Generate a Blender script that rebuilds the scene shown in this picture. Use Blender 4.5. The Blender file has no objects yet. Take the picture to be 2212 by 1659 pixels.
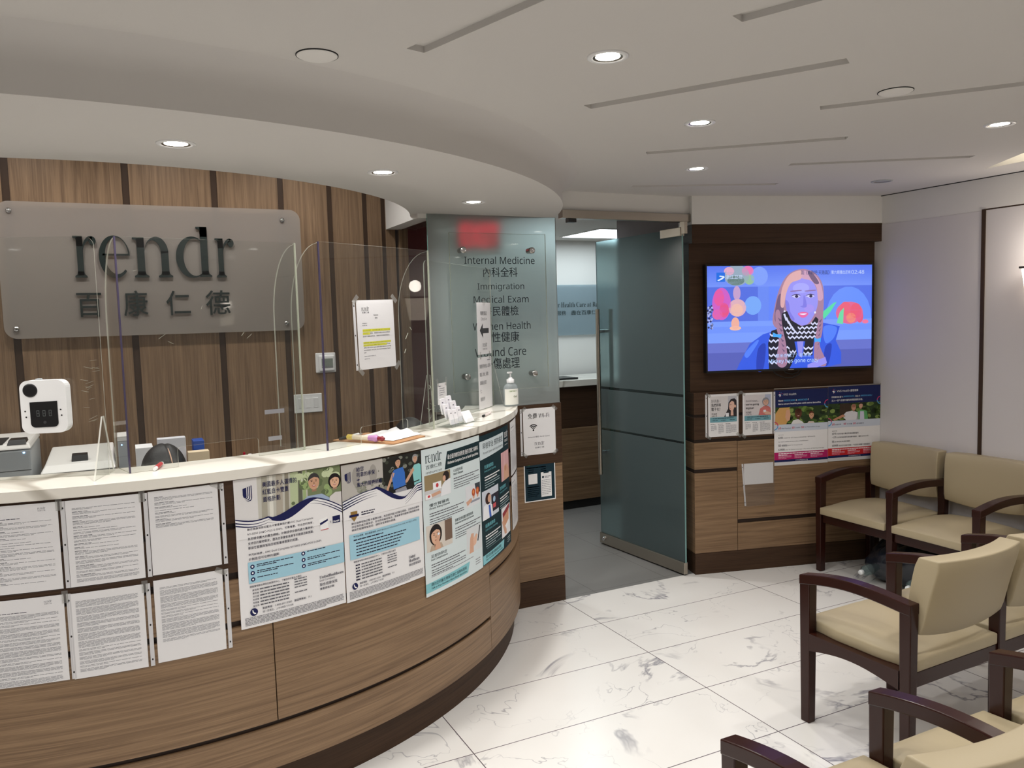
import bpy, math, random
from math import sin, cos, pi, radians, sqrt, atan2
from mathutils import Matrix, Vector
from mathutils.geometry import tessellate_polygon

scene = bpy.context.scene
COL = scene.collection
random.seed(7)

# ------------------------------------------------------------------ camera
YAW, PITCH, ROLL = radians(25.93), radians(4.70), radians(-1.65)
CAMP = Vector((0.0, 0.0, 1.737))
fwd = Vector((sin(YAW) * cos(PITCH), cos(YAW) * cos(PITCH), -sin(PITCH)))
rgt = Vector((cos(YAW), -sin(YAW), 0.0))
upv = rgt.cross(fwd)
r2 = rgt * cos(ROLL) + upv * sin(ROLL)
u2 = upv * cos(ROLL) - rgt * sin(ROLL)
cd = bpy.data.cameras.new('camera')
cd.sensor_width = 36.0
cd.lens = 36.0 * 1737.4 / 2212.0
cd.clip_start = 0.02
cam = bpy.data.objects.new('camera', cd)
mw = Matrix.Identity(4)
for i, ax in enumerate((r2, u2, -fwd)):
    for k in range(3):
        mw[k][i] = ax[k]
mw.translation = CAMP
cam.matrix_world = mw
COL.objects.link(cam)
scene.camera = cam

# ------------------------------------------------------------------ world, exposure
wd = bpy.data.worlds.new('world')
wd.use_nodes = True
wd.node_tree.nodes['Background'].inputs[0].default_value = (0.9, 0.93, 1.0, 1)
wd.node_tree.nodes['Background'].inputs[1].default_value = 0.05
scene.world = wd
vs = scene.view_settings
vs.view_transform = 'Standard'
vs.look = 'None'
vs.gamma = 1.0
vs.use_curve_mapping = False
vs.exposure = 0.0
scene.cycles.max_bounces = 8
scene.cycles.transparent_max_bounces = 20
scene.cycles.transmission_bounces = 8
scene.cycles.caustics_reflective = False
scene.cycles.caustics_refractive = False
scene.cycles.sample_clamp_indirect = 6.0
scene.cycles.use_denoising = True

LAMP_W = 36.0        # power of one ceiling downlight
LAMP_C = (1.0, 0.975, 0.945)
BACK_W = 14.0        # luminous ceiling panel of the back room

# ------------------------------------------------------------------ materials
def lin(c):
    c = c / 255.0
    return c / 12.92 if c <= 0.04045 else ((c + 0.055) / 1.055) ** 2.4

def L3(rgb):
    return (lin(rgb[0]), lin(rgb[1]), lin(rgb[2]), 1.0)

MATS = {}

def new_mat(name):
    m = bpy.data.materials.new(name)
    m.use_nodes = True
    nt = m.node_tree
    return m, nt, nt.nodes, nt.links, nt.nodes['Principled BSDF']

def M(name, rgb, rough=0.5, metal=0.0, spec=0.5, emit=None, es=1.0, bump=None):
    if name in MATS:
        return MATS[name]
    m, nt, N, K, b = new_mat(name)
    b.inputs['Base Color'].default_value = L3(rgb)
    b.inputs['Roughness'].default_value = rough
    b.inputs['Metallic'].default_value = metal
    b.inputs['Specular IOR Level'].default_value = spec
    if emit:
        b.inputs['Emission Color'].default_value = L3(emit)
        b.inputs['Emission Strength'].default_value = es
    # a little procedural unevenness in the gloss
    tc = N.new('ShaderNodeTexCoord')
    nz = N.new('ShaderNodeTexNoise')
    nz.inputs['Scale'].default_value = bump[0] if bump else 30.0
    K.new(tc.outputs['Object'], nz.inputs['Vector'])
    if bump:
        bp = N.new('ShaderNodeBump')
        bp.inputs['Strength'].default_value = bump[1]
        bp.inputs['Distance'].default_value = 0.002
        K.new(nz.outputs['Fac'], bp.inputs['Height'])
        K.new(bp.outputs['Normal'], b.inputs['Normal'])
    else:
        mr = N.new('ShaderNodeMapRange')
        mr.inputs['To Min'].default_value = max(0.0, rough - (0.008 if metal else 0.03))
        mr.inputs['To Max'].default_value = min(1.0, rough + (0.008 if metal else 0.03))
        K.new(nz.outputs['Fac'], mr.inputs['Value'])
        K.new(mr.outputs['Result'], b.inputs['Roughness'])
    MATS[name] = m
    return m

def INK(rgb):
    """printed colour on paper"""
    return M('print_%d_%d_%d' % tuple(rgb), rgb, rough=0.55, spec=0.25)

def GLOW(rgb, s=1.0):
    """lit pixels of a screen"""
    k = 'screen_%d_%d_%d' % tuple(rgb)
    if k in MATS:
        return MATS[k]
    m, nt, N, K, b = new_mat(k)
    b.inputs['Base Color'].default_value = (0.01, 0.01, 0.01, 1)
    b.inputs['Roughness'].default_value = 0.4
    b.inputs['Emission Color'].default_value = L3(rgb)
    b.inputs['Emission Strength'].default_value = s
    MATS[k] = m
    return m

def wood(name, light, mid, dark, vertical=False, rough=0.42, scale=1.0, spec=0.35):
    m, nt, N, K, b = new_mat(name)
    uv = N.new('ShaderNodeUVMap')
    mp = N.new('ShaderNodeMapping')
    mp.inputs['Scale'].default_value = (30 * scale, 0.8 * scale, 1) if vertical else (0.8 * scale, 30 * scale, 1)
    K.new(uv.outputs['UV'], mp.inputs['Vector'])
    n1 = N.new('ShaderNodeTexNoise')
    n1.inputs['Scale'].default_value = 1.6
    n1.inputs['Detail'].default_value = 6.0
    n1.inputs['Roughness'].default_value = 0.62
    n1.inputs['Distortion'].default_value = 1.3
    K.new(mp.outputs['Vector'], n1.inputs['Vector'])
    mp2 = N.new('ShaderNodeMapping')
    mp2.inputs['Scale'].default_value = (170 * scale, 1.6 * scale, 1) if vertical else (1.6 * scale, 170 * scale, 1)
    K.new(uv.outputs['UV'], mp2.inputs['Vector'])
    n2 = N.new('ShaderNodeTexNoise')
    n2.inputs['Scale'].default_value = 2.0
    n2.inputs['Detail'].default_value = 3.0
    K.new(mp2.outputs['Vector'], n2.inputs['Vector'])
    mx = N.new('ShaderNodeMix')
    mx.data_type = 'FLOAT'
    mx.inputs[0].default_value = 0.35
    K.new(n1.outputs['Fac'], mx.inputs[2])
    K.new(n2.outputs['Fac'], mx.inputs[3])
    cr = N.new('ShaderNodeValToRGB')
    e = cr.color_ramp.elements
    e[0].position, e[0].color = 0.36, L3(dark)
    e[1].position, e[1].color = 0.66, L3(light)
    x = cr.color_ramp.elements.new(0.50)
    x.color = L3(mid)
    K.new(mx.outputs[0], cr.inputs['Fac'])
    K.new(cr.outputs['Color'], b.inputs['Base Color'])
    b.inputs['Roughness'].default_value = rough
    b.inputs['Specular IOR Level'].default_value = spec
    MATS[name] = m
    return m

def math_node(N, K, op, a, b=None):
    n = N.new('ShaderNodeMath')
    n.operation = op
    for i, v in enumerate((a, b)):
        if v is None:
            continue
        if isinstance(v, (int, float)):
            n.inputs[i].default_value = v
        else:
            K.new(v, n.inputs[i])
    return n.outputs[0]

def thin_clear(name, tint=(255, 255, 255), haze=0.0, haze_col=(200, 200, 200), ior=1.49, rough=0.0, amount=1.0):
    """thin clear sheet: what is behind shows through, with a Fresnel reflection and an optional milky haze"""
    m = bpy.data.materials.new(name)
    m.use_nodes = True
    N, K = m.node_tree.nodes, m.node_tree.links
    N.clear()
    out = N.new('ShaderNodeOutputMaterial')
    tr = N.new('ShaderNodeBsdfTransparent')
    tr.inputs['Color'].default_value = L3(tint)
    gl = N.new('ShaderNodeBsdfGlossy')
    gl.inputs['Roughness'].default_value = rough
    lw = N.new('ShaderNodeLayerWeight')
    lw.inputs['Blend'].default_value = 0.5
    f0 = ((ior - 1) / (ior + 1)) ** 2
    p5 = math_node(N, K, 'POWER', lw.outputs['Facing'], 5.0)
    mul = math_node(N, K, 'MULTIPLY', math_node(N, K, 'ADD', math_node(N, K, 'MULTIPLY', p5, 1 - f0), f0), amount)
    base = tr.outputs['BSDF']
    if haze > 0:
        df = N.new('ShaderNodeBsdfDiffuse')
        df.inputs['Color'].default_value = L3(haze_col)
        tl = N.new('ShaderNodeBsdfTranslucent')
        tl.inputs['Color'].default_value = L3(haze_col)
        m0 = N.new('ShaderNodeMixShader')
        m0.inputs[0].default_value = 0.5
        K.new(df.outputs[0], m0.inputs[1])
        K.new(tl.outputs[0], m0.inputs[2])
        m1 = N.new('ShaderNodeMixShader')
        m1.inputs[0].default_value = haze
        K.new(base, m1.inputs[1])
        K.new(m0.outputs[0], m1.inputs[2])
        base = m1.outputs[0]
    m2 = N.new('ShaderNodeMixShader')
    K.new(mul, m2.inputs[0])
    K.new(base, m2.inputs[1])
    K.new(gl.outputs[0], m2.inputs[2])
    K.new(m2.outputs[0], out.inputs['Surface'])
    MATS[name] = m
    return m

def frosted(name, col, rough, trans, body):
    """acid-etched glass: blurred see-through mixed with a pale scattering body"""
    m = bpy.data.materials.new(name)
    m.use_nodes = True
    N, K = m.node_tree.nodes, m.node_tree.links
    N.clear()
    out = N.new('ShaderNodeOutputMaterial')
    rf = N.new('ShaderNodeBsdfRefraction')
    rf.inputs['Color'].default_value = L3(col)
    rf.inputs['Roughness'].default_value = rough
    rf.inputs['IOR'].default_value = 1.45
    df = N.new('ShaderNodeBsdfDiffuse')
    df.inputs['Color'].default_value = L3(body)
    tl = N.new('ShaderNodeBsdfTranslucent')
    tl.inputs['Color'].default_value = L3(body)
    m0 = N.new('ShaderNodeMixShader')
    m0.inputs[0].default_value = 0.5
    K.new(df.outputs[0], m0.inputs[1])
    K.new(tl.outputs[0], m0.inputs[2])
    m1 = N.new('ShaderNodeMixShader')
    m1.inputs[0].default_value = trans
    K.new(m0.outputs[0], m1.inputs[1])
    K.new(rf.outputs[0], m1.inputs[2])
    gl = N.new('ShaderNodeBsdfGlossy')
    gl.inputs['Roughness'].default_value = 0.03
    fr = N.new('ShaderNodeFresnel')
    fr.inputs['IOR'].default_value = 1.5
    m2 = N.new('ShaderNodeMixShader')
    K.new(fr.outputs['Fac'], m2.inputs[0])
    K.new(m1.outputs[0], m2.inputs[1])
    K.new(gl.outputs[0], m2.inputs[2])
    K.new(m2.outputs[0], out.inputs['Surface'])
    MATS[name] = m
    return m

def tile_mat(name, ox, oy, sx, sy, base, base2, grout, gw, rough, veins=False):
    m, nt, N, K, b = new_mat(name)
    tc = N.new('ShaderNodeTexCoord')
    sp = N.new('ShaderNodeSeparateXYZ')
    K.new(tc.outputs['Object'], sp.inputs[0])
    fx = math_node(N, K, 'DIVIDE', math_node(N, K, 'SUBTRACT', sp.outputs[0], ox), sx)
    fy = math_node(N, K, 'DIVIDE', math_node(N, K, 'SUBTRACT', sp.outputs[1], oy), sy)
    def edge(f, s):
        fr = math_node(N, K, 'FRACT', f)
        d = math_node(N, K, 'MINIMUM', fr, math_node(N, K, 'SUBTRACT', 1.0, fr))
        return math_node(N, K, 'LESS_THAN', math_node(N, K, 'MULTIPLY', d, s), gw / 2)
    g = math_node(N, K, 'MAXIMUM', edge(fx, sx), edge(fy, sy))
    cb = N.new('ShaderNodeCombineXYZ')
    K.new(math_node(N, K, 'FLOOR', fx), cb.inputs[0])
    K.new(math_node(N, K, 'FLOOR', fy), cb.inputs[1])
    wn = N.new('ShaderNodeTexWhiteNoise')
    wn.noise_dimensions = '3D'
    K.new(cb.outputs[0], wn.inputs['Vector'])
    nz = N.new('ShaderNodeTexNoise')
    nz.inputs['Scale'].default_value = 2.2
    nz.inputs['Detail'].default_value = 4
    K.new(tc.outputs['Object'], nz.inputs['Vector'])
    mixc = N.new('ShaderNodeMix')
    mixc.data_type = 'RGBA'
    K.new(nz.outputs['Fac'], mixc.inputs[0])
    mixc.inputs[6].default_value = L3(base)
    mixc.inputs[7].default_value = L3(base2)
    colr = mixc.outputs[2]
    if veins:
        # each tile shows its own piece of the stone
        sc = N.new('ShaderNodeVectorMath')
        sc.operation = 'SCALE'
        sc.inputs['Scale'].default_value = 17.0
        K.new(wn.outputs['Color'], sc.inputs[0])
        ad = N.new('ShaderNodeVectorMath')
        ad.operation = 'ADD'
        K.new(tc.outputs['Object'], ad.inputs[0])
        K.new(sc.outputs[0], ad.inputs[1])
        def vein(scale, width, dist, detail):
            n = N.new('ShaderNodeTexNoise')
            n.inputs['Scale'].default_value = scale
            n.inputs['Detail'].default_value = detail
            n.inputs['Roughness'].default_value = 0.58
            n.inputs['Distortion'].default_value = dist
            K.new(ad.outputs[0], n.inputs['Vector'])
            a = math_node(N, K, 'ABSOLUTE', math_node(N, K, 'SUBTRACT', n.outputs['Fac'], 0.5))
            mr = N.new('ShaderNodeMapRange')
            mr.inputs['From Min'].default_value = 0.0
            mr.inputs['From Max'].default_value = width
            mr.inputs['To Min'].default_value = 1.0
            mr.inputs['To Max'].default_value = 0.0
            K.new(a, mr.inputs['Value'])
            return mr.outputs['Result']
        msk = N.new('ShaderNodeTexNoise')
        msk.inputs['Scale'].default_value = 2.4
        msk.inputs['Detail'].default_value = 2
        K.new(ad.outputs[0], msk.inputs['Vector'])
        mk = N.new('ShaderNodeMapRange')
        mk.inputs['From Min'].default_value = 0.50
        mk.inputs['From Max'].default_value = 0.62
        K.new(msk.outputs['Fac'], mk.inputs['Value'])
        mk2 = N.new('ShaderNodeMapRange')
        mk2.inputs['From Min'].default_value = 0.54
        mk2.inputs['From Max'].default_value = 0.34
        K.new(msk.outputs['Fac'], mk2.inputs['Value'])
        v = math_node(N, K, 'MAXIMUM',
                      math_node(N, K, 'MULTIPLY', vein(1.25, 0.017, 0.7, 6), mk.outputs['Result']),
                      math_node(N, K, 'MULTIPLY', math_node(N, K, 'MULTIPLY', vein(2.6, 0.006, 0.6, 4), mk2.outputs['Result']), 0.75))
        mv = N.new('ShaderNodeMix')
        mv.data_type = 'RGBA'
        K.new(math_node(N, K, 'MULTIPLY', v, 0.92), mv.inputs[0])
        K.new(colr, mv.inputs[6])
        mv.inputs[7].default_value = L3((138, 136, 144))
        colr = mv.outputs[2]
    mg = N.new('ShaderNodeMix')
    mg.data_type = 'RGBA'
    K.new(g, mg.inputs[0])
    K.new(colr, mg.inputs[6])
    mg.inputs[7].default_value = L3(grout)
    K.new(mg.outputs[2], b.inputs['Base Color'])
    b.inputs['Roughness'].default_value = rough
    b.inputs['Specular IOR Level'].default_value = 0.45
    MATS[name] = m
    return m

def stone(name):
    m, nt, N, K, b = new_mat(name)
    tc = N.new('ShaderNodeTexCoord')
    n = N.new('ShaderNodeTexNoise')
    n.inputs['Scale'].default_value = 0.95
    n.inputs['Detail'].default_value = 2.5
    n.inputs['Distortion'].default_value = 1.8
    K.new(tc.outputs['Object'], n.inputs['Vector'])
    a = math_node(N, K, 'ABSOLUTE', math_node(N, K, 'SUBTRACT', n.outputs['Fac'], 0.52))
    cr = N.new('ShaderNodeValToRGB')
    e = cr.color_ramp.elements
    e[0].position, e[0].color = 0.006, L3((186, 180, 168))
    e[1].position, e[1].color = 0.030, L3((232, 228, 218))
    K.new(a, cr.inputs['Fac'])
    K.new(cr.outputs['Color'], b.inputs['Base Color'])
    b.inputs['Roughness'].default_value = 0.16
    MATS[name] = m
    return m

WHITE = M('white_paint', (222, 220, 216), 0.75, spec=0.2, bump=(90, 0.03))
CEIL = M('ceiling_paint', (204, 201, 197), 0.85, spec=0.15, bump=(90, 0.03))
WALLV = M('grey_wall_vinyl', (212, 208, 208), 0.6, spec=0.3, bump=(160, 0.08))
WOODH = wood('walnut_laminate', (148, 121, 92), (128, 102, 76), (102, 79, 57))
WOODV = wood('walnut_laminate_upright', (146, 120, 94), (126, 102, 79), (102, 81, 62), vertical=True)
DARKH = wood('dark_walnut', (74, 54, 38), (66, 47, 33), (54, 38, 26), rough=0.55, spec=0.22)
DARKS = M('dark_strip', (62, 46, 34), 0.45, spec=0.3)
GROOVE = M('groove_brown', (44, 28, 18), 0.6)  # dark carcass timber exposed between the panels
MARBLE = tile_mat('marble_floor_tile', 2.352, 3.777, 1.175, 0.455, (234, 232, 228), (226, 223, 218), (92, 82, 86), 0.0042, 0.22, veins=True)
GREYT = tile_mat('grey_floor_tile', 2.60, 4.855, 0.55, 0.60, (128, 127, 124), (120, 119, 117), (84, 82, 80), 0.004, 0.35)
QUARTZ = stone('quartz_counter')
NICKEL = M('brushed_nickel', (176, 168, 156), 0.28, metal=1.0)
CHROME = M('polished_steel', (205, 205, 205), 0.12, metal=1.0)
BLACK = M('black_plastic', (18, 18, 19), 0.35)
BLACKM = M('black_matt', (22, 21, 21), 0.7)
PLASTIC = M('white_plastic', (226, 226, 226), 0.35)
PLASTICG = M('grey_plastic', (168, 172, 174), 0.4)
PAPER = M('white_paper', (232, 231, 232), 0.7, spec=0.2)
ACRYL = thin_clear('clear_acrylic', (250, 251, 250), haze=0.006, haze_col=(225, 225, 225), amount=0.5)
EDGE = thin_clear('acrylic_polished_edge', (235, 240, 235), haze=0.42, haze_col=(236, 236, 222))
EDGEV = thin_clear('acrylic_violet_edge', (170, 164, 186), haze=0.5, haze_col=(112, 104, 134))
EDGEW = thin_clear('white_worn_edge', (240, 240, 236), haze=0.8, haze_col=(242, 241, 234))
FILM = thin_clear('plastic_sleeve_film', (254, 254, 254), haze=0.02, haze_col=(230, 230, 230), rough=0.12, amount=0.4)
TAPE = thin_clear('clear_tape', (235, 235, 232), haze=0.30, haze_col=(215, 215, 212), rough=0.2, amount=0.6)
TAPEG = thin_clear('grey_tape', (200, 200, 202), haze=0.72, haze_col=(190, 190, 196), rough=0.3)
SIGNAC = thin_clear('frosted_sign_acrylic', (225, 228, 230), haze=0.46, haze_col=(222, 212, 204), rough=0.04, amount=0.8)
FROST = frosted('frosted_partition_glass', (234, 241, 241), 0.42, 0.42, (206, 213, 211))
FROSTD = frosted('frosted_door_glass', (192, 214, 216), 0.20, 0.55, (138, 160, 162))
def back_face(name, col):
    m = bpy.data.materials.new(name)
    m.use_nodes = True
    N, K = m.node_tree.nodes, m.node_tree.links
    N.clear()
    out = N.new('ShaderNodeOutputMaterial')
    rf = N.new('ShaderNodeBsdfRefraction')
    rf.inputs['Color'].default_value = L3(col)
    rf.inputs['Roughness'].default_value = 0.0
    rf.inputs['IOR'].default_value = 1.45
    K.new(rf.outputs[0], out.inputs['Surface'])
    MATS[name] = m
    return m
GLASSB = back_face('smooth_glass_back', (240, 250, 250))
CLEARG = thin_clear('clear_door_glass', (190, 214, 214))
GLASSE = M('green_glass_edge', (120, 160, 158), 0.2)
VINYL = M('tan_vinyl', (174, 160, 131), 0.42, spec=0.4, bump=(240, 0.06))
MAHOG = M('mahogany_stain', (46, 20, 14), 0.24, spec=0.32)
SIGNTXT = M('sign_lettering_green_black', (24, 36, 34), 0.4)
LENS = M('lamp_lens', (255, 255, 255), 0.4, emit=(255, 250, 240), es=18.0)
HAIR = M('black_hair', (12, 11, 12), 0.5, bump=(220, 0.5))
SKIN = M('skin', (205, 165, 140), 0.5)
SHIRT = M('navy_scrub_top', (46, 56, 82), 0.8)
REDW = M('dark_red_paint', (92, 22, 20), 0.5)
BROWNW = M('brown_corridor_paint', (108, 98, 98), 0.6)

# ------------------------------------------------------------------ mesh builder
class MB:
    def __init__(s):
        s.v, s.f, s.m, s.uv, s.sm, s.mats = [], [], [], [], [], []
    def mi(s, mat):
        if mat not in s.mats:
            s.mats.append(mat)
        return s.mats.index(mat)
    def add(s, verts, faces, mat, uvs=None, smooth=False):
        b = len(s.v)
        s.v.extend([tuple(p) for p in verts])
        k = s.mi(mat)
        for i, f in enumerate(faces):
            s.f.append(tuple(b + j for j in f))
            s.m.append(k)
            s.sm.append(smooth)
            s.uv.append(uvs[i] if uvs else None)
        return s
    def hexa(s, P, mat, faces=None):
        """eight corners: bottom ring 0-3, top ring 4-7"""
        F = [(0, 3, 2, 1), (4, 5, 6, 7), (0, 1, 5, 4), (1, 2, 6, 5), (2, 3, 7, 6), (3, 0, 4, 7)]
        P = [Vector(p) for p in P]
        uvs = []
        for f in F:
            o = P[f[0]]
            a = [P[j] for j in f]
            nrm = (a[1] - a[0]).cross(a[2] - a[0])
            if abs(nrm.z) > 0.7 * nrm.length:
                uvs.append([(p.x, p.y) for p in a])
            else:
                h = Vector((nrm.y, -nrm.x, 0))
                h = h.normalized() if h.length > 1e-9 else Vector((1, 0, 0))
                uvs.append([(p.dot(h), p.z) for p in a])
        return s.add(P, F, mat, uvs)
    def box(s, x0, x1, y0, y1, z0, z1, mat):
        return s.hexa([(x0, y0, z0), (x1, y0, z0), (x1, y1, z0), (x0, y1, z0),
                       (x0, y0, z1), (x1, y0, z1), (x1, y1, z1), (x0, y1, z1)], mat)
    def slab(s, p, q, t, z0, z1, mat, back=True):
        """upright board over the ground line p-q, thickness t to the left of p->q"""
        p, q = Vector(p), Vector(q)
        d = (q - p).normalized()
        n = Vector((-d.y, d.x)) * t
        A = [p, q, q + n, p + n]
        if t < 0:
            A = [p, p + n, q + n, q]
        return s.hexa([(a.x, a.y, z0) for a in A] + [(a.x, a.y, z1) for a in A], mat)
    def bar(s, a, b, w, h, mat, up=(0, 0, 1)):
        a, b = Vector(a), Vector(b)
        d = (b - a).normalized()
        up = Vector(up)
        x = d.cross(up)
        x = x.normalized() if x.length > 1e-6 else Vector((1, 0, 0))
        y = x.cross(d)
        R = [x * i * w / 2 + y * j * h / 2 for i, j in ((-1, -1), (1, -1), (1, 1), (-1, 1))]
        P = [a + r for r in R] + [b + r for r in R]
        return s.add(P, [(0, 1, 2, 3), (7, 6, 5, 4), (1, 0, 4, 5), (2, 1, 5, 6), (3, 2, 6, 7), (0, 3, 7, 4)], mat)
    def tube(s, path, r, mat, n=12, caps=True):
        path = [Vector(p) for p in path]
        rs = r if isinstance(r, (list, tuple)) else [r] * len(path)
        V, F = [], []
        t0 = (path[1] - path[0]).normalized()
        ref = Vector((0, 0, 1)) if abs(t0.z) < 0.9 else Vector((1, 0, 0))
        for i, p in enumerate(path):
            t = (path[min(i + 1, len(path) - 1)] - path[max(i - 1, 0)]).normalized()
            x = t.cross(ref).normalized()
            y = x.cross(t)
            for k in range(n):
                a = 2 * pi * k / n
                V.append(p + (x * cos(a) + y * sin(a)) * rs[i])
        for i in range(len(path) - 1):
            for k in range(n):
                F.append((i * n + k, (i + 1) * n + k, (i + 1) * n + (k + 1) % n, i * n + (k + 1) % n))
        s.add(V, F, mat, smooth=True)
        if caps:
            s.add(V[:n], [tuple(range(n))], mat)
            s.add(V[-n:], [tuple(range(n - 1, -1, -1))], mat)
        return s
    def lathe(s, prof, mat, o=(0, 0, 0), ax=(0, 0, 1), n=32, smooth=True):
        """profile (radius, height) turned about the axis through o"""
        o, ax = Vector(o), Vector(ax).normalized()
        x = ax.orthogonal().normalized()
        y = ax.cross(x)
        V, F = [], []
        for r, h in prof:
            for k in range(n):
                a = 2 * pi * k / n
                V.append(o + ax * h + (x * cos(a) + y * sin(a)) * r)
        for i in range(len(prof) - 1):
            for k in range(n):
                F.append((i * n + k, i * n + (k + 1) % n, (i + 1) * n + (k + 1) % n, (i + 1) * n + k))
        return s.add(V, F, mat, smooth=smooth)
    def prism(s, poly, mat, z0, z1, fn=None, cap=True, side=None):
        """extrude a 2-D outline; fn(x, y, z) -> point"""
        fn = fn or (lambda x, y, z: (x, y, z))
        n = len(poly)
        V = [fn(x, y, z0) for x, y in poly] + [fn(x, y, z1) for x, y in poly]
        if cap:
            T = tessellate_polygon([[Vector((x, y, 0)) for x, y in poly]])
            s.add(V, [tuple(t) for t in T] + [tuple(n + j for j in reversed(t)) for t in T], mat)
        s.add(V, [(i, (i + 1) % n, n + (i + 1) % n, n + i) for i in range(n)], side or mat)
        return s
    def ring(s, c, R0, R1, z0, z1, a0, a1, mat, n=48, top=None):
        """solid arc: angle measured from the direction facing the camera side (-y), growing towards +x; uv in metres"""
        def P(R, a, z):
            return (c[0] + R * sin(a), c[1] - R * cos(a), z)
        A = [a0 + (a1 - a0) * i / n for i in range(n + 1)]
        V = []
        for a in A:
            V += [P(R1, a, z0), P(R1, a, z1), P(R0, a, z1), P(R0, a, z0)]
        F, U, Ft, Ut = [], [], [], []
        for i in range(n):
            b, d = 4 * i, 4 * (i + 1)
            u0, u1 = A[i] * R1, A[i + 1] * R1
            F += [(b, d, d + 1, b + 1), (b + 2, d + 2, d + 3, b + 3), (b + 3, d + 3, d, b)]
            U += [[(u0, z0), (u1, z0), (u1, z1), (u0, z1)], [(u0, z1), (u1, z1), (u1, z0), (u0, z0)], [(u0, R0), (u1, R0), (u1, R1), (u0, R1)]]
            Ft.append((b + 1, d + 1, d + 2, b + 2))
            Ut.append([(u0, R1), (u1, R1), (u1, R0), (u0, R0)])
        F += [(0, 1, 2, 3), tuple(4 * n + k for k in (3, 2, 1, 0))]
        U += [[(R1, z0), (R1, z1), (R0, z1), (R0, z0)], [(R0, z0), (R0, z1), (R1, z1), (R1, z0)]]
        s.add(V, F, mat, U)
        return s.add(V, Ft, top or mat, Ut)
    def build(s, name, parent=None, bevel=0.0, seg=2, subsurf=0, merge=False):
        me = bpy.data.meshes.new(name)
        off = Vector((0, 0, 0))
        if parent is not None:
            q = parent
            while q is not None:
                off += q.location
                q = q.parent
        me.from_pydata([tuple(Vector(p) - off) for p in s.v], [], s.f)
        for m in s.mats:
            me.materials.append(m)
        me.polygons.foreach_set('material_index', s.m)
        me.polygons.foreach_set('use_smooth', s.sm)
        if any(u is not None for u in s.uv):
            lay = me.uv_layers.new(name='UVMap')
            flat = []
            for f, u in zip(s.f, s.uv):
                for j in range(len(f)):
                    flat += list(u[j]) if u else [0.0, 0.0]
            lay.data.foreach_set('uv', flat)
        me.update()
        o = bpy.data.objects.new(name, me)
        COL.objects.link(o)
        if parent is not None:
            o.parent = parent
        if merge:
            w = o.modifiers.new('weld', 'WELD')
            w.merge_threshold = 0.0002
        if bevel > 0:
            bv = o.modifiers.new('bevel', 'BEVEL')
            bv.width = bevel
            bv.segments = seg
            bv.limit_method = 'ANGLE'
            bv.angle_limit = radians(40)
        if subsurf:
            ss = o.modifiers.new('subsurf', 'SUBSURF')
            ss.levels = ss.render_levels = subsurf
        return o

def thing(name, label, cat, loc=(0, 0, 0), rot=0.0, group=None):
    o = bpy.data.objects.new(name, None)
    o.location = loc
    o.rotation_euler = (0, 0, rot)
    o.empty_display_size = 0.05
    COL.objects.link(o)
    return tag(o, label, cat, group)

def tag(o, label, cat, group=None):
    o['label'] = label
    o['category'] = cat
    if group:
        o['group'] = group
    return o

def structure(o):
    o['kind'] = 'structure'
    return o

def sroot(name, loc=(0, 0, 0)):
    o = bpy.data.objects.new(name, None)
    o.location = loc
    COL.objects.link(o)
    return structure(o)

def dup(root, loc, rot=None, label=None):
    r = root.copy()
    COL.objects.link(r)
    r.location = loc
    if rot is not None:
        r.rotation_euler = (0, 0, rot)
    if label:
        r['label'] = label
    for ch in list(root.children):
        c = ch.copy()
        COL.objects.link(c)
        c.parent = r
        for g in list(ch.children):
            d = g.copy()
            COL.objects.link(d)
            d.parent = c
    return r

# ------------------------------------------------------------------ lettering
_tc = bpy.data.curves.new('lettering_tool', 'FONT')
_to = bpy.data.objects.new('lettering_tool', _tc)
_cache = {}

def _style(s, f):
    if f == 'plain':
        return s
    up, lo, dg = {'serif': (0x1D400, 0x1D41A, 0x1D7CE), 'sans': (0x1D5A0, 0x1D5BA, 0x1D7E2), 'bold': (0x1D5D4, 0x1D5EE, 0x1D7EC)}[f]
    r = ''
    for ch in s:
        if 'A' <= ch <= 'Z':
            r += chr(up + ord(ch) - 65)
        elif 'a' <= ch <= 'z':
            r += chr(lo + ord(ch) - 97)
        elif '0' <= ch <= '9':
            r += chr(dg + ord(ch) - 48)
        else:
            r += ch
    return r

def glyphs(s, font='sans', weight=0.0, res=2):
    """triangles of a line of text: verts (2-D), faces, bounds"""
    weight = max(-0.012, min(weight, 0.012 if s.isascii() else 0.004))
    k = (s, font, weight, res)
    if k in _cache:
        return _cache[k]
    if _to.name not in COL.objects:
        COL.objects.link(_to)
    _tc.body = _style(s, font)
    _tc.size = 1.0
    _tc.offset = weight
    _tc.resolution_u = res
    dg = bpy.context.evaluated_depsgraph_get()
    dg.update()
    me = bpy.data.meshes.new_from_object(_to.evaluated_get(dg))
    V = [(v.co.x, v.co.y) for v in me.vertices]
    F = [tuple(p.vertices) for p in me.polygons]
    bpy.data.meshes.remove(me)
    if not V:
        V, F = [(0, 0), (0.1, 0), (0, 0.1)], []
    xs, ys = [p[0] for p in V], [p[1] for p in V]
    _cache[k] = (V, F, (min(xs), min(ys), max(xs), max(ys)))
    return _cache[k]

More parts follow.
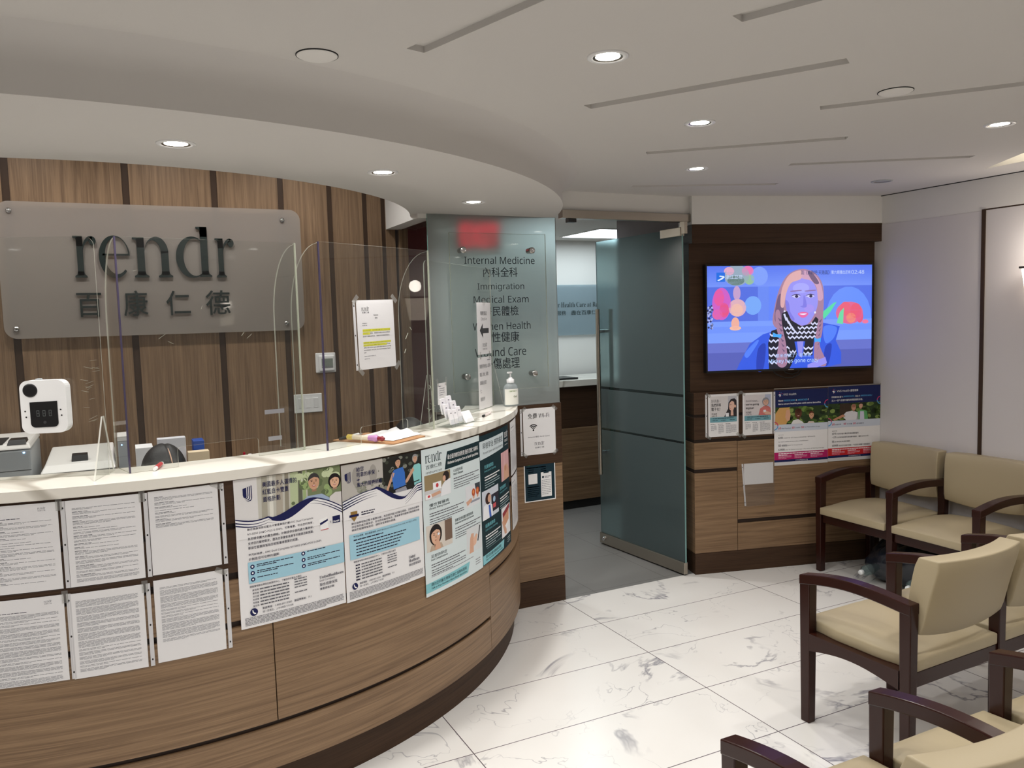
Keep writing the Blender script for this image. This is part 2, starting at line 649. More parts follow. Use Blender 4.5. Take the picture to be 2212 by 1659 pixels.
def serif_shapes(word):
    """high-contrast roman capitals-free wordmark letters r e n d; x-height 1. Returns polygons per letter and advance"""
    def arc(cx, cy, rx, ry, a0, a1, n=18):
        return [(cx + rx * cos(radians(a0 + (a1 - a0) * i / n)), cy + ry * sin(radians(a0 + (a1 - a0) * i / n))) for i in range(n + 1)]
    def foot(x0, x1):
        w = 0.085
        return [(x0 - w, 0), (x1 + w, 0), (x1 + w, 0.035), (x1 + 0.02, 0.075), (x1, 0.15), (x0, 0.15), (x0 - 0.02, 0.075), (x0 - w, 0.035)]
    def flag(x0, x1, top):
        return [(x0 - 0.10, top), (x1, top), (x1, top - 0.25), (x0, top - 0.25), (x0, top - 0.10), (x0 - 0.03, top - 0.055), (x0 - 0.10, top - 0.04)]
    def stem(x0, x1, y1):
        return [(x0, 0.05), (x1, 0.05), (x1, y1), (x0, y1)]
    out = {}
    out['r'] = ([stem(0.12, 0.30, 0.98), foot(0.12, 0.30), flag(0.12, 0.30, 1.0),
                 arc(0.54, 0.62, 0.26, 0.38, 180, 78, 14) + arc(0.56, 0.60, 0.26, 0.31, 84, 180, 14),
                 arc(0.585, 0.885, 0.105, 0.105, 0, 345, 20)], 0.66)
    out['e'] = ([arc(0.44, 0.5, 0.42, 0.525, 14, 318, 40) + arc(0.50, 0.53, 0.315, 0.455, 312, 10, 40),
                 [(0.12, 0.575), (0.12, 0.535), (0.855, 0.535), (0.852, 0.62), (0.825, 0.64), (0.80, 0.575)]], 0.90)
    out['n'] = ([stem(0.12, 0.30, 0.98), foot(0.12, 0.30), flag(0.12, 0.30, 1.0), stem(0.70, 0.88, 0.66), foot(0.70, 0.88),
                 arc(0.59, 0.62, 0.29, 0.405, 0, 180, 26) + arc(0.50, 0.60, 0.20, 0.335, 180, 0, 26)], 1.02)
    out['d'] = ([arc(0.46, 0.5, 0.42, 0.525, 50, 310, 34) + arc(0.53, 0.5, 0.30, 0.475, 302, 58, 34),
                 stem(0.68, 0.86, 1.27), flag(0.68, 0.86, 1.27), foot(0.71, 0.86)], 0.98)
    res, x = [], 0.0
    for ch in word:
        P, adv = out[ch]
        res.append([[(px + x, py) for px, py in p] for p in P])
        x += adv
    return res, x

class Sheet:
    """printed sheet drawn in metres: x to the right, y downwards from the top left corner"""
    def __init__(s, w, h):
        s.w, s.h = w, h
        s.items = []
        s.lay = 0
    def _q(s, V, F, mat, layer=None):
        if layer is None:
            layer = s.lay
        s.items.append((V, F, mat, layer))
    def poly(s, pts, mat, layer=None):
        T = tessellate_polygon([[Vector((x, y, 0)) for x, y in pts]])
        s._q(list(pts), [tuple(t) for t in T], mat, layer)
    def rect(s, x0, y0, x1, y1, mat, layer=None):
        s._q([(x0, y0), (x1, y0), (x1, y1), (x0, y1)], [(0, 3, 2, 1)], mat, layer)
    def ell(s, cx, cy, rx, ry, mat, layer=None, n=22, rot=0.0, a0=0, a1=360):
        P = []
        for i in range(n):
            a = radians(a0 + (a1 - a0) * i / (n if a1 - a0 == 360 else n - 1))
            x, y = rx * cos(a), ry * sin(a)
            P.append((cx + x * cos(rot) - y * sin(rot), cy + x * sin(rot) + y * cos(rot)))
        s.poly(P, mat, layer)
    def smooth(s, pts, mat, layer=None, k=5):
        n, out = len(pts), []
        for i in range(n):
            a, b, c, d = pts[i - 1], pts[i], pts[(i + 1) % n], pts[(i + 2) % n]
            for j in range(k):
                t = j / k
                out.append(tuple(0.5 * (2 * b[q] + (c[q] - a[q]) * t + (2 * a[q] - 5 * b[q] + 4 * c[q] - d[q]) * t * t + (3 * b[q] - a[q] - 3 * c[q] + d[q]) * t ** 3) for q in (0, 1)))
        s.poly(out, mat, layer)
    def band(s, top, bot, mat, layer=None):
        s.poly(list(top) + list(reversed(bot)), mat, layer)
    def text(s, t, x0, y0, x1, y1, mat, font='sans', weight=0.0, layer=None, align='l', slant=0.0):
        """fit the line into the box; x1 None keeps the natural width for that height"""
        V, F, b = glyphs(t, font, weight)
        ky = (y1 - y0) / max(1e-6, b[3] - b[1])
        kx = (x1 - x0) / max(1e-6, b[2] - b[0]) if x1 is not None else ky
        ox = x0
        if x1 is None and align == 'c':
            ox = x0 - kx * (b[2] - b[0]) / 2
        if x1 is None and align == 'r':
            ox = x0 - kx * (b[2] - b[0])
        s._q([(ox + (x - b[0]) * kx, y1 - (y - b[1]) * ky) for x, y in V], F, mat, layer)
    def rendr(s, x0, y0, x1, y1, mat, layer=None):
        L, adv = serif_shapes('rendr')
        kx, ky = (x1 - x0) / adv, (y1 - y0) / 1.27
        for let in L:
            for p in let:
                s.poly([(x0 + x * kx, y1 - y * ky) for x, y in p], mat, layer)
    def bars(s, x0, y0, x1, lines, pitch, th, mat, seed=0, last=0.6, bold=0, layer=None, gap=0.012):
        """small print too fine to read: rows of short dashes"""
        R = random.Random(seed)
        V, F = [], []
        for i in range(lines):
            y = y0 + i * pitch
            xe = x1 if i < lines - 1 else x0 + (x1 - x0) * last
            x = x0
            while x < xe - 0.002:
                w = min(R.uniform(0.006, 0.022) * (1 if gap else 9), xe - x)
                n = len(V)
                V += [(x, y), (x + w, y), (x + w, y + th), (x, y + th)]
                F.append((n, n + 3, n + 2, n + 1))
                x += w + 0.0022
        if F:
            s._q(V, F, mat, layer)
    def mesh(s, mb, fn, step=None, base=None, depth=0.0006, lift=0.00035, back=True):
        """send everything to 3-D; fn(x, y_down, out) -> point. step cuts wide faces for curved mounting"""
        import bmesh
        if base is not None:
            s.items.insert(0, ([(0, 0), (s.w, 0), (s.w, s.h), (0, s.h)], [(0, 3, 2, 1)], base, -1))
        for V, F, mat, layer in s.items:
            z = depth + (layer + 1) * lift
            if step and any(max(V[j][0] for j in f) - min(V[j][0] for j in f) > step for f in F):
                bm = bmesh.new()
                vs_ = [bm.verts.new((x, y, 0)) for x, y in V]
                for f in F:
                    try:
                        bm.faces.new([vs_[j] for j in f])
                    except ValueError:
                        pass
                xs = [x for x, y in V]
                k = math.floor(min(xs) / step) + 1
                while k * step < max(xs):
                    if max(xs) - min(xs) > step * 0.8:
                        bmesh.ops.bisect_plane(bm, geom=bm.verts[:] + bm.edges[:] + bm.faces[:], plane_co=(k * step, 0, 0), plane_no=(1, 0, 0))
                    k += 1
                bm.verts.index_update()
                V2 = [fn(v.co.x, v.co.y, z) for v in bm.verts]
                F2 = [tuple(v.index for v in f.verts) for f in bm.faces]
                bm.free()
                mb.add(V2, F2, mat)
            else:
                mb.add([fn(x, y, z) for x, y in V], F, mat)
        if back:      # the sheet's own thickness
            n = max(1, int(s.w / step)) if step else 1
            X = [s.w * i / n for i in range(n + 1)]
            for a, b in zip(X[:-1], X[1:]):
                mb.add([fn(a, 0, 0.0001), fn(b, 0, 0.0001), fn(b, s.h, 0.0001), fn(a, s.h, 0.0001),
                        fn(a, 0, depth), fn(b, 0, depth), fn(b, s.h, depth), fn(a, s.h, depth)],
                       [(0, 1, 2, 3), (0, 4, 5, 1), (3, 2, 6, 7)] + ([(0, 3, 7, 4)] if a == 0 else []) + ([(1, 5, 6, 2)] if b == X[-1] else []), base or PAPER)
        return mb


# ================================================================== the setting
ZC, ZS = 2.48, 2.32                      # ceiling, soffit
DC, DR = (0.057, 5.006), 2.152           # reception desk: arc centre and front radius
SO, SOR = (-0.22, 5.071), 2.715          # soffit outer arc
SI, SIR = (-0.082, 4.863), 1.672         # soffit inner arc
TA, TD, TN = Vector((3.346, 4.177)), Vector((0.9657, -0.2598)), Vector((-0.2598, -0.9657))

def TVP(u, z, off=0.0):                  # television wall: u along the wall, off towards the room
    p = TA + TD * u + TN * off
    return (p.x, p.y, z)

def DSK(sx, z, off=0.0):                 # desk front: sx metres along the arc
    a = sx / DR
    return (DC[0] + (DR + off) * sin(a), DC[1] - (DR + off) * cos(a), z)

def quad_floor(name, x0, x1, y0, y1, mat):
    return structure(MB().box(x0, x1, y0, y1, -0.03, 0.0, mat).build(name))

quad_floor('floor', -3.05, 4.72, -2.45, 4.213, MARBLE)
quad_floor('floor_back_room', 1.50, 5.6, 4.213, 7.0, GREYT)
quad_floor('floor_staff', -3.05, 1.50, 4.213, 4.9, GREYT)

# ceiling with radial slots and one lit cove cut into it
def radial(r0, r1, ang, w=0.060):
    q = Vector((-0.08, 5.07))
    d = Vector((cos(radians(ang)), sin(radians(ang))))
    n = Vector((-d.y, d.x)) * w / 2
    return [tuple(q + d * r0 - n), tuple(q + d * r1 - n), tuple(q + d * r1 + n), tuple(q + d * r0 + n)]

slots = [radial(3.03, 3.90, a) for a in (-107.5, -90.5, -73.4, -57.3, -39.7, -21.4)] + \
        [radial(3.76, 4.66, a) for a in (-99.0, -82.3, -65.7, -48.9, -30.8)]
cove = [(4.352, 2.915), (4.09, 2.531), (3.75, 2.0), (4.31, 2.0), (4.328, 2.677)]
outer = [(-3.05, -2.45), (4.72, -2.45), (4.72, 4.36), (1.70, 4.36), (1.70, 4.82)] + \
    [(SI[0] + SIR * sin(radians(87.5 - 175 * i / 48)), SI[1] - SIR * cos(radians(87.5 - 175 * i / 48))) for i in range(49)] + [(-3.05, 4.82)]
mb = MB()
loops = [outer] + slots + [cove]
flat = [p for l in loops for p in l]
T = tessellate_polygon([[Vector((x, y, 0)) for x, y in l] for l in loops])
mb.add([(x, y, ZC) for x, y in flat], [tuple(t) for t in T], CEIL)
for l in slots:
    n = len(l)
    V = [(x, y, ZC) for x, y in l] + [(x, y, ZC + 0.018) for x, y in l]
    mb.add(V, [(i, (i + 1) % n, n + (i + 1) % n, n + i) for i in range(n)] + [tuple(range(n, 2 * n))], CEIL)
n = len(cove)
V = [(x, y, ZC) for x, y in cove] + [(x, y, ZC + 0.16) for x, y in cove]
mb.add(V, [(i, (i + 1) % n, n + (i + 1) % n, n + i) for i in range(n)] + [tuple(range(n, 2 * n))], WHITE)
mb.box(-1.9, 1.72, 3.0, 4.9, 2.96, 3.0, CEIL)
structure(mb.build('ceiling'))

# dropped soffit over the desk
mb = MB()
NS = 72
aO0, aO1, aI0, aI1 = radians(-80), math.asin((2.357 - SO[0]) / SOR), radians(-87.5), radians(87.5)
V, F = [], []
prof = [(0.0, ZS), (0.0, 2.40), (0.010, 2.432), (0.034, 2.460), (0.085, ZC + 0.002)]
for i in range(NS + 1):
    t = i / NS
    a, b = aO0 + (aO1 - aO0) * t, aI0 + (aI1 - aI0) * t
    V.append((SI[0] + SIR * sin(b), SI[1] - SIR * cos(b), 2.965))
    V.append((SI[0] + SIR * sin(b), SI[1] - SIR * cos(b), ZS))
    for dr, z in prof:
        V.append((SO[0] + (SOR + dr) * sin(a), SO[1] - (SOR + dr) * cos(a), z))
K = 2 + len(prof)
Fa, Fb = [], []
for i in range(NS):
    b, d = i * K, (i + 1) * K
    Fa.append((b + 1, b + 2, d + 2, d + 1))
    Fa.append((b, b + 1, d + 1, d))
    for j in range(2, K - 1):
        Fb.append((b + j, b + j + 1, d + j + 1, d + j))
mb.add(V, Fa, CEIL)
mb.add(V, Fb, CEIL, smooth=True)
structure(mb.build('ceiling_soffit'))

# outer walls
structure(MB().box(-3.12, -3.05, -2.45, 4.9, 0, ZC, WALLV).build('wall_left'))
structure(MB().box(-3.12, 4.79, -2.52, -2.45, 0, ZC, WALLV).build('wall_rear'))

# right wall: two vinyl panels, dark joint, ceiling slot
wr = sroot('wall_right', (4.66, 1.0, 0))
MB().box(4.672, 4.76, -2.45, 4.36, 0, 2.60, WHITE).build('backing', wr)
MB().box(4.660, 4.672, 3.118, 4.0, 0, 2.292, WALLV).build('panel', wr, bevel=0.002)
MB().box(4.660, 4.672, -2.45, 3.100, 0, 2.292, WALLV).build('panel', wr, bevel=0.002)
MB().box(4.660, 4.672, -2.45, 4.0, 2.300, ZC, WHITE).build('upper_panel', wr)
structure(MB().box(4.652, 4.670, 3.098, 3.120, 0, 2.298, DARKS).build('trim_1'))
structure(MB().box(4.662, 4.671, -2.45, 3.10, 2.291, 2.301, DARKS).build('trim_2'))
structure(MB().box(4.662, 4.6715, 3.12, 3.9, 2.291, 2.301, WHITE).build('trim_3'))
mb = MB()
mb.box(4.632, 4.644, -2.3, 3.81, ZC - 0.004, ZC - 0.0005, BLACKM)
mb.box(4.644, 4.650, -2.3, 3.82, ZC - 0.006, ZC, WHITE)
structure(mb.build('trim_4'))

# timber feature wall behind the desk
wf = sroot('wall_front', (0, 4.8, 0))
strips = [-2.55, -1.78, -1.09, -0.4635, 0.0825, 0.527, 0.8875, 1.1685, 1.38, 1.4935]
ws = [0.036, 0.036, 0.035, 0.035, 0.034, 0.033, 0.031, 0.029, 0.027, 0.025]
MB().box(-3.05, 1.56, 4.812, 4.90, 0, 2.97, DARKS).build('backing', wf)
e = -3.05
for x, w in zip(strips + [1.572], ws + [0.012]):
    MB().box(e, x - w / 2, 4.800, 4.812, 0, 2.97, WOODV).build('panel', wf, bevel=0.0015)
    if x < 1.55:
        MB().box(x - w / 2, x + w / 2, 4.806, 4.812, 0, 2.97, DARKS).build('strip', wf)
    e = x + w / 2
MB().box(1.585, 1.64, 4.78, 4.98, 0, 2.30, WOODV).build('door_jamb', wf, bevel=0.002)

# passage beside the feature wall: bulkhead, red wall
structure(MB().box(1.508, 1.60, 4.222, 4.80, 2.297, 2.96, WHITE).build('wall_bulkhead_passage'))
structure(MB().box(1.60, 1.70, 4.30, 4.79, 2.30, 2.335, NICKEL).build('trim_5'))
structure(MB().box(1.64, 1.90, 4.98, 5.05, 0, ZC, REDW).build('wall_passage_red'))
structure(MB().slab((1.90, 5.02), (2.25, 6.9), 0.06, 0, ZC, WHITE).build('wall_passage'))

# low wall right of the desk and the etched glass above it
wh = sroot('wall_half', (2.2, 4.213, 0))
MB().box(1.60, 2.368, 4.218, 4.33, 0, 1.205, DARKS).build('core', wh)
MB().box(1.96, 2.373, 4.209, 4.335, 0, 0.155, DARKH).build('plinth', wh, bevel=0.002)
MB().box(1.96, 2.373, 4.213, 4.335, 0.157, 0.856, WOODH).build('panel', wh, bevel=0.002)
MB().box(1.60, 2.373, 4.210, 4.335, 0.858, 1.221, DARKH).build('upper_panel', wh, bevel=0.002)

def pane(x0, x1, y, z0, z1, t, mat, back, edge):
    mb = MB()
    mb.add([(x0, y, z0), (x1, y, z0), (x1, y, z1), (x0, y, z1)], [(0, 1, 2, 3)], mat)
    mb.add([(x0, y + t, z0), (x1, y + t, z0), (x1, y + t, z1), (x0, y + t, z1)], [(3, 2, 1, 0)], back)
    mb.add([(x0, y, z0), (x1, y, z0), (x1, y, z1), (x0, y, z1), (x0, y + t, z0), (x1, y + t, z0), (x1, y + t, z1), (x0, y + t, z1)],
           [(0, 4, 5, 1), (1, 5, 6, 2), (2, 6, 7, 3), (3, 7, 4, 0)], edge)
    return mb
structure(pane(1.560, 2.366, 4.215, 1.2225, ZS, 0.012, FROST, GLASSB, GLASSE).build('window_1'))

# bulkhead and head rail over the glass door
structure(MB().box(2.30, 3.36, 4.216, 4.36, 2.368, 2.52, WHITE).build('wall_bulkhead_door'))
structure(MB().box(2.405, 3.352, 4.196, 4.250, 2.318, 2.368, NICKEL).build('trim_6', bevel=0.002))
structure(MB().box(2.452, 2.505, 4.205, 4.245, 2.296, 2.318, BLACK).build('trim_7', bevel=0.001))

# glass door, standing open into the back room
d1 = sroot('door_1', (3.283, 4.205, 0))
H, E2 = Vector((3.283, 4.195)), Vector((3.224, 5.135))
dv = (E2 - H).normalized()
dn = Vector((-dv.y, dv.x))               # towards -x, the side seen
def DP(s, z, off):
    p = H + dv * s + dn * off
    return (p.x, p.y, z)
LD = (E2 - H).length
mb = MB()
for z0, z1, mt in ((0.086, 0.884, FROSTD), (0.884, 0.898, CLEARG), (0.898, 1.190, FROSTD), (1.190, 1.208, CLEARG), (1.208, 2.278, FROSTD)):
    mb.add([DP(0, z0, 0.006), DP(LD, z0, 0.006), DP(LD, z1, 0.006), DP(0, z1, 0.006)], [(3, 2, 1, 0)], mt)
    mb.add([DP(0, z0, -0.006), DP(LD, z0, -0.006), DP(LD, z1, -0.006), DP(0, z1, -0.006)], [(0, 1, 2, 3)], CLEARG if mt is CLEARG else GLASSB)
for q in (0, LD):
    mb.add([DP(q, 0.086, 0.006), DP(q, 2.278, 0.006), DP(q, 2.278, -0.006), DP(q, 0.086, -0.006)], [(0, 1, 2, 3)], GLASSE)
mb.build('glass_pane', d1)
def dbox(mb, s0, s1, z0, z1, o0, o1, mat):
    return mb.hexa([DP(s0, z0, o1), DP(s0, z0, o0), DP(s1, z0, o0), DP(s1, z0, o1), DP(s0, z1, o1), DP(s0, z1, o0), DP(s1, z1, o0), DP(s1, z1, o1)], mat)
rail = dbox(MB(), 0.0, LD + 0.006, 0.010, 0.090, -0.016, 0.016, NICKEL).build('bottom_rail', d1, bevel=0.003)
MB().lathe([(0, 0.024), (0.013, 0.022), (0.016, 0.012), (0.016, 0)], CHROME, DP(LD - 0.06, 0.055, 0.016), (dn.x, dn.y, 0), 20).build('lock_knob', d1)
dbox(MB(), 0.0, 0.20, 2.228, 2.284, -0.017, 0.017, NICKEL).build('patch_fitting', d1, bevel=0.003)
dbox(MB(), -0.035, 0.012, 2.240, 2.318, -0.012, 0.012, NICKEL).build('top_pivot', d1, bevel=0.002)
for sg in (1, -1):
    mb = MB().tube([DP(LD - 0.085, 0.556, sg * 0.062), DP(LD - 0.085, 1.782, sg * 0.062)], 0.0155, NICKEL, 18)
    hb = mb.build('pull_handle', d1)
    for z in (0.72, 1.62):
        MB().tube([DP(LD - 0.085, z, sg * 0.058), DP(LD - 0.085, z, sg * 0.007)], 0.0125, CHROME, 16).build('standoff', hb)

# back room seen through the door opening
structure(MB().box(2.2, 5.6, 6.86, 6.94, 0, ZC, WHITE).build('wall_back_room'))
structure(MB().box(5.5, 5.6, 4.4, 6.9, 0, ZC, WHITE).build('wall_back_room_right'))
structure(MB().box(3.445, 3.56, 4.40, 5.19, 0, ZC, BROWNW).build('wall_corridor'))
mb = MB()
mb.box(1.70, 5.6, 4.36, 6.9, 2.470, 2.50, CEIL)
structure(mb.build('ceiling_back_room'))

# television wall: joinery in front of a core
wt = sroot('wall_television', (TA.x, TA.y, 0))
def tbox(u0, u1, z0, z1, o0, o1, mat):
    return MB().hexa([TVP(u0, z0, o1), TVP(u1, z0, o1), TVP(u1, z0, o0), TVP(u0, z0, o0),
                      TVP(u0, z1, o1), TVP(u1, z1, o1), TVP(u1, z1, o0), TVP(u0, z1, o0)], mat)
UW = 1.366
tbox(0.004, UW, 0, 1.212, -0.22, -0.014, GROOVE).build('core', wt)
tbox(0.0, UW, 0, 0.141, -0.215, 0.0, DARKH).build('plinth', wt, bevel=0.002)
for u0, u1, z0, z1, mt in ((0, 0.3025, 0.143, 0.681, WOODH), (0, 0.3025, 0.707, 0.882, WOODH), (0.3055, UW, 0.143, 0.325, WOODH), (0.3055, UW, 0.352, 0.880, WOODH),
                           (0, UW, 0.904, 1.050, DARKH), (0, UW, 1.070, 1.214, DARKH)):
    tbox(u0, u1, z0, z1, -0.014 if u0 else -0.215, 0.0, mt).build('panel', wt, bevel=0.0015)
tbox(0.0, UW - 0.005, 1.214, 2.20, -0.22, -0.055, DARKH).build('recessed_panel', wt, bevel=0.002)
tbox(0.0, UW, 2.180, 2.300, -0.20, 0.0, DARKH).build('header_panel', wt, bevel=0.002)
tbox(0.0, UW + 0.02, 2.302, 2.52, -0.22, 0.0, WHITE).build('upper_wall', wt)

# ================================================================== ceiling fixtures
def downlight(x, y, z, label, lit=True, group='round recessed downlights'):
    t = thing('downlight', label, 'ceiling light', (x, y, z), group=group)
    MB().lathe([(0.043, -0.001), (0.046, -0.004), (0.056, -0.005), (0.060, -0.003), (0.060, 0.0)], PLASTIC if lit else PLASTICG, (x, y, z), n=40).build('trim_ring', t)
    MB().lathe([(0.0, -0.0016), (0.030, -0.0020), (0.036, -0.0014)], LENS if lit else PLASTICG, (x, y, z), n=32).build('lens', t)
    MB().lathe([(0.036, -0.0014), (0.0435, -0.0032)], NICKEL, (x, y, z), n=32).build('reflector', t)
    if lit:
        ld = bpy.data.lights.new('downlight_lamp', 'SPOT')
        ld.energy = LAMP_W
        ld.color = LAMP_C
        ld.spot_size = radians(150)
        ld.spot_blend = 0.9
        ld.shadow_soft_size = 0.045
        lo = bpy.data.objects.new('downlight_lamp', ld)
        COL.objects.link(lo)
        lo.parent = t
        lo.location = (0, 0, -0.012)
    return t

CEILD = [(1.317, 2.015, 'lit downlight nearest the viewer in the main ceiling, between two radial slots'),
         (2.104, 2.572, 'lit downlight in the main ceiling midway between the nearest one and the glass door'),
         (2.743, 3.381, 'lit downlight in the main ceiling closest to the glass door'),
         (3.339, 2.168, 'lit downlight in the main ceiling near the bright cove over the right wall')]
for x, y, l in CEILD:
    downlight(x, y, ZC, l)
for x, y, l in ((0.202, 2.809, 'lit downlight in the curved soffit above the wall sign'),
                (0.970, 3.098, 'lit downlight in the middle of the curved soffit, above the paper notice'),
                (1.635, 3.742, 'lit downlight in the curved soffit next to the etched glass panel')):
    downlight(x, y, ZS, l)
for x, y, z in ((0.62, 1.55, ZC), (-0.35, 1.70, ZC), (2.35, 1.15, ZC), (3.65, 1.00, ZC), (1.15, 0.35, ZC), (-1.2, 1.0, ZC), (-0.3, -0.8, ZC),
                (2.4, -0.3, ZC), (3.7, -0.6, ZC), (1.1, -1.4, ZC), (-1.5, 2.45, ZC), (-0.62, 2.86, ZS), (-1.4, 3.25, ZS),
                (-1.1, 4.25, 2.96), (-0.4, 4.25, 2.96), (0.3, 4.25, 2.96), (0.95, 4.25, 2.96)):
    downlight(x, y, z, 'lit round downlight in a part of the ceiling the photo does not show')
for x, y in ((2.15, 5.35), (2.75, 4.75)):  # unseen lamps added to brighten the passage floor and the etched glass from behind
    downlight(x, y, 2.47, 'unseen downlight added in the passage ceiling to brighten the etched glass and floor')

def grille(x, y, label):
    t = thing('ceiling_speaker', label, 'speaker', (x, y, ZC), group='round ceiling speakers')
    MB().lathe([(0.0, -0.006), (0.050, -0.006), (0.056, -0.003)], WHITE, (x, y, ZC), n=40).build('grille', t)
    MB().lathe([(0.0562, -0.0025), (0.0585, -0.0025), (0.0585, 0.0)], BLACKM, (x, y, ZC), n=40).build('shadow_gap', t)
grille(0.544, 2.297, 'white round ceiling speaker above the desk side, left of the first slot')
grille(2.467, 1.973, 'white round ceiling speaker above the chairs, beside an outer slot')
t = downlight(4.109, 3.374, ZC, 'small unlit fitting in the ceiling corner above the television', lit=False, group=None)

# cove lamp
MB_c = MB()
MB_c.add([(x * 0.985 + 0.062, y * 0.985 + 0.038, ZC + 0.150) for x, y in cove], [tuple(range(n - 1, -1, -1))], M('cove_glow', (255, 255, 255), 0.5, emit=(255, 240, 212), es=3.0))
tag(MB_c.build('cove_light'), 'warm white light panel glowing inside the recessed ceiling cove', 'ceiling light')

def sconce(x, y, z, face, label):
    """tapered glass shade on a dark back plate; face = unit vector away from the wall"""
    t = thing('wall_sconce', label, 'wall lamp', (x, y, z))
    f = Vector((face[0], face[1], 0))
    s = Vector((-f.y, f.x, 0))
    o = Vector((x, y, z))
    def P(a, b, c):
        return tuple(o + s * a + f * b + Vector((0, 0, c)))
    def bx(mb, a0, a1, b0, b1, c0, c1, mat, k=1.0):
        return mb.hexa([P(a0 * k, b0, c0), P(a1 * k, b0, c0), P(a1 * k, b1, c0), P(a0 * k, b1, c0), P(a0, b0, c1), P(a1, b0, c1), P(a1, b1, c1), P(a0, b1, c1)], mat)
    bx(MB(), -0.062, 0.062, 0.0, 0.018, -0.30, 0.0, M('dark_bronze', (52, 48, 46), 0.35, metal=0.6)).build('back_plate', t, bevel=0.002)
    bx(MB(), -0.10, 0.10, 0.022, 0.115, -0.19, 0.0, M('sconce_glass', (250, 240, 228), 0.4, emit=(255, 236, 214), es=2.6), k=0.66).build('shade', t, bevel=0.004)
    bx(MB(), -0.108, 0.108, 0.016, 0.122, 0.0, 0.012, M('dark_bronze', (52, 48, 46), 0.35, metal=0.6)).build('cap', t, bevel=0.002)
    ld = bpy.data.lights.new('sconce_lamp', 'POINT')
    ld.energy = 3.0
    ld.color = (1.0, 0.90, 0.80)
    ld.shadow_soft_size = 0.05
    lo = bpy.data.objects.new('sconce_lamp', ld)
    COL.objects.link(lo)
    lo.parent = t
    lo.location = tuple(f * 0.15 + Vector((0, 0, 0.10)))
    return t
sconce(4.66, 2.715, 1.93, (-1, 0), 'lit wall sconce with tapered glass shade on the right wall')
sconce(1.38, -2.45, 1.93, (0, 1), 'lit wall sconce on the rear wall, reflected in the wall sign')

# back room: luminous panel, desk, sign
t = thing('ceiling_panel_light', 'bright rectangular ceiling panel light in the back room', 'ceiling light', (4.0, 6.15, 2.47))
MB().box(3.70, 4.36, 5.84, 6.52, 2.462, 2.469, WHITE).build('frame', t)
MB().box(3.72, 4.34, 5.86, 6.50, 2.4600, 2.4625, M('panel_diffuser', (255, 255, 255), 0.5, emit=(235, 246, 255), es=4.0)).build('diffuser', t)
ld = bpy.data.lights.new('panel_lamp', 'AREA')
ld.shape = 'RECTANGLE'
ld.size, ld.size_y = 1.6, 1.2
ld.energy = BACK_W
ld.color = (0.80, 0.95, 1.0)
lo = bpy.data.objects.new('panel_lamp', ld)
COL.objects.link(lo)
lo.parent = t
lo.location = (-0.25, -0.1, -0.03)

t = thing('service_desk', 'dark and mid-brown timber desk in the back room behind the glass door', 'desk', (3.6, 6.2, 0))
MB().box(2.7, 4.9, 6.22, 6.70, 0.0, 0.076, BLACKM).build('kick_plate', t)
MB().box(2.7, 4.9, 6.20, 6.72, 0.078, 0.737, WOODH).build('front_panel', t, bevel=0.002)
MB().box(2.7, 4.9, 6.21, 6.72, 0.739, 1.110, DARKH).build('upper_panel', t, bevel=0.002)
tag(MB().box(2.66, 4.94, 6.17, 6.76, 1.111, 1.170, QUARTZ).build('countertop', bevel=0.004), 'white stone top of the back room desk', 'countertop')
tag(MB().box(3.50, 3.70, 6.24, 6.50, 1.171, 1.186, BLACK).build('keyboard', bevel=0.003), 'black flat keyboard lying on the back room desk', 'keyboard')

t = thing('wall_sign', 'frosted acrylic slogan sign on the back room wall', 'sign', (4.0, 6.86, 1.8))
MB().box(2.95, 5.05, 6.835, 6.843, 1.552, 2.042, thin_clear('pale_sign_acrylic', (225, 236, 240), haze=0.5, haze_col=(196, 208, 214))).build('panel', t)
S = Sheet(2.1, 0.5)
for txts in ((('You', 0.790, 0.884, 0.170, 0.218), ('r Health Care at Ren', 0.890, 1.372, 0.169, 0.218), ('dr', 1.378, 1.424, 0.169, 0.218)), (('全科醫療', 0.655, 0.872, 0.250, 0.294), ('服務', 0.878, 0.980, 0.250, 0.294), ('盡在百康仁德', 1.039, 1.384, 0.250, 0.294))):
    S = Sheet(2.1, 0.5)
    for tx, xa, xb, ya, yb in txts:
        S.text(tx, xa, ya, xb, yb, SIGNTXT, 'serif' if tx.isascii() else 'plain', -0.010 if tx.isascii() else 0.01)
    S.mesh(MB_s := MB(), lambda x, y, o: (2.95 + x, 6.835 - o, 2.042 - y), back=False)
    MB_s.build('lettering', t)

t = thing('exit_sign', 'red exit sign glowing blurred behind the etched glass panel', 'sign', (2.02, 4.56, 2.25))
MB().box(1.875, 2.175, 4.55, 4.575, 2.155, 2.335, PLASTIC).build('housing', t, bevel=0.003)
S = Sheet(0.30, 0.18)
S.text('EXIT', 0.025, 0.025, 0.275, 0.155, M('exit_red', (220, 30, 40), 0.5, emit=(255, 40, 70), es=2.2), 'bold', weight=0.0)
S.mesh(MB_s := MB(), lambda x, y, o: (1.875 + x, 4.549 - o, 2.335 - y), back=False)
MB_s.build('letters', t)

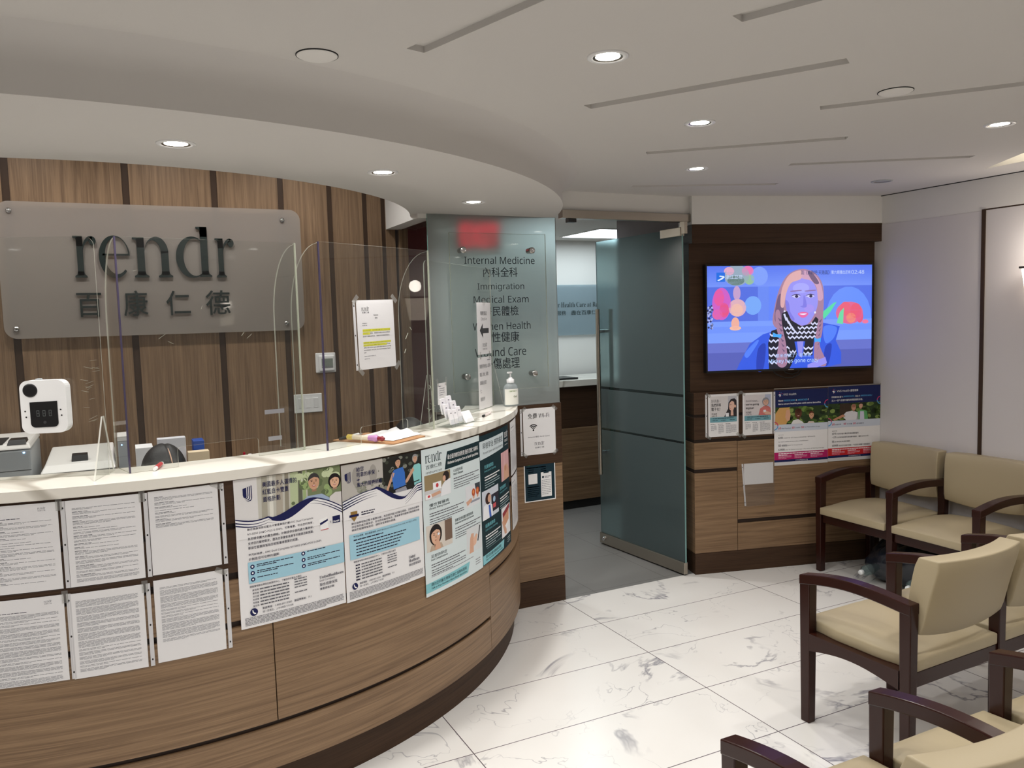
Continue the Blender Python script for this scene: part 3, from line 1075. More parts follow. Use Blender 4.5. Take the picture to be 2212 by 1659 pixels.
# ================================================================== reception desk
desk = thing('reception_desk', 'curved walnut reception desk with dark grooves, papers taped along its front', 'desk', (DC[0], DC[1] - DR + 0.1, 0))
def aa(s): return s / DR
DL, DRR = -1.95, 2.525
MB().ring(DC, DR - 0.075, DR - 0.014, 0.15, 1.211, aa(DL), aa(DRR), GROOVE, 90).build('carcass', desk)
MB().ring(DC, DR - 0.08, DR - 0.040, 0.0, 0.152, aa(DL), aa(DRR), DARKH, 90).build('kick_plate', desk)
def dpanel(s0, s1, z0, z1, mat):
    MB().ring(DC, DR - 0.016, DR, z0, z1, aa(s0), aa(s1), mat, max(6, int((s1 - s0) * 30))).build('front_panel', desk)
for s0, s1 in ((DL, 0.3735), (0.3775, 1.6030)):
    for z0, z1, mt in ((0.148, 0.303, WOODH), (0.322, 0.693, WOODH), (0.717, 0.862, WOODH), (0.889, 1.040, DARKH), (1.061, 1.209, DARKH)):
        if z0 == 0.148 and s0 < 0:
            dpanel(DL, 1.6030, z0, z1, mt)
        elif not (z0 == 0.148):
            dpanel(s0, s1, z0, z1, mt)
for z0, z1, mt in ((0.148, 0.506, WOODH), (0.529, 0.862, WOODH), (0.889, 1.040, DARKH), (1.061, 1.209, DARKH)):
    dpanel(1.6065, DRR, z0, z1, mt)
ZT = 1.247
tag(MB().ring(DC, DR - 0.285, DR + 0.014, 1.212, ZT, aa(DL), aa(2.43), QUARTZ, 110).build('countertop', bevel=0.004), 'long curved white stone counter on the reception desk', 'countertop')

# ---- clear acrylic sneeze guards
def frame2(p, q):
    p, q = Vector(p), Vector(q)
    d = (q - p).normalized()
    n = Vector((d.y, -d.x))           # towards the visitor
    L = (q - p).length
    return p, d, n, L
def fr_pt(fr, u, z, off=0.0):
    v = fr[0] + fr[1] * u + fr[2] * off
    return (v.x, v.y, z)
def corner(cx, cy, r, a0, a1, n=8):
    return [(cx + r * cos(radians(a0 + (a1 - a0) * i / n)), cy + r * sin(radians(a0 + (a1 - a0) * i / n))) for i in range(n + 1)]
def sheet_panel(fr, poly, t, edge):
    return MB().prism(poly, ACRYL, -t / 2, t / 2, lambda x, y, z: fr_pt(fr, x, y, z), side=edge)
def foot(fr, u, t, parent, up=0.20, reach=0.115, rear=None):
    """triangular gusset standing across the panel"""
    o = fr[0] + fr[1] * u
    g = (o, fr[2], -fr[1], 1.0)
    P = [(-(rear or reach), ZT + 0.001), (reach, ZT + 0.001), (0.008, ZT + up), (-0.008, ZT + up)]
    return MB().prism(P, ACRYL, -t / 2, t / 2, lambda x, y, z: fr_pt(g, x, y, z), side=EDGEW).build('foot', parent)

ZG = 2.045
f1 = frame2((-0.74, 3.233), (-0.055, 3.02))
g1 = thing('sneeze_guard', 'flat clear acrylic screen at the left end of the counter carrying the wall thermometer', 'screen', (f1[0].x, f1[0].y, ZT), group='acrylic sneeze guards on the counter')
L = f1[3]
sheet_panel(f1, [(0, ZT + 0.001), (L, ZT + 0.001)] + corner(L - 0.03, ZG - 0.03, 0.03, 0, 90) + [(0, ZG)], 0.005, EDGE).build('front_panel', g1)
foot(f1, L - 0.01, 0.005, g1, rear=0.075)
foot(f1, 0.08, 0.005, g1)
mb = MB()
R = random.Random(3)
for i in range(16):
    z = ZT + 0.12 + 0.28 * R.random()
    a = R.uniform(-0.5, 0.3)
    l = R.uniform(0.008, 0.03)
    u = L - R.uniform(0.0, 0.05)
    mb.bar(fr_pt(f1, u, z, 0.0035), fr_pt(f1, u - l, z + l * a, 0.0035), 0.0016, 0.0006, EDGE)
mb.build('cracked_tape', g1)['kind'] = 'stuff'

def folded_guard(p, q, label, slot, wl, wr):
    fr = frame2(p, q)
    t = thing('sneeze_guard', label, 'screen', (fr[0].x, fr[0].y, ZT), group='acrylic sneeze guards on the counter')
    L = fr[3]
    s0, s1, sz = slot
    z0 = ZT + 0.001
    sheet_panel(fr, [(0, z0), (s0, z0), (s0, sz - 0.012)] + corner(s0 + 0.012, sz - 0.012, 0.012, 180, 90, 4) + corner(s1 - 0.012, sz - 0.012, 0.012, 90, 0, 4) + [(s1, z0), (L, z0), (L, ZG), (0, ZG)], 0.005, EDGE).build('front_panel', t)
    for u, w, e in ((0.0, wl, EDGEV), (L, wr, EDGE)):
        o = fr[0] + fr[1] * u
        g = (o, (-fr[2] - fr[1] * (0.16 if u > 0 else 0.0)).normalized(), fr[1], 1.0)
        P = [(0.003, z0), (w, z0)] + [(w, ZG - 0.28)] + \
            [(w * (0.03 + 0.97 * cos(radians(a))), ZG - 0.28 + 0.275 * sin(radians(a))) for a in range(8, 89, 8)] + [(0.003, ZG - 0.002)]
        MB().prism(P, ACRYL, -0.0025, 0.0025, lambda x, y, z: fr_pt(g, x, y, z), side=EDGE).build('side_wing', t)
        MB().hexa([fr_pt(fr, u - 0.0028, z0, -0.0028), fr_pt(fr, u + 0.0028, z0, -0.0028), fr_pt(fr, u + 0.0028, z0, 0.0032), fr_pt(fr, u - 0.0028, z0, 0.0032),
                   fr_pt(fr, u - 0.0028, ZG, -0.0028), fr_pt(fr, u + 0.0028, ZG, -0.0028), fr_pt(fr, u + 0.0028, ZG, 0.0032), fr_pt(fr, u - 0.0028, ZG, 0.0032)], e).build('corner_joint', t)
    return t, fr
g2, f2 = folded_guard((0.007, 3.0), (0.625, 3.15), 'three-sided clear acrylic screen in front of the seated person with parted hair', (0.0 + 0.16, 0.453, 1.318), 0.172, 0.165)
g3, f3 = folded_guard((0.697, 3.072), (1.253, 3.393), 'three-sided clear acrylic screen with the highlighted notice taped to it', (0.181, 0.465, 1.316), 0.168, 0.165)
for u0, u1, z0, z1 in ((0.482, 0.559, 1.402, 1.418), (0.491, 0.544, 1.300, 1.316)):
    MB().hexa([fr_pt(f2, u0, z0, 0.003), fr_pt(f2, u1, z0, 0.003), fr_pt(f2, u1, z0, 0.0042), fr_pt(f2, u0, z0, 0.0042),
               fr_pt(f2, u0, z1, 0.003), fr_pt(f2, u1, z1, 0.003), fr_pt(f2, u1, z1, 0.0042), fr_pt(f2, u0, z1, 0.0042)], TAPEG).build('tape_strip', g2)
mb = MB()
for u, z, l, a in ((0.12, 1.70, 0.03, 0.6), (0.15, 1.69, 0.02, -0.5), (0.43, 1.69, 0.025, 0.7), (0.41, 1.70, 0.018, 0.9), (0.27, 1.80, 0.012, 1.2), (0.05, 1.93, 0.016, 0.3)):
    mb.bar(fr_pt(f2, u, z, 0.0033), fr_pt(f2, u + l * cos(a), z + l * sin(a), 0.0033), 0.0022, 0.0006, EDGE)
mb.build('tape_residue', g2)['kind'] = 'stuff'
mb = MB()
for u, z, l, a in ((0.47, 1.66, 0.03, 1.0), (0.50, 1.71, 0.016, -0.9), (0.49, 1.85, 0.006, 0), (0.52, 1.76, 0.006, 0), (0.46, 1.60, 0.02, 1.1)):
    mb.bar(fr_pt(f3, u, z, 0.0033), fr_pt(f3, u + l * cos(a), z + l * sin(a), 0.0033), 0.0035, 0.0006, EDGE)
mb.build('tape_residue', g3)['kind'] = 'stuff'

f4 = frame2((1.262, 3.478), (1.871, 4.090))
g4 = thing('sneeze_guard', 'flat clear acrylic screen at the right end of the counter hung with the arrow sheet', 'screen', (f4[0].x, f4[0].y, ZT), group='acrylic sneeze guards on the counter')
L = f4[3]
Z4 = 2.01
sheet_panel(f4, [(0, ZT + 0.001), (L, ZT + 0.001), (L, Z4 - 0.05)] + corner(L - 0.04, Z4 - 0.04, 0.04, 0, 90) + corner(0.03, Z4 - 0.03, 0.03, 90, 180), 0.005, EDGE).build('front_panel', g4)
foot(f4, 0.008, 0.006, g4, up=0.24, reach=0.02, rear=0.05)
foot(f4, L - 0.004, 0.006, g4, up=0.24, reach=0.06, rear=0.05)
mb = MB()
for i in range(26):
    z = ZT + 0.02 + 0.20 * R.random()
    u = 0.012 + R.uniform(-0.012, 0.03)
    l = R.uniform(0.008, 0.04)
    a = R.uniform(-0.7, 0.7)
    mb.bar(fr_pt(f4, u, z, 0.004), fr_pt(f4, u - l, z + l * a * 0.6, 0.004 + 0.03 * R.random()), 0.0022, 0.0008, EDGE)
mb.build('cracked_tape', g4)['kind'] = 'stuff'

# ================================================================== papers
TXT = INK((96, 96, 104))
TXTL = INK((140, 140, 146))
TXTB = INK((38, 36, 60))
NAVY = INK((22, 26, 78))
DTEAL = INK((20, 46, 52))
AQUA = INK((134, 196, 204))
BLUEP = INK((160, 204, 222))
INKW = INK((238, 238, 238))

def pane_strip(fnp, x, y0, y1, side, w, parent):
    """binder edge of a plastic sleeve with its three punched holes"""
    mb = MB()
    x0, x1 = (x, x + w) if side > 0 else (x - w, x)
    mb.hexa([fnp(x0, y1, 0.0004), fnp(x1, y1, 0.0004), fnp(x1, y1, 0.0012), fnp(x0, y1, 0.0012), fnp(x0, y0, 0.0004), fnp(x1, y0, 0.0004), fnp(x1, y0, 0.0012), fnp(x0, y0, 0.0012)], INK((205, 204, 206)))
    for k in (0.08, 0.5, 0.92):
        c = y0 + (y1 - y0) * k
        P = [((x0 + x1) / 2 + 0.0026 * cos(a * pi / 6), c + 0.0036 * sin(a * pi / 6)) for a in range(12)]
        mb.add([fnp(a, b, 0.0014) for a, b in P], [tuple(range(11, -1, -1))], BLACKM)
    return mb.build('binder_edge', parent)

def sleeved(name, label, cat, fn, S, loc, side=1, step=None, tapes=(), group=None, holes=True, film=True):
    """a printed sheet inside a clear sleeve with taped corners"""
    t = thing(name, label, cat, loc, group=group)
    mb = MB()
    S.mesh(mb, fn, step=step, base=PAPER)
    mb.build('sheet', t)
    w, h = S.w, S.h
    if film:
        mb = MB()
        n = max(1, int((w + 0.02) / step)) if step else 1
        X = [-0.003 + (w + 0.006) * i / n for i in range(n + 1)]
        zf = 0.0026
        V = [fn(x, -0.003, zf) for x in X] + [fn(x, h + 0.003, zf) for x in X]
        mb.add(V, [(i, n + 1 + i, n + 2 + i, i + 1) for i in range(n)], FILM)
        mb.build('sleeve_film', t)
    if holes:
        x = w + 0.007 if side > 0 else -0.007
        pane_strip(fn, x, 0.0, h, side, 0.013, t)
    for x, y, a in tapes:
        P = [(x + 0.02 * cos(a) - 0.009 * sin(a), y + 0.02 * sin(a) + 0.009 * cos(a)), (x - 0.02 * cos(a) - 0.009 * sin(a), y - 0.02 * sin(a) + 0.009 * cos(a)),
             (x - 0.02 * cos(a) + 0.009 * sin(a), y - 0.02 * sin(a) - 0.009 * cos(a)), (x + 0.02 * cos(a) + 0.009 * sin(a), y + 0.02 * sin(a) - 0.009 * cos(a))]
        MB().add([fn(p[0], p[1], 0.0032) for p in P], [(0, 1, 2, 3)], TAPE).build('tape', t)
    return t

def dfn(s0, zt, slope=0.0, out=0.0, wave=0.0):
    """mounting on the desk front, s0 = arc position of the left edge, zt = height of the top edge"""
    def f(x, y, o):
        return DSK(s0 + x, zt - y - slope * x, out + o + 0.0008 + wave * (0.5 + 0.5 * sin(19 * x + 7 * y)) * (y * 4 if y < 0.25 else 1))
    return f

def letter(kind):
    """letter-size page of fine print"""
    S = Sheet(0.216, 0.279)
    r = random.Random(kind * 11 + 1)
    y = 0.026
    if kind in (1, 4):
        S.rendr(0.160, 0.012, 0.182, 0.0195, TXTL)
        S.text('百康仁德', 0.160, 0.0215, 0.182, 0.0252, TXTL)
        y = 0.042
        S.bars(0.02, y, 0.11, 1, 0.004, 0.0018, TXTB, kind, 1)
        y += 0.009
    end = {1: 0.255, 2: 0.265, 3: 0.115, 4: 0.268, 5: 0.262, 6: 0.215}[kind]
    if kind == 3:
        y = 0.02
    while y < end:
        k = r.randint(1, 3) if kind < 4 else r.randint(2, 6)
        if kind < 4 and r.random() < 0.6:
            S.bars(0.018, y, 0.018 + r.uniform(0.025, 0.06), 1, 0.004, 0.0016, TXT, r.randint(0, 999), 1)
            S.bars(0.018, y + 0.0038, 0.198, k, 0.0036, 0.0012, TXTL, r.randint(0, 999), r.uniform(0.3, 1))
            y += 0.0038 + k * 0.0036 + 0.004
        else:
            S.bars(0.018, y, 0.198, k, 0.0036, 0.0013, TXTL, r.randint(0, 999), r.uniform(0.3, 1))
            y += k * 0.0036 + 0.0036
    return S

LET = [(1, -0.478, 1.203, 'page in a plastic sleeve, upper row leftmost on the desk, cut by the frame'),
       (2, -0.241, 1.203, 'sleeved page, upper row middle on the desk, filled with print to the bottom'),
       (3, -0.003, 1.205, 'page in a plastic sleeve, upper row right on the desk, lower half blank'),
       (4, -0.480, 0.905, 'page with a small logo in a plastic sleeve, lower row leftmost on the desk'),
       (5, -0.250, 0.903, 'densely printed page in a plastic sleeve, lower row middle on the desk'),
       (6, -0.004, 0.908, 'page in a plastic sleeve, lower row right on the desk, nearest the first insurance poster')]
for k, s0, zt, lab in LET:
    S = letter(k)
    sleeved('notice_page', lab, 'paper', dfn(s0, zt, out=0.0015 + 0.0006 * (k % 3)), S, DSK(s0 + 0.108, zt - 0.14, 0.0), side=1, step=0.04,
            tapes=((0.212, 0.004, 0.5),) if k in (3, 6) else ((0.22, 0.008, 1.57),), group='sleeved pages on the desk front')

# ---- small vector portraits for the posters
def face(S, cx, cy, r, skin, hair, style='short', layer=2, smile=True):
    sk, hr = INK(skin), INK(hair)
    dk = INK(tuple(int(c * 0.78) for c in skin))
    if style == 'long':
        S.ell(cx, cy + r * 0.35, r * 1.08, r * 1.55, hr, layer)
    if style == 'bob':
        S.ell(cx, cy, r * 1.12, r * 1.22, hr, layer)
    S.rect(cx - r * 0.34, cy + r * 0.5, cx + r * 0.34, cy + r * 1.4, dk, layer)
    S.ell(cx, cy + r * 0.05, r * 0.82, r * 1.08, sk, layer + 1)
    if style == 'bald':
        S.ell(cx, cy - r * 0.55, r * 0.78, r * 0.48, sk, layer + 1)
    else:
        S.poly([(cx + r * 0.9 * cos(radians(a)), cy - r * 0.1 + r * 1.08 * sin(radians(a))) for a in range(180, 361, 15)] +
               [(cx + r * 0.62, cy - r * 0.45), (cx + r * 0.1, cy - r * 0.62), (cx - r * 0.5, cy - r * 0.42)], hr, layer + 2)
    for sx in (-1, 1):
        S.ell(cx + sx * r * 0.33, cy - r * 0.02, r * 0.13, r * 0.055, INK((40, 28, 26)), layer + 2, n=10)
        S.rect(cx + sx * r * 0.33 - r * 0.17, cy - r * 0.24, cx + sx * r * 0.33 + r * 0.17, cy - r * 0.18, INK((60, 45, 40)), layer + 2)
    S.poly([(cx - r * 0.04, cy + r * 0.05), (cx + r * 0.06, cy + r * 0.05), (cx + r * 0.13, cy + r * 0.36), (cx - r * 0.13, cy + r * 0.36)], dk, layer + 2)
    if smile:
        S.poly([(cx - r * 0.32, cy + r * 0.52), (cx + r * 0.32, cy + r * 0.52), (cx + r * 0.18, cy + r * 0.70), (cx - r * 0.18, cy + r * 0.70)], INK((176, 70, 66)), layer + 2)
        S.rect(cx - r * 0.20, cy + r * 0.53, cx + r * 0.20, cy + r * 0.59, INKW, layer + 3)
    else:
        S.rect(cx - r * 0.2, cy + r * 0.58, cx + r * 0.2, cy + r * 0.66, INK((170, 84, 80)), layer + 2)

def leaves(S, x0, y0, x1, y1, cols, n, seed, rmin=0.008, rmax=0.03, layer=1):
    r = random.Random(seed)
    for i in range(n):
        rr = r.uniform(rmin, rmax)
        cx, cy = r.uniform(x0, x1), r.uniform(y0, y1)
        rx, ry = min(rr, cx - x0, x1 - cx), min(rr * r.uniform(0.5, 1), cy - y0, y1 - cy)
        if rx > 0.001 and ry > 0.001:
            S.ell(cx, cy, rx, ry, INK(r.choice(cols)), layer, n=9)

def uhc_mark(S, x0, y0, w, h):
    """shield of a solid bar and three curved bars"""
    def y(px, k): return y0 + h * k - (px - x0) * 0.28 + w * 0.28
    S.poly([(x0, y(x0, 0.10)), (x0 + w * 0.40, y(x0 + w * 0.40, 0.10)), (x0 + w * 0.40, y0 + h * 0.72), (x0 + w * 0.34, y0 + h * 0.80), (x0 + w * 0.22, y0 + h * 0.80), (x0 + w * 0.06, y0 + h * 0.74), (x0, y0 + h * 0.62)], NAVY, 3)
    for i in range(3):
        a = x0 + w * (0.50 + 0.19 * i)
        b = a + w * 0.10
        k = 0.80 + 0.075 * i
        S.poly([(a, y(a, 0.10)), (b, y(b, 0.10)), (b, y0 + h * (k - 0.14)), (b - w * 0.06, y0 + h * (k - 0.02)), (b - w * 0.18, y0 + h * (k + 0.05)),
                (x0 + w * (0.30 + 0.1 * i), y0 + h * (k + 0.06)), (x0 + w * (0.12 + 0.1 * i), y0 + h * (k + 0.02)), (x0 + w * (0.30 + 0.1 * i), y0 + h * (k + 0.03)),
                (a - w * 0.10, y0 + h * (k - 0.01)), (a - w * 0.02, y0 + h * (k - 0.08)), (a, y0 + h * (k - 0.18))], NAVY, 3)

def wave_band(S, w, ys, th, mat, layer, x0=0.0):
    n = len(ys) - 1
    def f(t):
        k = min(int(t * n), n - 1)
        u = t * n - k
        u = u * u * (3 - 2 * u)
        return ys[k] * (1 - u) + ys[k + 1] * u
    X = [i / 28 for i in range(29)]
    S.band([(x0 + t * w, f(t)) for t in X], [(x0 + t * w, f(t) + (th(t) if callable(th) else th)) for t in X], mat, layer)
    return f

def uhc_poster(which):
    W_, H_ = 0.400, 0.527
    S = Sheet(W_, H_)
    P = lambda fx: fx * W_
    Q = lambda fy: fy * H_
    ph = 0.30 if which == 1 else 0.28
    if which == 1:
        S.rect(0, 0, W_, Q(ph), INK((196, 194, 184)), 0)
        S.rect(0, 0, P(0.2), Q(ph), INK((222, 220, 220)), 1)
        for x, w_, c in ((0.24, 0.05, (168, 164, 150)), (0.31, 0.03, (226, 224, 214)), (0.37, 0.06, (178, 170, 156)), (0.45, 0.035, (150, 144, 128)), (0.50, 0.08, (184, 196, 158)), (0.575, 0.04, (96, 98, 84)), (0.62, 0.03, (160, 180, 128))):
            S.poly([(P(x), 0), (P(x + w_), 0), (P(x + w_ * 0.8), Q(ph)), (P(x - 0.012), Q(ph))], INK(c), 1)
        S.rect(P(0.66), 0, W_, Q(ph), INK((120, 132, 96)), 1)
        leaves(S, P(0.5), 0, W_, Q(ph * 0.75), [(150, 172, 116), (196, 208, 168), (98, 112, 78), (212, 220, 196)], 34, 5, 0.006, 0.02, 2)
        S.poly([(P(0.57), Q(ph)), (P(0.60), Q(0.21)), (P(0.66), Q(0.18)), (P(0.80), Q(0.18)), (P(0.88), Q(0.22)), (P(0.90), Q(ph))], INK((160, 178, 204)), 4)
        face(S, P(0.725), Q(0.085), P(0.066), (206, 160, 130), (60, 58, 58), 'short', 4)
        S.poly([(P(0.86), Q(ph)), (P(0.88), Q(0.21)), (P(0.94), Q(0.185)), (W_, Q(0.19)), (W_, Q(ph))], INK((214, 210, 208)), 5)
        face(S, P(0.935), Q(0.105), P(0.058), (222, 178, 148), (30, 26, 26), 'bob', 5)
        for i, (t, x1, y0) in enumerate((('美國最多人選擇的', 0.56, 0.035), ('紅藍白卡雙重', 0.48, 0.085), ('資格計劃', 0.40, 0.135))):
            S.text(t, P(0.245), Q(y0), P(x1), Q(y0 + 0.037), NAVY, weight=0.022, layer=8)
        uhc_mark(S, P(0.075), Q(0.035), P(0.08), Q(0.115))
        # white field under the wave
        X = [i / 28 for i in range(29)]
        def f(t):
            return 0.262 + 0.025 * sin(pi * min(t / 0.34, 1)) if t < 0.3 else 0.286 - 0.088 * (0.5 - 0.5 * cos(pi * min((t - 0.3) / 0.40, 1))) + (0.10 * ((t - 0.70) / 0.3) ** 1.5 if t > 0.7 else 0)
        S.band([(t * W_, Q(f(t))) for t in X], [(t * W_, Q(0.40)) for t in X], INK((236, 235, 236)), 6)
        def g(t):
            return f(t) + 0.004 + 0.055 * max(0.0, sin(pi * min(max((t - 0.28) / 0.46, 0), 1)))
        S.band([(t * W_, Q(f(t) - 0.004)) for t in X], [(t * W_, Q(g(t))) for t in X], NAVY, 7)
        for d in (0.018, 0.036):
            A = [t for t in X if t <= 0.36]
            S.band([(t * W_, Q(f(t) + d)) for t in A], [(t * W_, Q(f(t) + d + 0.009 * (1 - t / 0.37))) for t in A], NAVY, 7)
            A = [t for t in X if t >= 0.66]
            S.band([(t * W_, Q(f(t) + d)) for t in A], [(t * W_, Q(f(t) + d + 0.009 * (t - 0.64) / 0.36)) for t in A], NAVY, 7)
        B = ['聯合健康保險紅藍白卡雙重資格計劃UHC Dual Complete', 'NY-S002 (HMO-POS D-SNP)，可靠實惠，符合您的預算，', '為您提供龐大的醫生網絡，計劃提供全面的處方藥承保，', '支持您的藥物需求，還為您準備會員專享的健康活動獎勵，', '華語客服團隊幫助您輕鬆獲得需要的照護。']
        for i, t in enumerate(B):
            S.text(t, P(0.095), Q(0.330 + i * 0.031), P(0.70 if i < 4 else 0.55), Q(0.330 + i * 0.031 + 0.019), TXTB, weight=0.012, layer=8)
        S.text('每月$0保費，UHC Dual Complete NY-S002 (HMO-POS D-SNP)', P(0.095), Q(0.500), P(0.77), Q(0.519), TXTB, weight=0.01, layer=8)
        S.text('計劃是您可信賴的選擇：', P(0.095), Q(0.529), P(0.37), Q(0.547), TXTB, weight=0.012, layer=8)
        S.poly([(P(0.76), Q(0.36)), (P(0.84), Q(0.35)), (P(0.85), Q(0.43)), (P(0.77), Q(0.44))], INK((244, 244, 244)), 8)
        S.poly([(P(0.765), Q(0.385)), (P(0.845), Q(0.365)), (P(0.847), Q(0.378)), (P(0.767), Q(0.402))], NAVY, 9)
        S.rect(P(0.77), Q(0.434), P(0.85), Q(0.438), INK((200, 50, 60)), 9)
        S.text('=', P(0.866), Q(0.385), P(0.882), Q(0.395), NAVY, layer=8, weight=0.02)
        S.rect(P(0.895), Q(0.355), P(0.975), Q(0.405), NAVY, 8)
        S.bars(P(0.90), Q(0.388), P(0.965), 2, 0.0035, 0.0018, INKW, 3, 1, layer=9)
        S.rect(P(0.085), Q(0.558), W_, Q(0.702), BLUEP, 8)
        for j, (x, y) in enumerate(((0.11, 0.59), (0.11, 0.633), (0.11, 0.676), (0.575, 0.572), (0.575, 0.617), (0.575, 0.660))):
            S.ell(P(x + 0.012), Q(y), P(0.019), P(0.019), NAVY, 9)
            S.ell(P(x + 0.012), Q(y), P(0.008), P(0.009), INKW, 10, n=10)
            S.bars(P(x + 0.05), Q(y - 0.012), P(x + 0.38), 2 if j not in (2, 3) else 1, 0.0062, 0.003, TXTB, j, 0.55, layer=9)
        S.text('親臨當地聯合健保亞裔資訊中心，了解您的紅藍白卡選項', P(0.09), Q(0.716), P(0.56), Q(0.731), TXTB, weight=0.012, layer=8)
        for i, t in enumerate(('曼哈頓', '曼哈頓', '法拉盛', '布碌崙', '布碌崙', '皇后區')):
            S.text(t, P(0.11), Q(0.743 + i * 0.0215), P(0.165), Q(0.756 + i * 0.0215), TXTB, weight=0.02, layer=8)
            S.bars(P(0.175), Q(0.745 + i * 0.0215), P(0.44), 1, 0.01, 0.0042, TXT, 40 + i, 1, layer=8)
        for i, y in enumerate((0.735, 0.753, 0.772, 0.79, 0.826)):
            S.bars(P(0.49), Q(y), P(0.61), 1, 0.01, 0.0032, TXT, 60 + i, 1, layer=8)
        S.text('UnitedHealthcare', P(0.735), Q(0.758), P(0.985), Q(0.778), TXTB, 'serif', layer=8)
        S.text('Dual Complete', P(0.735), Q(0.784), P(0.89), Q(0.802), TXTB, layer=8)
        S.text('聯合健康保險', P(0.735), Q(0.809), P(0.915), Q(0.832), TXTB, layer=8)
        S.text('雙重資格計劃', P(0.735), Q(0.842), P(0.88), Q(0.859), TXTB, weight=0.012, layer=8)
        S.ell(P(0.115), Q(0.897), P(0.034), P(0.034), NAVY, 8)
        S.poly([(P(0.10), Q(0.882)), (P(0.108), Q(0.882)), (P(0.112), Q(0.895)), (P(0.122), Q(0.903)), (P(0.132), Q(0.905)), (P(0.131), Q(0.912)), (P(0.116), Q(0.911)), (P(0.102), Q(0.899))], INKW, 9)
        S.text('華語專線：1-800-801-0300　聽語障專線：711', P(0.19), Q(0.876), P(0.645), Q(0.892), TXTB, layer=8, weight=0.01)
        S.text('週一至週五，上午9時至下午5時', P(0.19), Q(0.901), P(0.47), Q(0.916), TXTB, layer=8)
        S.bars(P(0.035), Q(0.930), P(0.975), 6, 0.0050, 0.0017, TXT, 9, 0.8, layer=8)
    else:
        S.rect(0, 0, W_, Q(ph), INK((186, 182, 176)), 0)
        for x in (0.16, 0.36):
            S.ell(P(x), Q(0.10), P(0.045), Q(0.07), INK((160, 156, 150)), 1)
        S.rect(P(0.48), 0, W_, Q(ph), INK((36, 36, 32)), 1)
        leaves(S, P(0.42), 0, W_, Q(0.26), [(62, 66, 56), (30, 30, 27), (90, 96, 84), (128, 130, 120)], 40, 8, 0.004, 0.014, 2)
        leaves(S, P(0.0), Q(0.14), P(0.5), Q(0.27), [(150, 150, 138), (168, 166, 158), (132, 136, 120)], 14, 12, 0.006, 0.02, 1)
        # two riders
        S.poly([(P(0.61), Q(0.26)), (P(0.59), Q(0.14)), (P(0.62), Q(0.105)), (P(0.74), Q(0.095)), (P(0.765), Q(0.14)), (P(0.77), Q(0.25))], INK((58, 112, 196)), 4)
        S.poly([(P(0.60), Q(0.12)), (P(0.63), Q(0.13)), (P(0.56), Q(0.22)), (P(0.53), Q(0.265)), (P(0.50), Q(0.26))], INK((204, 160, 132)), 4)
        face(S, P(0.675), Q(0.052), P(0.042), (206, 160, 130), (34, 30, 30), 'short', 5)
        S.poly([(P(0.895), Q(0.26)), (P(0.87), Q(0.13)), (P(0.90), Q(0.10)), (P(0.97), Q(0.095)), (W_, Q(0.11)), (W_, Q(0.26))], INK((140, 204, 204)), 4)
        S.poly([(P(0.88), Q(0.115)), (P(0.90), Q(0.14)), (P(0.80), Q(0.22)), (P(0.77), Q(0.225)), (P(0.77), Q(0.205))], INK((204, 160, 132)), 5)
        face(S, P(0.915), Q(0.050), P(0.036), (208, 164, 136), (150, 150, 150), 'bob', 5)
        S.poly([(P(0.50), Q(0.262)), (P(0.97), Q(0.222)), (P(0.97), Q(0.230)), (P(0.50), Q(0.270))], INK((30, 30, 32)), 6)
        S.poly([(P(0.63), Q(0.255)), (P(0.77), Q(0.245)), (P(0.79), Q(ph)), (P(0.63), Q(ph))], INK((150, 150, 160)), 5)
        for i, (t, x1, y0) in enumerate((('給您', 0.25, 0.030), ('可靠的承保', 0.38, 0.070), ('+', 0.20, 0.115), ('龐大的醫療網絡', 0.46, 0.143))):
            S.text(t, P(0.165), Q(y0), P(x1), Q(y0 + (0.034 if t != '+' else 0.018)), NAVY, weight=0.02, layer=8)
        uhc_mark(S, P(0.035), Q(0.045), P(0.065), Q(0.09))
        X = [i / 28 for i in range(29)]
        def f(t):
            return 0.262 - 0.05 * sin(pi * min(t / 0.75, 1)) ** 1.0 * (1 if t < 0.375 else 1) + (0.0 if t < 0.40 else 0.085 * sin(pi * min((t - 0.40) / 0.52, 1))) - (0.06 * (t - 0.7) if t > 0.7 else 0)
        S.band([(t * W_, Q(f(t))) for t in X], [(t * W_, Q(0.40)) for t in X], INK((236, 235, 236)), 6)
        S.band([(t * W_, Q(f(t) - 0.032 * max(0, sin(pi * min(max((t - 0.34) / 0.44, 0), 1))))) for t in X], [(t * W_, Q(f(t) + 0.006)) for t in X], NAVY, 7)
        for d in (0.018, 0.036, 0.054):
            for A in ([t for t in X if t <= 0.4], [t for t in X if t >= 0.74]):
                S.band([(t * W_, Q(f(t) + d)) for t in A], [(t * W_, Q(f(t) + d + 0.010 * (1 - t / 0.42 if t < 0.5 else (t - 0.72) / 0.28))) for t in A], NAVY, 7)
        S.poly([(P(0.08), Q(0.345)), (P(0.155), Q(0.345)), (P(0.155), Q(0.385)), (P(0.117), Q(0.42)), (P(0.08), Q(0.385))], INK((150, 118, 62)), 8)
        S.rect(P(0.065), Q(0.368), P(0.17), Q(0.385), NAVY, 9)
        S.bars(P(0.20), Q(0.360), P(0.36), 2, 0.009, 0.0042, TXTB, 4, 0.9, layer=8)
        S.text('聯合健康保險紅藍卡優惠計劃，為您提供龐大的醫生網絡，支持您的藥物', P(0.085), Q(0.425), P(0.95), Q(0.442), TXTB, weight=0.012, layer=8)
        S.text('供全面的處方藥承保，支持您的藥物需求，會員專享的健康活動獎勵計劃', P(0.085), Q(0.449), P(0.95), Q(0.466), TXTB, weight=0.012, layer=8)
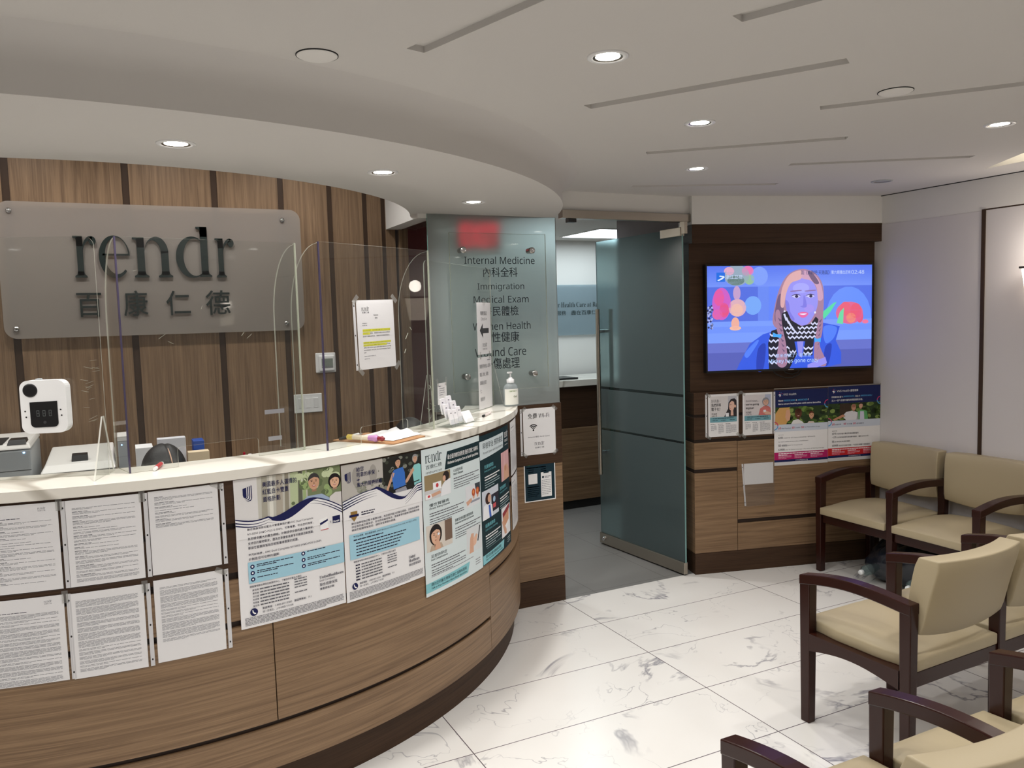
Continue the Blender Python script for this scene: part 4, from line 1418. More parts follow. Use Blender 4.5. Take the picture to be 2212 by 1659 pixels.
        S.text('華語客服團隊幫助您，讓您享受需要的照護。', P(0.085), Q(0.473), P(0.62), Q(0.490), TXTB, weight=0.012, layer=8)
        S.rect(P(0.055), Q(0.512), P(0.945), Q(0.695), BLUEP, 8)
        S.text('每月$0保費，聯合健康保險 AARP Medicare Advantage from UHC NY-0021 (PPO)', P(0.10), Q(0.523), P(0.90), Q(0.540), TXTB, layer=9, weight=0.01)
        S.bars(P(0.10), Q(0.552), P(0.45), 1, 0.008, 0.0045, TXTB, 5, 1, layer=9)
        for i in range(5):
            S.bars(P(0.125), Q(0.578 + i * 0.0225), P(0.75 - 0.03 * i), 1, 0.01, 0.0042, TXTB, 70 + i, 1, layer=9)
        S.text('親臨當地聯合健保亞裔資訊中心，了解您的紅藍卡選項', P(0.09), Q(0.708), P(0.60), Q(0.722), TXTB, weight=0.012, layer=8)
        for i in range(6):
            S.bars(P(0.11), Q(0.738 + i * 0.0215), P(0.16), 1, 0.01, 0.005, TXTB, 90 + i, 1, layer=8)
            S.bars(P(0.175), Q(0.739 + i * 0.0215), P(0.42), 1, 0.01, 0.0042, TXT, 30 + i, 1, layer=8)
        for i, y in enumerate((0.735, 0.753, 0.772, 0.79, 0.826)):
            S.bars(P(0.49), Q(y), P(0.61), 1, 0.01, 0.0032, TXT, 60 + i, 1, layer=8)
        S.text('United', P(0.775), Q(0.795), P(0.865), Q(0.818), TXTB, 'serif', layer=8)
        S.text('Healthcare', P(0.775), Q(0.824), P(0.925), Q(0.847), TXTB, 'serif', layer=8)
        S.text('聯合健康保險', P(0.775), Q(0.857), P(0.945), Q(0.879), TXTB, layer=8)
        S.ell(P(0.095), Q(0.893), P(0.032), P(0.032), NAVY, 8)
        S.poly([(P(0.08), Q(0.878)), (P(0.088), Q(0.878)), (P(0.092), Q(0.891)), (P(0.102), Q(0.899)), (P(0.112), Q(0.901)), (P(0.111), Q(0.908)), (P(0.096), Q(0.907)), (P(0.082), Q(0.895))], INKW, 9)
        S.text('華語專線：1-800-801-0300　聽語障專線：711', P(0.15), Q(0.874), P(0.57), Q(0.889), TXTB, layer=8, weight=0.01)
        S.text('週一至週五，上午9時至下午5時', P(0.15), Q(0.897), P(0.43), Q(0.911), TXTB, layer=8)
        S.bars(P(0.03), Q(0.928), P(0.97), 6, 0.0050, 0.0017, TXT, 19, 0.8, layer=8)
    return S

def poster(name, label, fn, S, base=PAPER, group=None, step=0.03):
    mb = MB()
    S.mesh(mb, fn, step=step, base=base, depth=0.0004, lift=0.00018)
    return tag(mb.build(name), label, 'poster', group)
poster('insurance_poster', 'insurance poster on the desk showing a smiling couple beside tree trunks', dfn(0.265, 1.209, out=0.001), uhc_poster(1), group='posters along the desk front')
poster('insurance_poster', 'insurance poster on the desk showing two people with bicycles', dfn(0.668, 1.205, out=0.0028), uhc_poster(2), group='posters along the desk front')

def scene_box(S, x0, y0, x1, y1, kind, layer=3):
    """little photographs of medical care"""
    w, h = x1 - x0, y1 - y0
    X = lambda f: x0 + f * w
    Y = lambda f: y0 + f * h
    skin = INK((214, 168, 142))
    if kind == 'doctor_screen':
        S.rect(x0, y0, x1, y1, INK((150, 132, 98)), layer)
        S.rect(X(0), Y(0.62), x1, y1, INK((206, 206, 208)), layer + 1)
        S.rect(X(0.30), Y(0.36), X(0.62), Y(0.66), INK((240, 240, 242)), layer + 2)
        S.ell(X(0.46), Y(0.5), 0.05 * w, 0.09 * h, INK((196, 60, 66)), layer + 3)
        S.poly([(X(0.58), y1), (X(0.66), Y(0.55)), (X(0.80), Y(0.40)), (x1, Y(0.36)), (x1, y1)], INK((232, 234, 238)), layer + 3)
        S.ell(X(0.82), Y(0.22), 0.13 * w, 0.2 * h, INK((44, 36, 34)), layer + 4)
        S.ell(X(0.74), Y(0.30), 0.06 * w, 0.12 * h, skin, layer + 5)
        S.poly([(X(0.22), Y(0.80)), (X(0.56), Y(0.74)), (X(0.60), Y(0.86)), (X(0.26), Y(0.93))], skin, layer + 4)
        S.rect(X(0.02), Y(0.78), X(0.24), Y(0.97), INK((240, 240, 240)), layer + 3)
        S.ell(X(0.14), Y(0.86), 0.05 * w, 0.05 * h, INK((206, 66, 72)), layer + 4)
    elif kind == 'kidney':
        S.rect(x0, y0, x1, y1, INK((222, 224, 228)), layer)
        S.poly([(X(0.62), y0), (x1, y0), (x1, Y(0.5)), (X(0.7), Y(0.4))], INK((60, 66, 74)), layer + 1)
        for cx in (0.52, 0.80):
            S.ell(X(cx), Y(0.38), 0.12 * w, 0.18 * h, INK((188, 88, 56)), layer + 2)
            S.ell(X(cx) - 0.02 * w, Y(0.36), 0.05 * w, 0.09 * h, INK((224, 150, 84)), layer + 3)
            S.poly([(X(cx - 0.08), Y(0.5)), (X(cx + 0.10), Y(0.5)), (X(cx + 0.04), Y(0.68)), (X(cx - 0.04), Y(0.68))], skin, layer + 2)
        S.poly([(X(0.02), Y(0.72)), (X(0.36), Y(0.60)), (X(0.40), Y(0.74)), (X(0.10), Y(0.92))], skin, layer + 3)
        S.rect(X(0.30), Y(0.74), X(0.95), Y(0.84), INK((150, 154, 166)), layer + 2)
    elif kind == 'eye':
        S.rect(x0, y0, x1, y1, INK((214, 206, 196)), layer)
        S.rect(X(0.70), y0, x1, Y(0.8), INK((120, 98, 84)), layer + 1)
        face(S, X(0.34), Y(0.42), 0.21 * w, (222, 178, 150), (34, 28, 28), 'bob', layer + 1, smile=False)
        S.poly([(X(0.10), y1), (X(0.16), Y(0.80)), (X(0.36), Y(0.72)), (X(0.56), Y(0.80)), (X(0.62), y1)], INK((190, 170, 150)), layer + 1)
        S.poly([(X(0.28), y1), (X(0.34), Y(0.64)), (X(0.44), Y(0.44)), (X(0.50), Y(0.46)), (X(0.46), Y(0.66)), (X(0.52), y1)], skin, layer + 6)
        S.ell(X(0.44), Y(0.42), 0.045 * w, 0.045 * h, INK((232, 240, 248)), layer + 7)
    elif kind == 'foot':
        S.rect(x0, y0, x1, y1, INK((216, 220, 222)), layer)
        S.poly([(X(0.16), y1), (X(0.22), Y(0.42)), (X(0.30), Y(0.24)), (X(0.46), Y(0.26)), (X(0.44), Y(0.60)), (X(0.42), y1)], skin, layer + 1)
        S.poly([(X(0.40), Y(0.50)), (X(0.62), Y(0.32)), (X(0.72), Y(0.40)), (X(0.60), Y(0.72)), (X(0.44), Y(0.78))], INK((226, 184, 160)), layer + 2)
        S.poly([(X(0.72), Y(0.56)), (X(0.86), Y(0.05)), (X(0.92), Y(0.07)), (X(0.78), Y(0.58))], INK((40, 42, 48)), layer + 3)
        S.ell(X(0.73), Y(0.60), 0.05 * w, 0.06 * h, INK((120, 124, 130)), layer + 4)
    elif kind == 'hands_pink':
        S.rect(x0, y0, x1, y1, INK((206, 150, 154)), layer)
        for i in range(6):
            S.poly([(X(0.06 + i * 0.16), y0), (X(0.13 + i * 0.16), y0), (X(0.11 + i * 0.155), y1), (X(0.04 + i * 0.155), y1)], INK((232, 196, 196)), layer + 1)
        S.poly([(X(0.25), y1), (X(0.30), Y(0.55)), (X(0.48), Y(0.42)), (X(0.62), Y(0.52)), (X(0.75), Y(0.45)), (X(0.95), Y(0.70)), (x1, y1)], skin, layer + 2)
        S.ell(X(0.50), Y(0.60), 0.12 * w, 0.10 * h, INK((198, 142, 116)), layer + 3)
    elif kind == 'woman_doctor':
        S.rect(x0, y0, x1, y1, INK((206, 212, 222)), layer)
        S.rect(X(0.52), Y(0.25), x1, Y(0.86), INK((48, 44, 56)), layer + 1)
        S.ell(X(0.70), Y(0.45), 0.08 * w, 0.10 * h, INK((160, 190, 214)), layer + 2)
        S.rect(X(0.62), Y(0.60), X(0.80), Y(0.75), INK((206, 90, 96)), layer + 2)
        S.poly([(X(0.02), y1), (X(0.08), Y(0.52)), (X(0.30), Y(0.46)), (X(0.56), Y(0.60)), (X(0.60), y1)], INK((238, 240, 244)), layer + 2)
        S.poly([(X(0.34), Y(0.55)), (X(0.44), Y(0.56)), (X(0.50), y1), (X(0.38), y1)], INK((70, 104, 190)), layer + 3)
        S.ell(X(0.33), Y(0.32), 0.16 * w, 0.2 * h, INK((60, 36, 32)), layer + 3)
        S.ell(X(0.40), Y(0.33), 0.10 * w, 0.14 * h, skin, layer + 4)
    elif kind == 'belly':
        S.rect(x0, y0, x1, y1, INK((232, 232, 234)), layer)
        S.poly([(X(0.12), Y(0.25)), (X(0.85), Y(0.06)), (X(0.80), Y(0.62)), (X(0.18), Y(0.72))], INK((212, 158, 126)), layer + 1)
        S.poly([(X(0.10), Y(0.18)), (X(0.90), y0), (X(0.92), Y(0.16)), (X(0.14), Y(0.34))], INK((150, 60, 66)), layer + 2)
        S.poly([(X(0.20), Y(0.70)), (X(0.82), Y(0.52)), (X(0.80), Y(0.66)), (X(0.24), Y(0.82))], INK((240, 240, 240)), layer + 2)
        S.poly([(X(0.02), Y(0.45)), (X(0.12), Y(0.42)), (X(0.50), Y(0.80)), (X(0.52), Y(0.94)), (X(0.30), Y(0.92))], skin, layer + 3)

def diabetes_poster():
    W_, H_ = 0.452, 0.622
    S = Sheet(W_, H_)
    P = lambda f: f * W_
    Q = lambda f: f * H_
    S.rect(0, 0, W_, H_, INK((214, 226, 228)), 0)
    S.rendr(P(0.05), Q(0.030), P(0.29), Q(0.095), DTEAL, 2)
    S.text('百康仁德', P(0.055), Q(0.110), P(0.29), Q(0.137), DTEAL, layer=2)
    S.text('rendrcare.com', P(0.055), Q(0.152), P(0.29), Q(0.169), DTEAL, layer=2)
    S.poly([(P(0.38), Q(0.050)), (W_, Q(0.042)), (W_, Q(0.165)), (P(0.335), Q(0.172))], DTEAL, 2)
    S.text('最全面的糖尿病管理 盡在百康仁德專科', P(0.385), Q(0.073), P(0.965), Q(0.107), INKW, weight=0.018, layer=3)
    S.text('Diabetes Complete Care at Rendr Specialties', P(0.385), Q(0.121), P(0.965), Q(0.146), INKW, 'bold', layer=3)
    def sec(x, y, zh, en, w, kx, seed):
        S.text(zh, P(x), Q(y), P(x + kx), Q(y + 0.023), DTEAL, weight=0.02, layer=2)
        S.text(en, P(x), Q(y + 0.028), P(x + kx * 1.04), Q(y + 0.045), DTEAL, 'bold', layer=2)
        S.bars(P(x), Q(y + 0.066), P(x + w), 2, 0.0105, 0.0042, TXT, seed, 0.8, layer=2)
        S.bars(P(x), Q(y + 0.105), P(x + w), 3, 0.0098, 0.0036, TXT, seed + 1, 0.6, layer=2)
    scene_box(S, P(0.03), Q(0.178), P(0.42), Q(0.345), 'doctor_screen')
    sec(0.475, 0.185, '心血管疾病', 'Heart Disease', 0.50, 0.165, 11)
    sec(0.085, 0.375, '慢性腎臟病', 'Chronic Kidney Disease', 0.56, 0.30, 21)
    scene_box(S, P(0.68), Q(0.345), P(0.985), Q(0.50), 'kidney')
    scene_box(S, P(0.03), Q(0.520), P(0.42), Q(0.700), 'eye')
    sec(0.475, 0.540, '與糖尿病相關的眼部疾病', 'Diabetes-Related Eye Disease', 0.50, 0.34, 31)
    sec(0.085, 0.725, '足部併發症', 'Foot Complications', 0.56, 0.24, 41)
    scene_box(S, P(0.67), Q(0.655), P(0.985), Q(0.84), 'foot')
    S.bars(P(0.08), Q(0.872), P(0.80), 1, 0.01, 0.003, TXTL, 51, 1, layer=2)
    S.poly([(0, Q(0.912)), (P(0.72), Q(0.895)), (P(0.68), Q(0.968)), (0, Q(0.975))], AQUA, 2)
    S.text('請向您的醫生瞭解百康仁德專科服務', P(0.075), Q(0.915), P(0.655), Q(0.939), DTEAL, weight=0.015, layer=3)
    S.text('Talk to Your Providers About Rendr Specialties', P(0.075), Q(0.946), P(0.655), Q(0.963), DTEAL, 'bold', layer=3)
    S.bars(P(0.84), Q(0.905), P(0.94), 3, 0.011, 0.004, TXTL, 52, 1, layer=2)
    return S

def cancer_poster():
    W_, H_ = 0.440, 0.612
    S = Sheet(W_, H_)
    P = lambda f: f * W_
    Q = lambda f: f * H_
    LT = INK((120, 196, 206))
    S.rect(0, 0, W_, H_, DTEAL, 0)
    S.poly([(0, Q(0.045)), (P(0.76), Q(0.040)), (P(0.74), Q(0.165)), (P(0.02), Q(0.185))], INK((206, 218, 222)), 1)
    S.text('早檢早治 預防癌症', P(0.09), Q(0.062), P(0.72), Q(0.112), DTEAL, weight=0.012, layer=2)
    S.text('Prevent Cancer with Early Screening', P(0.10), Q(0.130), P(0.72), Q(0.155), DTEAL, layer=2)
    S.rendr(P(0.80), Q(0.040), P(0.96), Q(0.095), INKW, 2)
    S.text('百康仁德', P(0.81), Q(0.110), P(0.95), Q(0.132), INKW, layer=2)
    S.text('rendrcare.com', P(0.81), Q(0.150), P(0.95), Q(0.160), INKW, layer=2)
    def sec(x, y, zh, en, w, kx, seed):
        S.text(zh, P(x), Q(y), P(x + kx), Q(y + 0.030), LT, weight=0.015, layer=2)
        S.text(en, P(x), Q(y + 0.040), P(x + kx * 1.25), Q(y + 0.060), LT, layer=2)
        S.bars(P(x), Q(y + 0.090), P(x + w), 2, 0.013, 0.006, INKW, seed, 0.8, layer=2)
        S.bars(P(x), Q(y + 0.135), P(x + w), 3, 0.0115, 0.0036, INK((176, 196, 200)), seed + 1, 0.6, layer=2)
    sec(0.12, 0.235, '乳腺癌篩查', 'Breast Cancer Screening', 0.45, 0.26, 3)
    scene_box(S, P(0.64), Q(0.205), P(0.985), Q(0.44), 'hands_pink')
    scene_box(S, P(0.035), Q(0.430), P(0.51), Q(0.655), 'woman_doctor')
    sec(0.57, 0.470, '宮頸癌篩查', 'Cervical Cancer Screening', 0.38, 0.24, 13)
    sec(0.10, 0.690, '結腸癌篩查', 'Colon Cancer Screening', 0.46, 0.28, 23)
    scene_box(S, P(0.60), Q(0.655), P(0.965), Q(0.90), 'belly')
    S.bars(P(0.12), Q(0.880), P(0.68), 1, 0.01, 0.003, INK((110, 140, 144)), 33, 1, layer=2)
    S.poly([(P(0.02), Q(0.925)), (P(0.68), Q(0.915)), (P(0.65), Q(0.985)), (P(0.02), Q(0.995))], AQUA, 2)
    S.text('請向您的醫生瞭解癌症篩查', P(0.09), Q(0.930), P(0.56), Q(0.955), DTEAL, weight=0.015, layer=3)
    S.text('Talk to Your Providers About Cancer Screenings', P(0.09), Q(0.962), P(0.60), Q(0.978), DTEAL, 'bold', layer=3)
    S.bars(P(0.82), Q(0.93), P(0.95), 3, 0.011, 0.004, INK((176, 196, 200)), 34, 1, layer=2)
    return S
poster('health_poster', 'pale blue diabetes care poster on the desk with four small photographs', dfn(1.071, 1.205, out=0.0045), diabetes_poster(), INK((214, 226, 228)), group='posters along the desk front')
poster('health_poster', 'dark teal cancer screening poster on the curved right end of the desk', dfn(1.525, 1.196, out=0.0015), cancer_poster(), DTEAL, group='posters along the desk front')
for i, (zt, lab) in enumerate(((1.195, 'upper white page at the far right end of the desk, nearly edge on'), (0.905, 'lower white page at the far right end of the desk, nearly edge on'))):
    S = Sheet(0.216, 0.279)
    S.bars(0.02, 0.03, 0.12, 1, 0.01, 0.004, TXT, 3, 1)
    S.bars(0.02, 0.05, 0.19, 26, 0.008, 0.002, TXTL, 5 + i, 0.5)
    sleeved('notice_page', lab, 'paper', dfn(2.018, zt, out=0.002), S, DSK(2.12, zt - 0.14), side=1, step=0.04, group='sleeved pages on the desk front')

# ---- low wall: wi-fi notice and app poster
def wfn(x0, zt, y=4.210):
    return lambda x, y_, o: (x0 + x, y - 0.0005 - o, zt - y_)
S = Sheet(0.216, 0.278)
BK = INK((24, 24, 26))
S.text('免費 Wi-Fi', 0.032, 0.030, 0.175, 0.062, BK, weight=0.018)
for r_ in (0.012, 0.022, 0.032):
    P1 = [(0.067 + (r_ + 0.0032) * cos(radians(a)), 0.128 + (r_ + 0.0032) * sin(radians(a)) * 0.95) for a in range(-138, -41, 8)]
    P0 = [(0.067 + (r_ - 0.0032) * cos(radians(a)), 0.128 + (r_ - 0.0032) * sin(radians(a)) * 0.95) for a in range(-138, -41, 8)]
    S.poly(P1 + P0[::-1], BK)
S.ell(0.067, 0.130, 0.0058, 0.0058, BK)
S.text('Network 賬號: Rendr Guest', 0.030, 0.166, 0.176, 0.176, TXT, weight=0.01)
S.rendr(0.072, 0.200, 0.137, 0.222, TXT)
S.text('百康仁德', 0.074, 0.231, 0.136, 0.241, TXT)
sleeved('wifi_notice', 'white free Wi-Fi notice with arcs symbol on the low wall', 'notice', wfn(2.112, 1.199), S, (2.22, 4.21, 1.06), side=-1,
        tapes=((0.212, 0.004, 0.7), (0.004, 0.274, 0.7), (0.212, 0.272, -0.7), (0.002, 0.004, -0.7)))
S = Sheet(0.211, 0.275)
DB = INK((14, 44, 56))
S.rect(0.006, 0.006, 0.205, 0.269, DB, 0)
S.ell(0.026, 0.047, 0.010, 0.008, INK((40, 140, 70)), 1)
S.ell(0.034, 0.050, 0.008, 0.006, INK((40, 140, 70)), 1)
S.text('WeChat', 0.042, 0.041, 0.085, 0.052, INKW, 'bold')
S.rendr(0.138, 0.018, 0.186, 0.035, INKW)
S.text('百康仁德', 0.138, 0.039, 0.186, 0.047, INKW)
S.bars(0.018, 0.066, 0.150, 1, 0.01, 0.0065, INKW, 3, 1)
S.bars(0.030, 0.081, 0.066, 2, 0.012, 0.004, INK((176, 196, 200)), 4, 1)
S.bars(0.112, 0.081, 0.150, 2, 0.012, 0.004, INK((176, 196, 200)), 5, 1)
S.rect(0.028, 0.107, 0.088, 0.167, INKW, 1)
S.rect(0.112, 0.103, 0.184, 0.252, INKW, 1)
S.rect(0.130, 0.103, 0.166, 0.109, DB, 2)
S.ell(0.126, 0.132, 0.007, 0.007, DB, 2)
S.bars(0.138, 0.128, 0.178, 2, 0.007, 0.003, TXT, 6, 0.7, layer=2)
S.bars(0.118, 0.150, 0.178, 9, 0.0105, 0.003, TXTL, 7, 0.7, layer=2)
S.bars(0.018, 0.182, 0.098, 1, 0.01, 0.006, INKW, 8, 1)
S.bars(0.020, 0.196, 0.100, 5, 0.011, 0.0035, INK((176, 196, 200)), 9, 0.8)
mb = MB()
S.mesh(mb, wfn(2.110, 0.912, 4.2125), base=INKW)
tag(mb.build('app_poster'), 'dark blue app poster with a phone drawing below the Wi-Fi notice', 'poster')

# ================================================================== television wall: sheets and set
def tfn(u0, zt, off=0.0008, tilt=0.0):
    return lambda x, y, o: TVP(u0 + x + tilt * y, zt - y + tilt * x, off + o)

def flyer(which):
    S = Sheet(0.214, 0.281)
    if which == 1:
        S.rect(0.012, 0.014, 0.202, 0.152, INK((214, 210, 210)), 0)
        S.rect(0.140, 0.014, 0.202, 0.152, INK((188, 188, 196)), 1)
        for i, (t, w) in enumerate((('好消息⋯', 0.09), ('我們即將', 0.09), ('電子化！', 0.085))):
            S.text(t, 0.022, 0.034 + i * 0.027, w, 0.034 + i * 0.027 + 0.021, INK((120, 118, 122)) if i == 0 else INK((60, 60, 66)), weight=0.0 if i == 0 else 0.02, layer=3)
        hx, hy = 0.172, 0.075
        S.poly([(0.112, 0.152), (0.125, 0.125), (0.14, 0.10), (0.143, 0.06), (0.16, 0.036), (0.185, 0.032), (0.20, 0.045), (0.202, 0.152)], INK((38, 32, 36)), 2)
        S.poly([(0.150, 0.062), (0.166, 0.048), (0.182, 0.055), (0.186, 0.085), (0.176, 0.112), (0.178, 0.145), (0.158, 0.145), (0.160, 0.112), (0.150, 0.104), (0.147, 0.084)], INK((222, 182, 164)), 3)
        S.ell(0.190, 0.084, 0.006, 0.010, INK((214, 170, 150)), 4)
        S.poly([(0.155, 0.072), (0.163, 0.070), (0.163, 0.073), (0.155, 0.075)], INK((50, 40, 40)), 4)
        S.poly([(0.151, 0.098), (0.160, 0.096), (0.158, 0.100)], INK((190, 90, 90)), 4)
        S.rect(0.122, 0.126, 0.145, 0.150, INK((232, 232, 236)), 5)
    else:
        S.rect(0.012, 0.014, 0.202, 0.152, INK((212, 206, 208)), 0)
        S.rect(0.160, 0.014, 0.202, 0.152, INK((176, 182, 204)), 1)
        S.text('Good news...', 0.022, 0.047, 0.115, 0.060, INK((110, 108, 112)), layer=3)
        S.text("we're going", 0.022, 0.070, 0.115, 0.086, INK((40, 40, 46)), 'bold', layer=3)
        S.text('digital!', 0.022, 0.094, 0.080, 0.110, INK((40, 40, 46)), 'bold', layer=3)
        face(S, 0.165, 0.062, 0.023, (214, 170, 148), (140, 142, 150), 'bob', 3)
        S.poly([(0.112, 0.152), (0.124, 0.108), (0.150, 0.092), (0.182, 0.092), (0.198, 0.104), (0.202, 0.130), (0.202, 0.152)], INK((206, 116, 112)), 3)
        S.poly([(0.140, 0.130), (0.165, 0.122), (0.202, 0.138), (0.202, 0.150), (0.165, 0.148)], INK((214, 170, 148)), 5)
        S.poly([(0.146, 0.118), (0.164, 0.116), (0.168, 0.130), (0.150, 0.132)], INK((226, 226, 232)), 6)
    S.rendr(0.024, 0.122, 0.062, 0.136, INK((70, 70, 76)), 3)
    S.text('百康仁德', 0.024, 0.140, 0.062, 0.147, INK((70, 70, 76)), layer=3)
    S.rect(0.012, 0.152, 0.202, 0.186, INK((112, 164, 176)), 2)
    S.bars(0.032, 0.158, 0.180, 1, 0.01, 0.0045, INK((40, 70, 80)), which, 1, layer=3)
    for i in range(3):
        S.bars(0.030 + i * 0.06, 0.171, 0.066 + i * 0.06, 1, 0.01, 0.004, INK((50, 84, 94)), i, 1, layer=3)
    for i, x in enumerate((0.016, 0.068, 0.122)):
        S.bars(x, 0.197, x + 0.034, 1, 0.01, 0.0032, TXT, i + 3, 1)
        S.bars(x + 0.003, 0.207, x + (0.042 if i < 2 else 0.076), 9 if i else 6, 0.0062, 0.0026, TXTL, i + which * 5, 0.5)
    return S
sleeved('flyer', 'flyer in a plastic sleeve with a long-haired young woman, left one below the television', 'flyer', tfn(0.099, 1.199), flyer(1), TVP(0.2, 1.06), side=-1,
        tapes=((0.0, 0.004, 0.6), (0.214, 0.276, 0.7), (0.0, 0.282, 0.5), (0.218, 0.002, -0.6)), group='flyers below the television')
sleeved('flyer', 'flyer in a plastic sleeve with a grey-haired woman in pink, second below the television', 'flyer', tfn(0.343, 1.197), flyer(2), TVP(0.45, 1.06), side=1,
        tapes=((0.0, 0.0, 0.6), (0.004, 0.284, 0.7)), group='flyers below the television')

def vns(which):
    W_, H_ = 0.394, 0.508
    S = Sheet(W_, H_)
    P = lambda f: f * W_
    Q = lambda f: f * H_
    NV = INK((24, 34, 84))
    RED = INK((196, 40, 70))
    S.rect(0, 0, W_, Q(0.225), NV, 0)
    for i in range(7):
        a = radians(-120 + i * 50)
        S.poly([(P(0.115) + P(0.018) * cos(a) - 0.0012 * sin(a), Q(0.055) + P(0.018) * sin(a) + 0.0012 * cos(a)), (P(0.115) + P(0.040) * cos(a) - 0.0012 * sin(a), Q(0.055) + P(0.040) * sin(a) + 0.0012 * cos(a)),
                (P(0.115) + P(0.040) * cos(a) + 0.0012 * sin(a), Q(0.055) + P(0.040) * sin(a) - 0.0012 * cos(a)), (P(0.115) + P(0.018) * cos(a) + 0.0012 * sin(a), Q(0.055) + P(0.018) * sin(a) - 0.0012 * cos(a))],
               INK(((196, 60, 110), (70, 150, 210))[i % 2]), 2)
    S.poly([(P(0.075), Q(0.065)), (P(0.095), Q(0.052)), (P(0.118), Q(0.052)), (P(0.118), Q(0.075)), (P(0.098), Q(0.090)), (P(0.100), Q(0.066))], INKW, 3)
    S.text('VNS Health', P(0.165), Q(0.044), P(0.405), Q(0.072), INKW, 'sans', layer=2)
    SKY = INK((84, 160, 214))
    if which == 1:
        S.text('Have', P(0.075), Q(0.128), P(0.165), Q(0.150), INKW, 'bold', layer=2)
        S.text('MEDICARE', P(0.178), Q(0.128), P(0.378), Q(0.150), SKY, 'bold', layer=2)
        S.text('&', P(0.395), Q(0.128), P(0.420), Q(0.150), INKW, 'bold', layer=2)
        S.text('MEDICAID', P(0.435), Q(0.128), P(0.615), Q(0.150), SKY, 'bold', layer=2)
        S.text('?', P(0.622), Q(0.128), P(0.640), Q(0.150), INKW, 'bold', layer=2)
        S.text('Get a smart health plan with extra benefits.', P(0.075), Q(0.172), P(0.870), Q(0.199), INKW, 'bold', layer=2)
    else:
        S.text('護理健康', P(0.42), Q(0.044), P(0.57), Q(0.074), INKW, weight=0.03, layer=2)
        S.text('同時擁有紅藍卡', P(0.065), Q(0.125), P(0.275), Q(0.150), INKW, weight=0.03, layer=2)
        S.text('(MEDICARE)', P(0.285), Q(0.125), P(0.50), Q(0.150), SKY, 'bold', layer=2)
        S.text('和白卡', P(0.515), Q(0.125), P(0.605), Q(0.150), INKW, weight=0.03, layer=2)
        S.text('(MEDICAID)?', P(0.615), Q(0.125), P(0.84), Q(0.150), SKY, 'bold', layer=2)
        S.text('加入一個包含額外福利的明智健保計劃。', P(0.065), Q(0.170), P(0.66), Q(0.198), INKW, weight=0.03, layer=2)
    y0, y1 = 0.225, 0.455
    S.rect(0, Q(y0), W_, Q(y1), INK((44, 62, 34)), 1)
    leaves(S, 0, Q(y0), W_, Q(y1), [(74, 100, 46), (52, 74, 36), (104, 132, 62), (30, 44, 26), (128, 150, 80)], 70, 21 + which, 0.008, 0.028, 2)
    if which == 1:
        S.poly([(P(0.01), Q(y1)), (P(0.02), Q(0.31)), (P(0.09), Q(0.235)), (P(0.28), Q(0.232)), (P(0.30), Q(0.33)), (P(0.24), Q(0.42)), (P(0.22), Q(y1))], INK((206, 160, 98)), 4)
        S.poly([(P(0.22), Q(0.27)), (P(0.285), Q(0.26)), (P(0.30), Q(0.33)), (P(0.285), Q(0.40)), (P(0.24), Q(0.42)), (P(0.20), Q(0.36))], INK((214, 164, 134)), 5)
        face(S, P(0.445), Q(0.315), P(0.078), (96, 58, 42), (50, 40, 36), 'bald', 4)
        S.poly([(P(0.31), Q(y1)), (P(0.35), Q(0.405)), (P(0.44), Q(0.395)), (P(0.52), Q(0.43)), (P(0.55), Q(y1))], INK((222, 222, 222)), 7)
        face(S, P(0.69), Q(0.345), P(0.055), (206, 158, 124), (92, 50, 34), 'short', 4)
        S.poly([(P(0.61), Q(y1)), (P(0.64), Q(0.43)), (P(0.73), Q(0.435)), (P(0.75), Q(y1))], INK((216, 200, 190)), 4)
    else:
        S.rect(P(0.22), Q(0.235), P(0.43), Q(0.40), INK((62, 50, 38)), 3)
        S.poly([(P(0.09), Q(0.435)), (P(0.28), Q(0.375)), (P(0.33), Q(0.40)), (P(0.12), Q(0.452))], INK((196, 140, 110)), 6)
        S.poly([(P(0.27), Q(0.40)), (P(0.34), Q(0.345)), (P(0.46), Q(0.33)), (P(0.57), Q(0.36)), (P(0.58), Q(y1)), (P(0.34), Q(y1))], INK((218, 218, 224)), 5)
        face(S, P(0.485), Q(0.285), P(0.052), (198, 142, 116), (120, 116, 112), 'bald', 6)
        S.poly([(P(0.54), Q(y1)), (P(0.56), Q(0.345)), (P(0.64), Q(0.325)), (P(0.74), Q(0.345)), (P(0.76), Q(y1))], INK((96, 168, 104)), 5)
        S.poly([(P(0.60), Q(y1)), (P(0.61), Q(0.345)), (P(0.68), Q(0.345)), (P(0.69), Q(y1))], INK((206, 206, 226)), 6)
        face(S, P(0.62), Q(0.265), P(0.045), (214, 168, 142), (50, 40, 38), 'short', 6)
    for cx, cy in ((1.0, 0.225 - 0.02), (0.0, 0.47)):
        for a0, a1, c in ((-90, 0, (196, 60, 110)), (0, 90, (84, 160, 214))) if cy > 0.3 else ((90, 180, (84, 160, 214)), (180, 270, (196, 60, 110))):
            A = [radians(a0 + (a1 - a0) * i / 8) for i in range(9)]
            S.poly([(P(cx) + 0.028 * cos(a), Q(cy) + 0.028 * sin(a)) for a in A] + [(P(cx) + 0.022 * cos(a), Q(cy) + 0.022 * sin(a)) for a in A[::-1]], INK(c), 9)
    S.rect(0, Q(y1), W_, Q(0.55), INK((200, 208, 222)), 1)
    L0 = (('Plan Premium', 0.135, 0.31), ('Copays', 0.385, 0.48), ('for Prescription Drugs', 0.56, 0.85)) if which == 1 else (('計劃保費 -', 0.135, 0.26), ('共付額', 0.36, 0.46), ('處方藥費用', 0.54, 0.68))
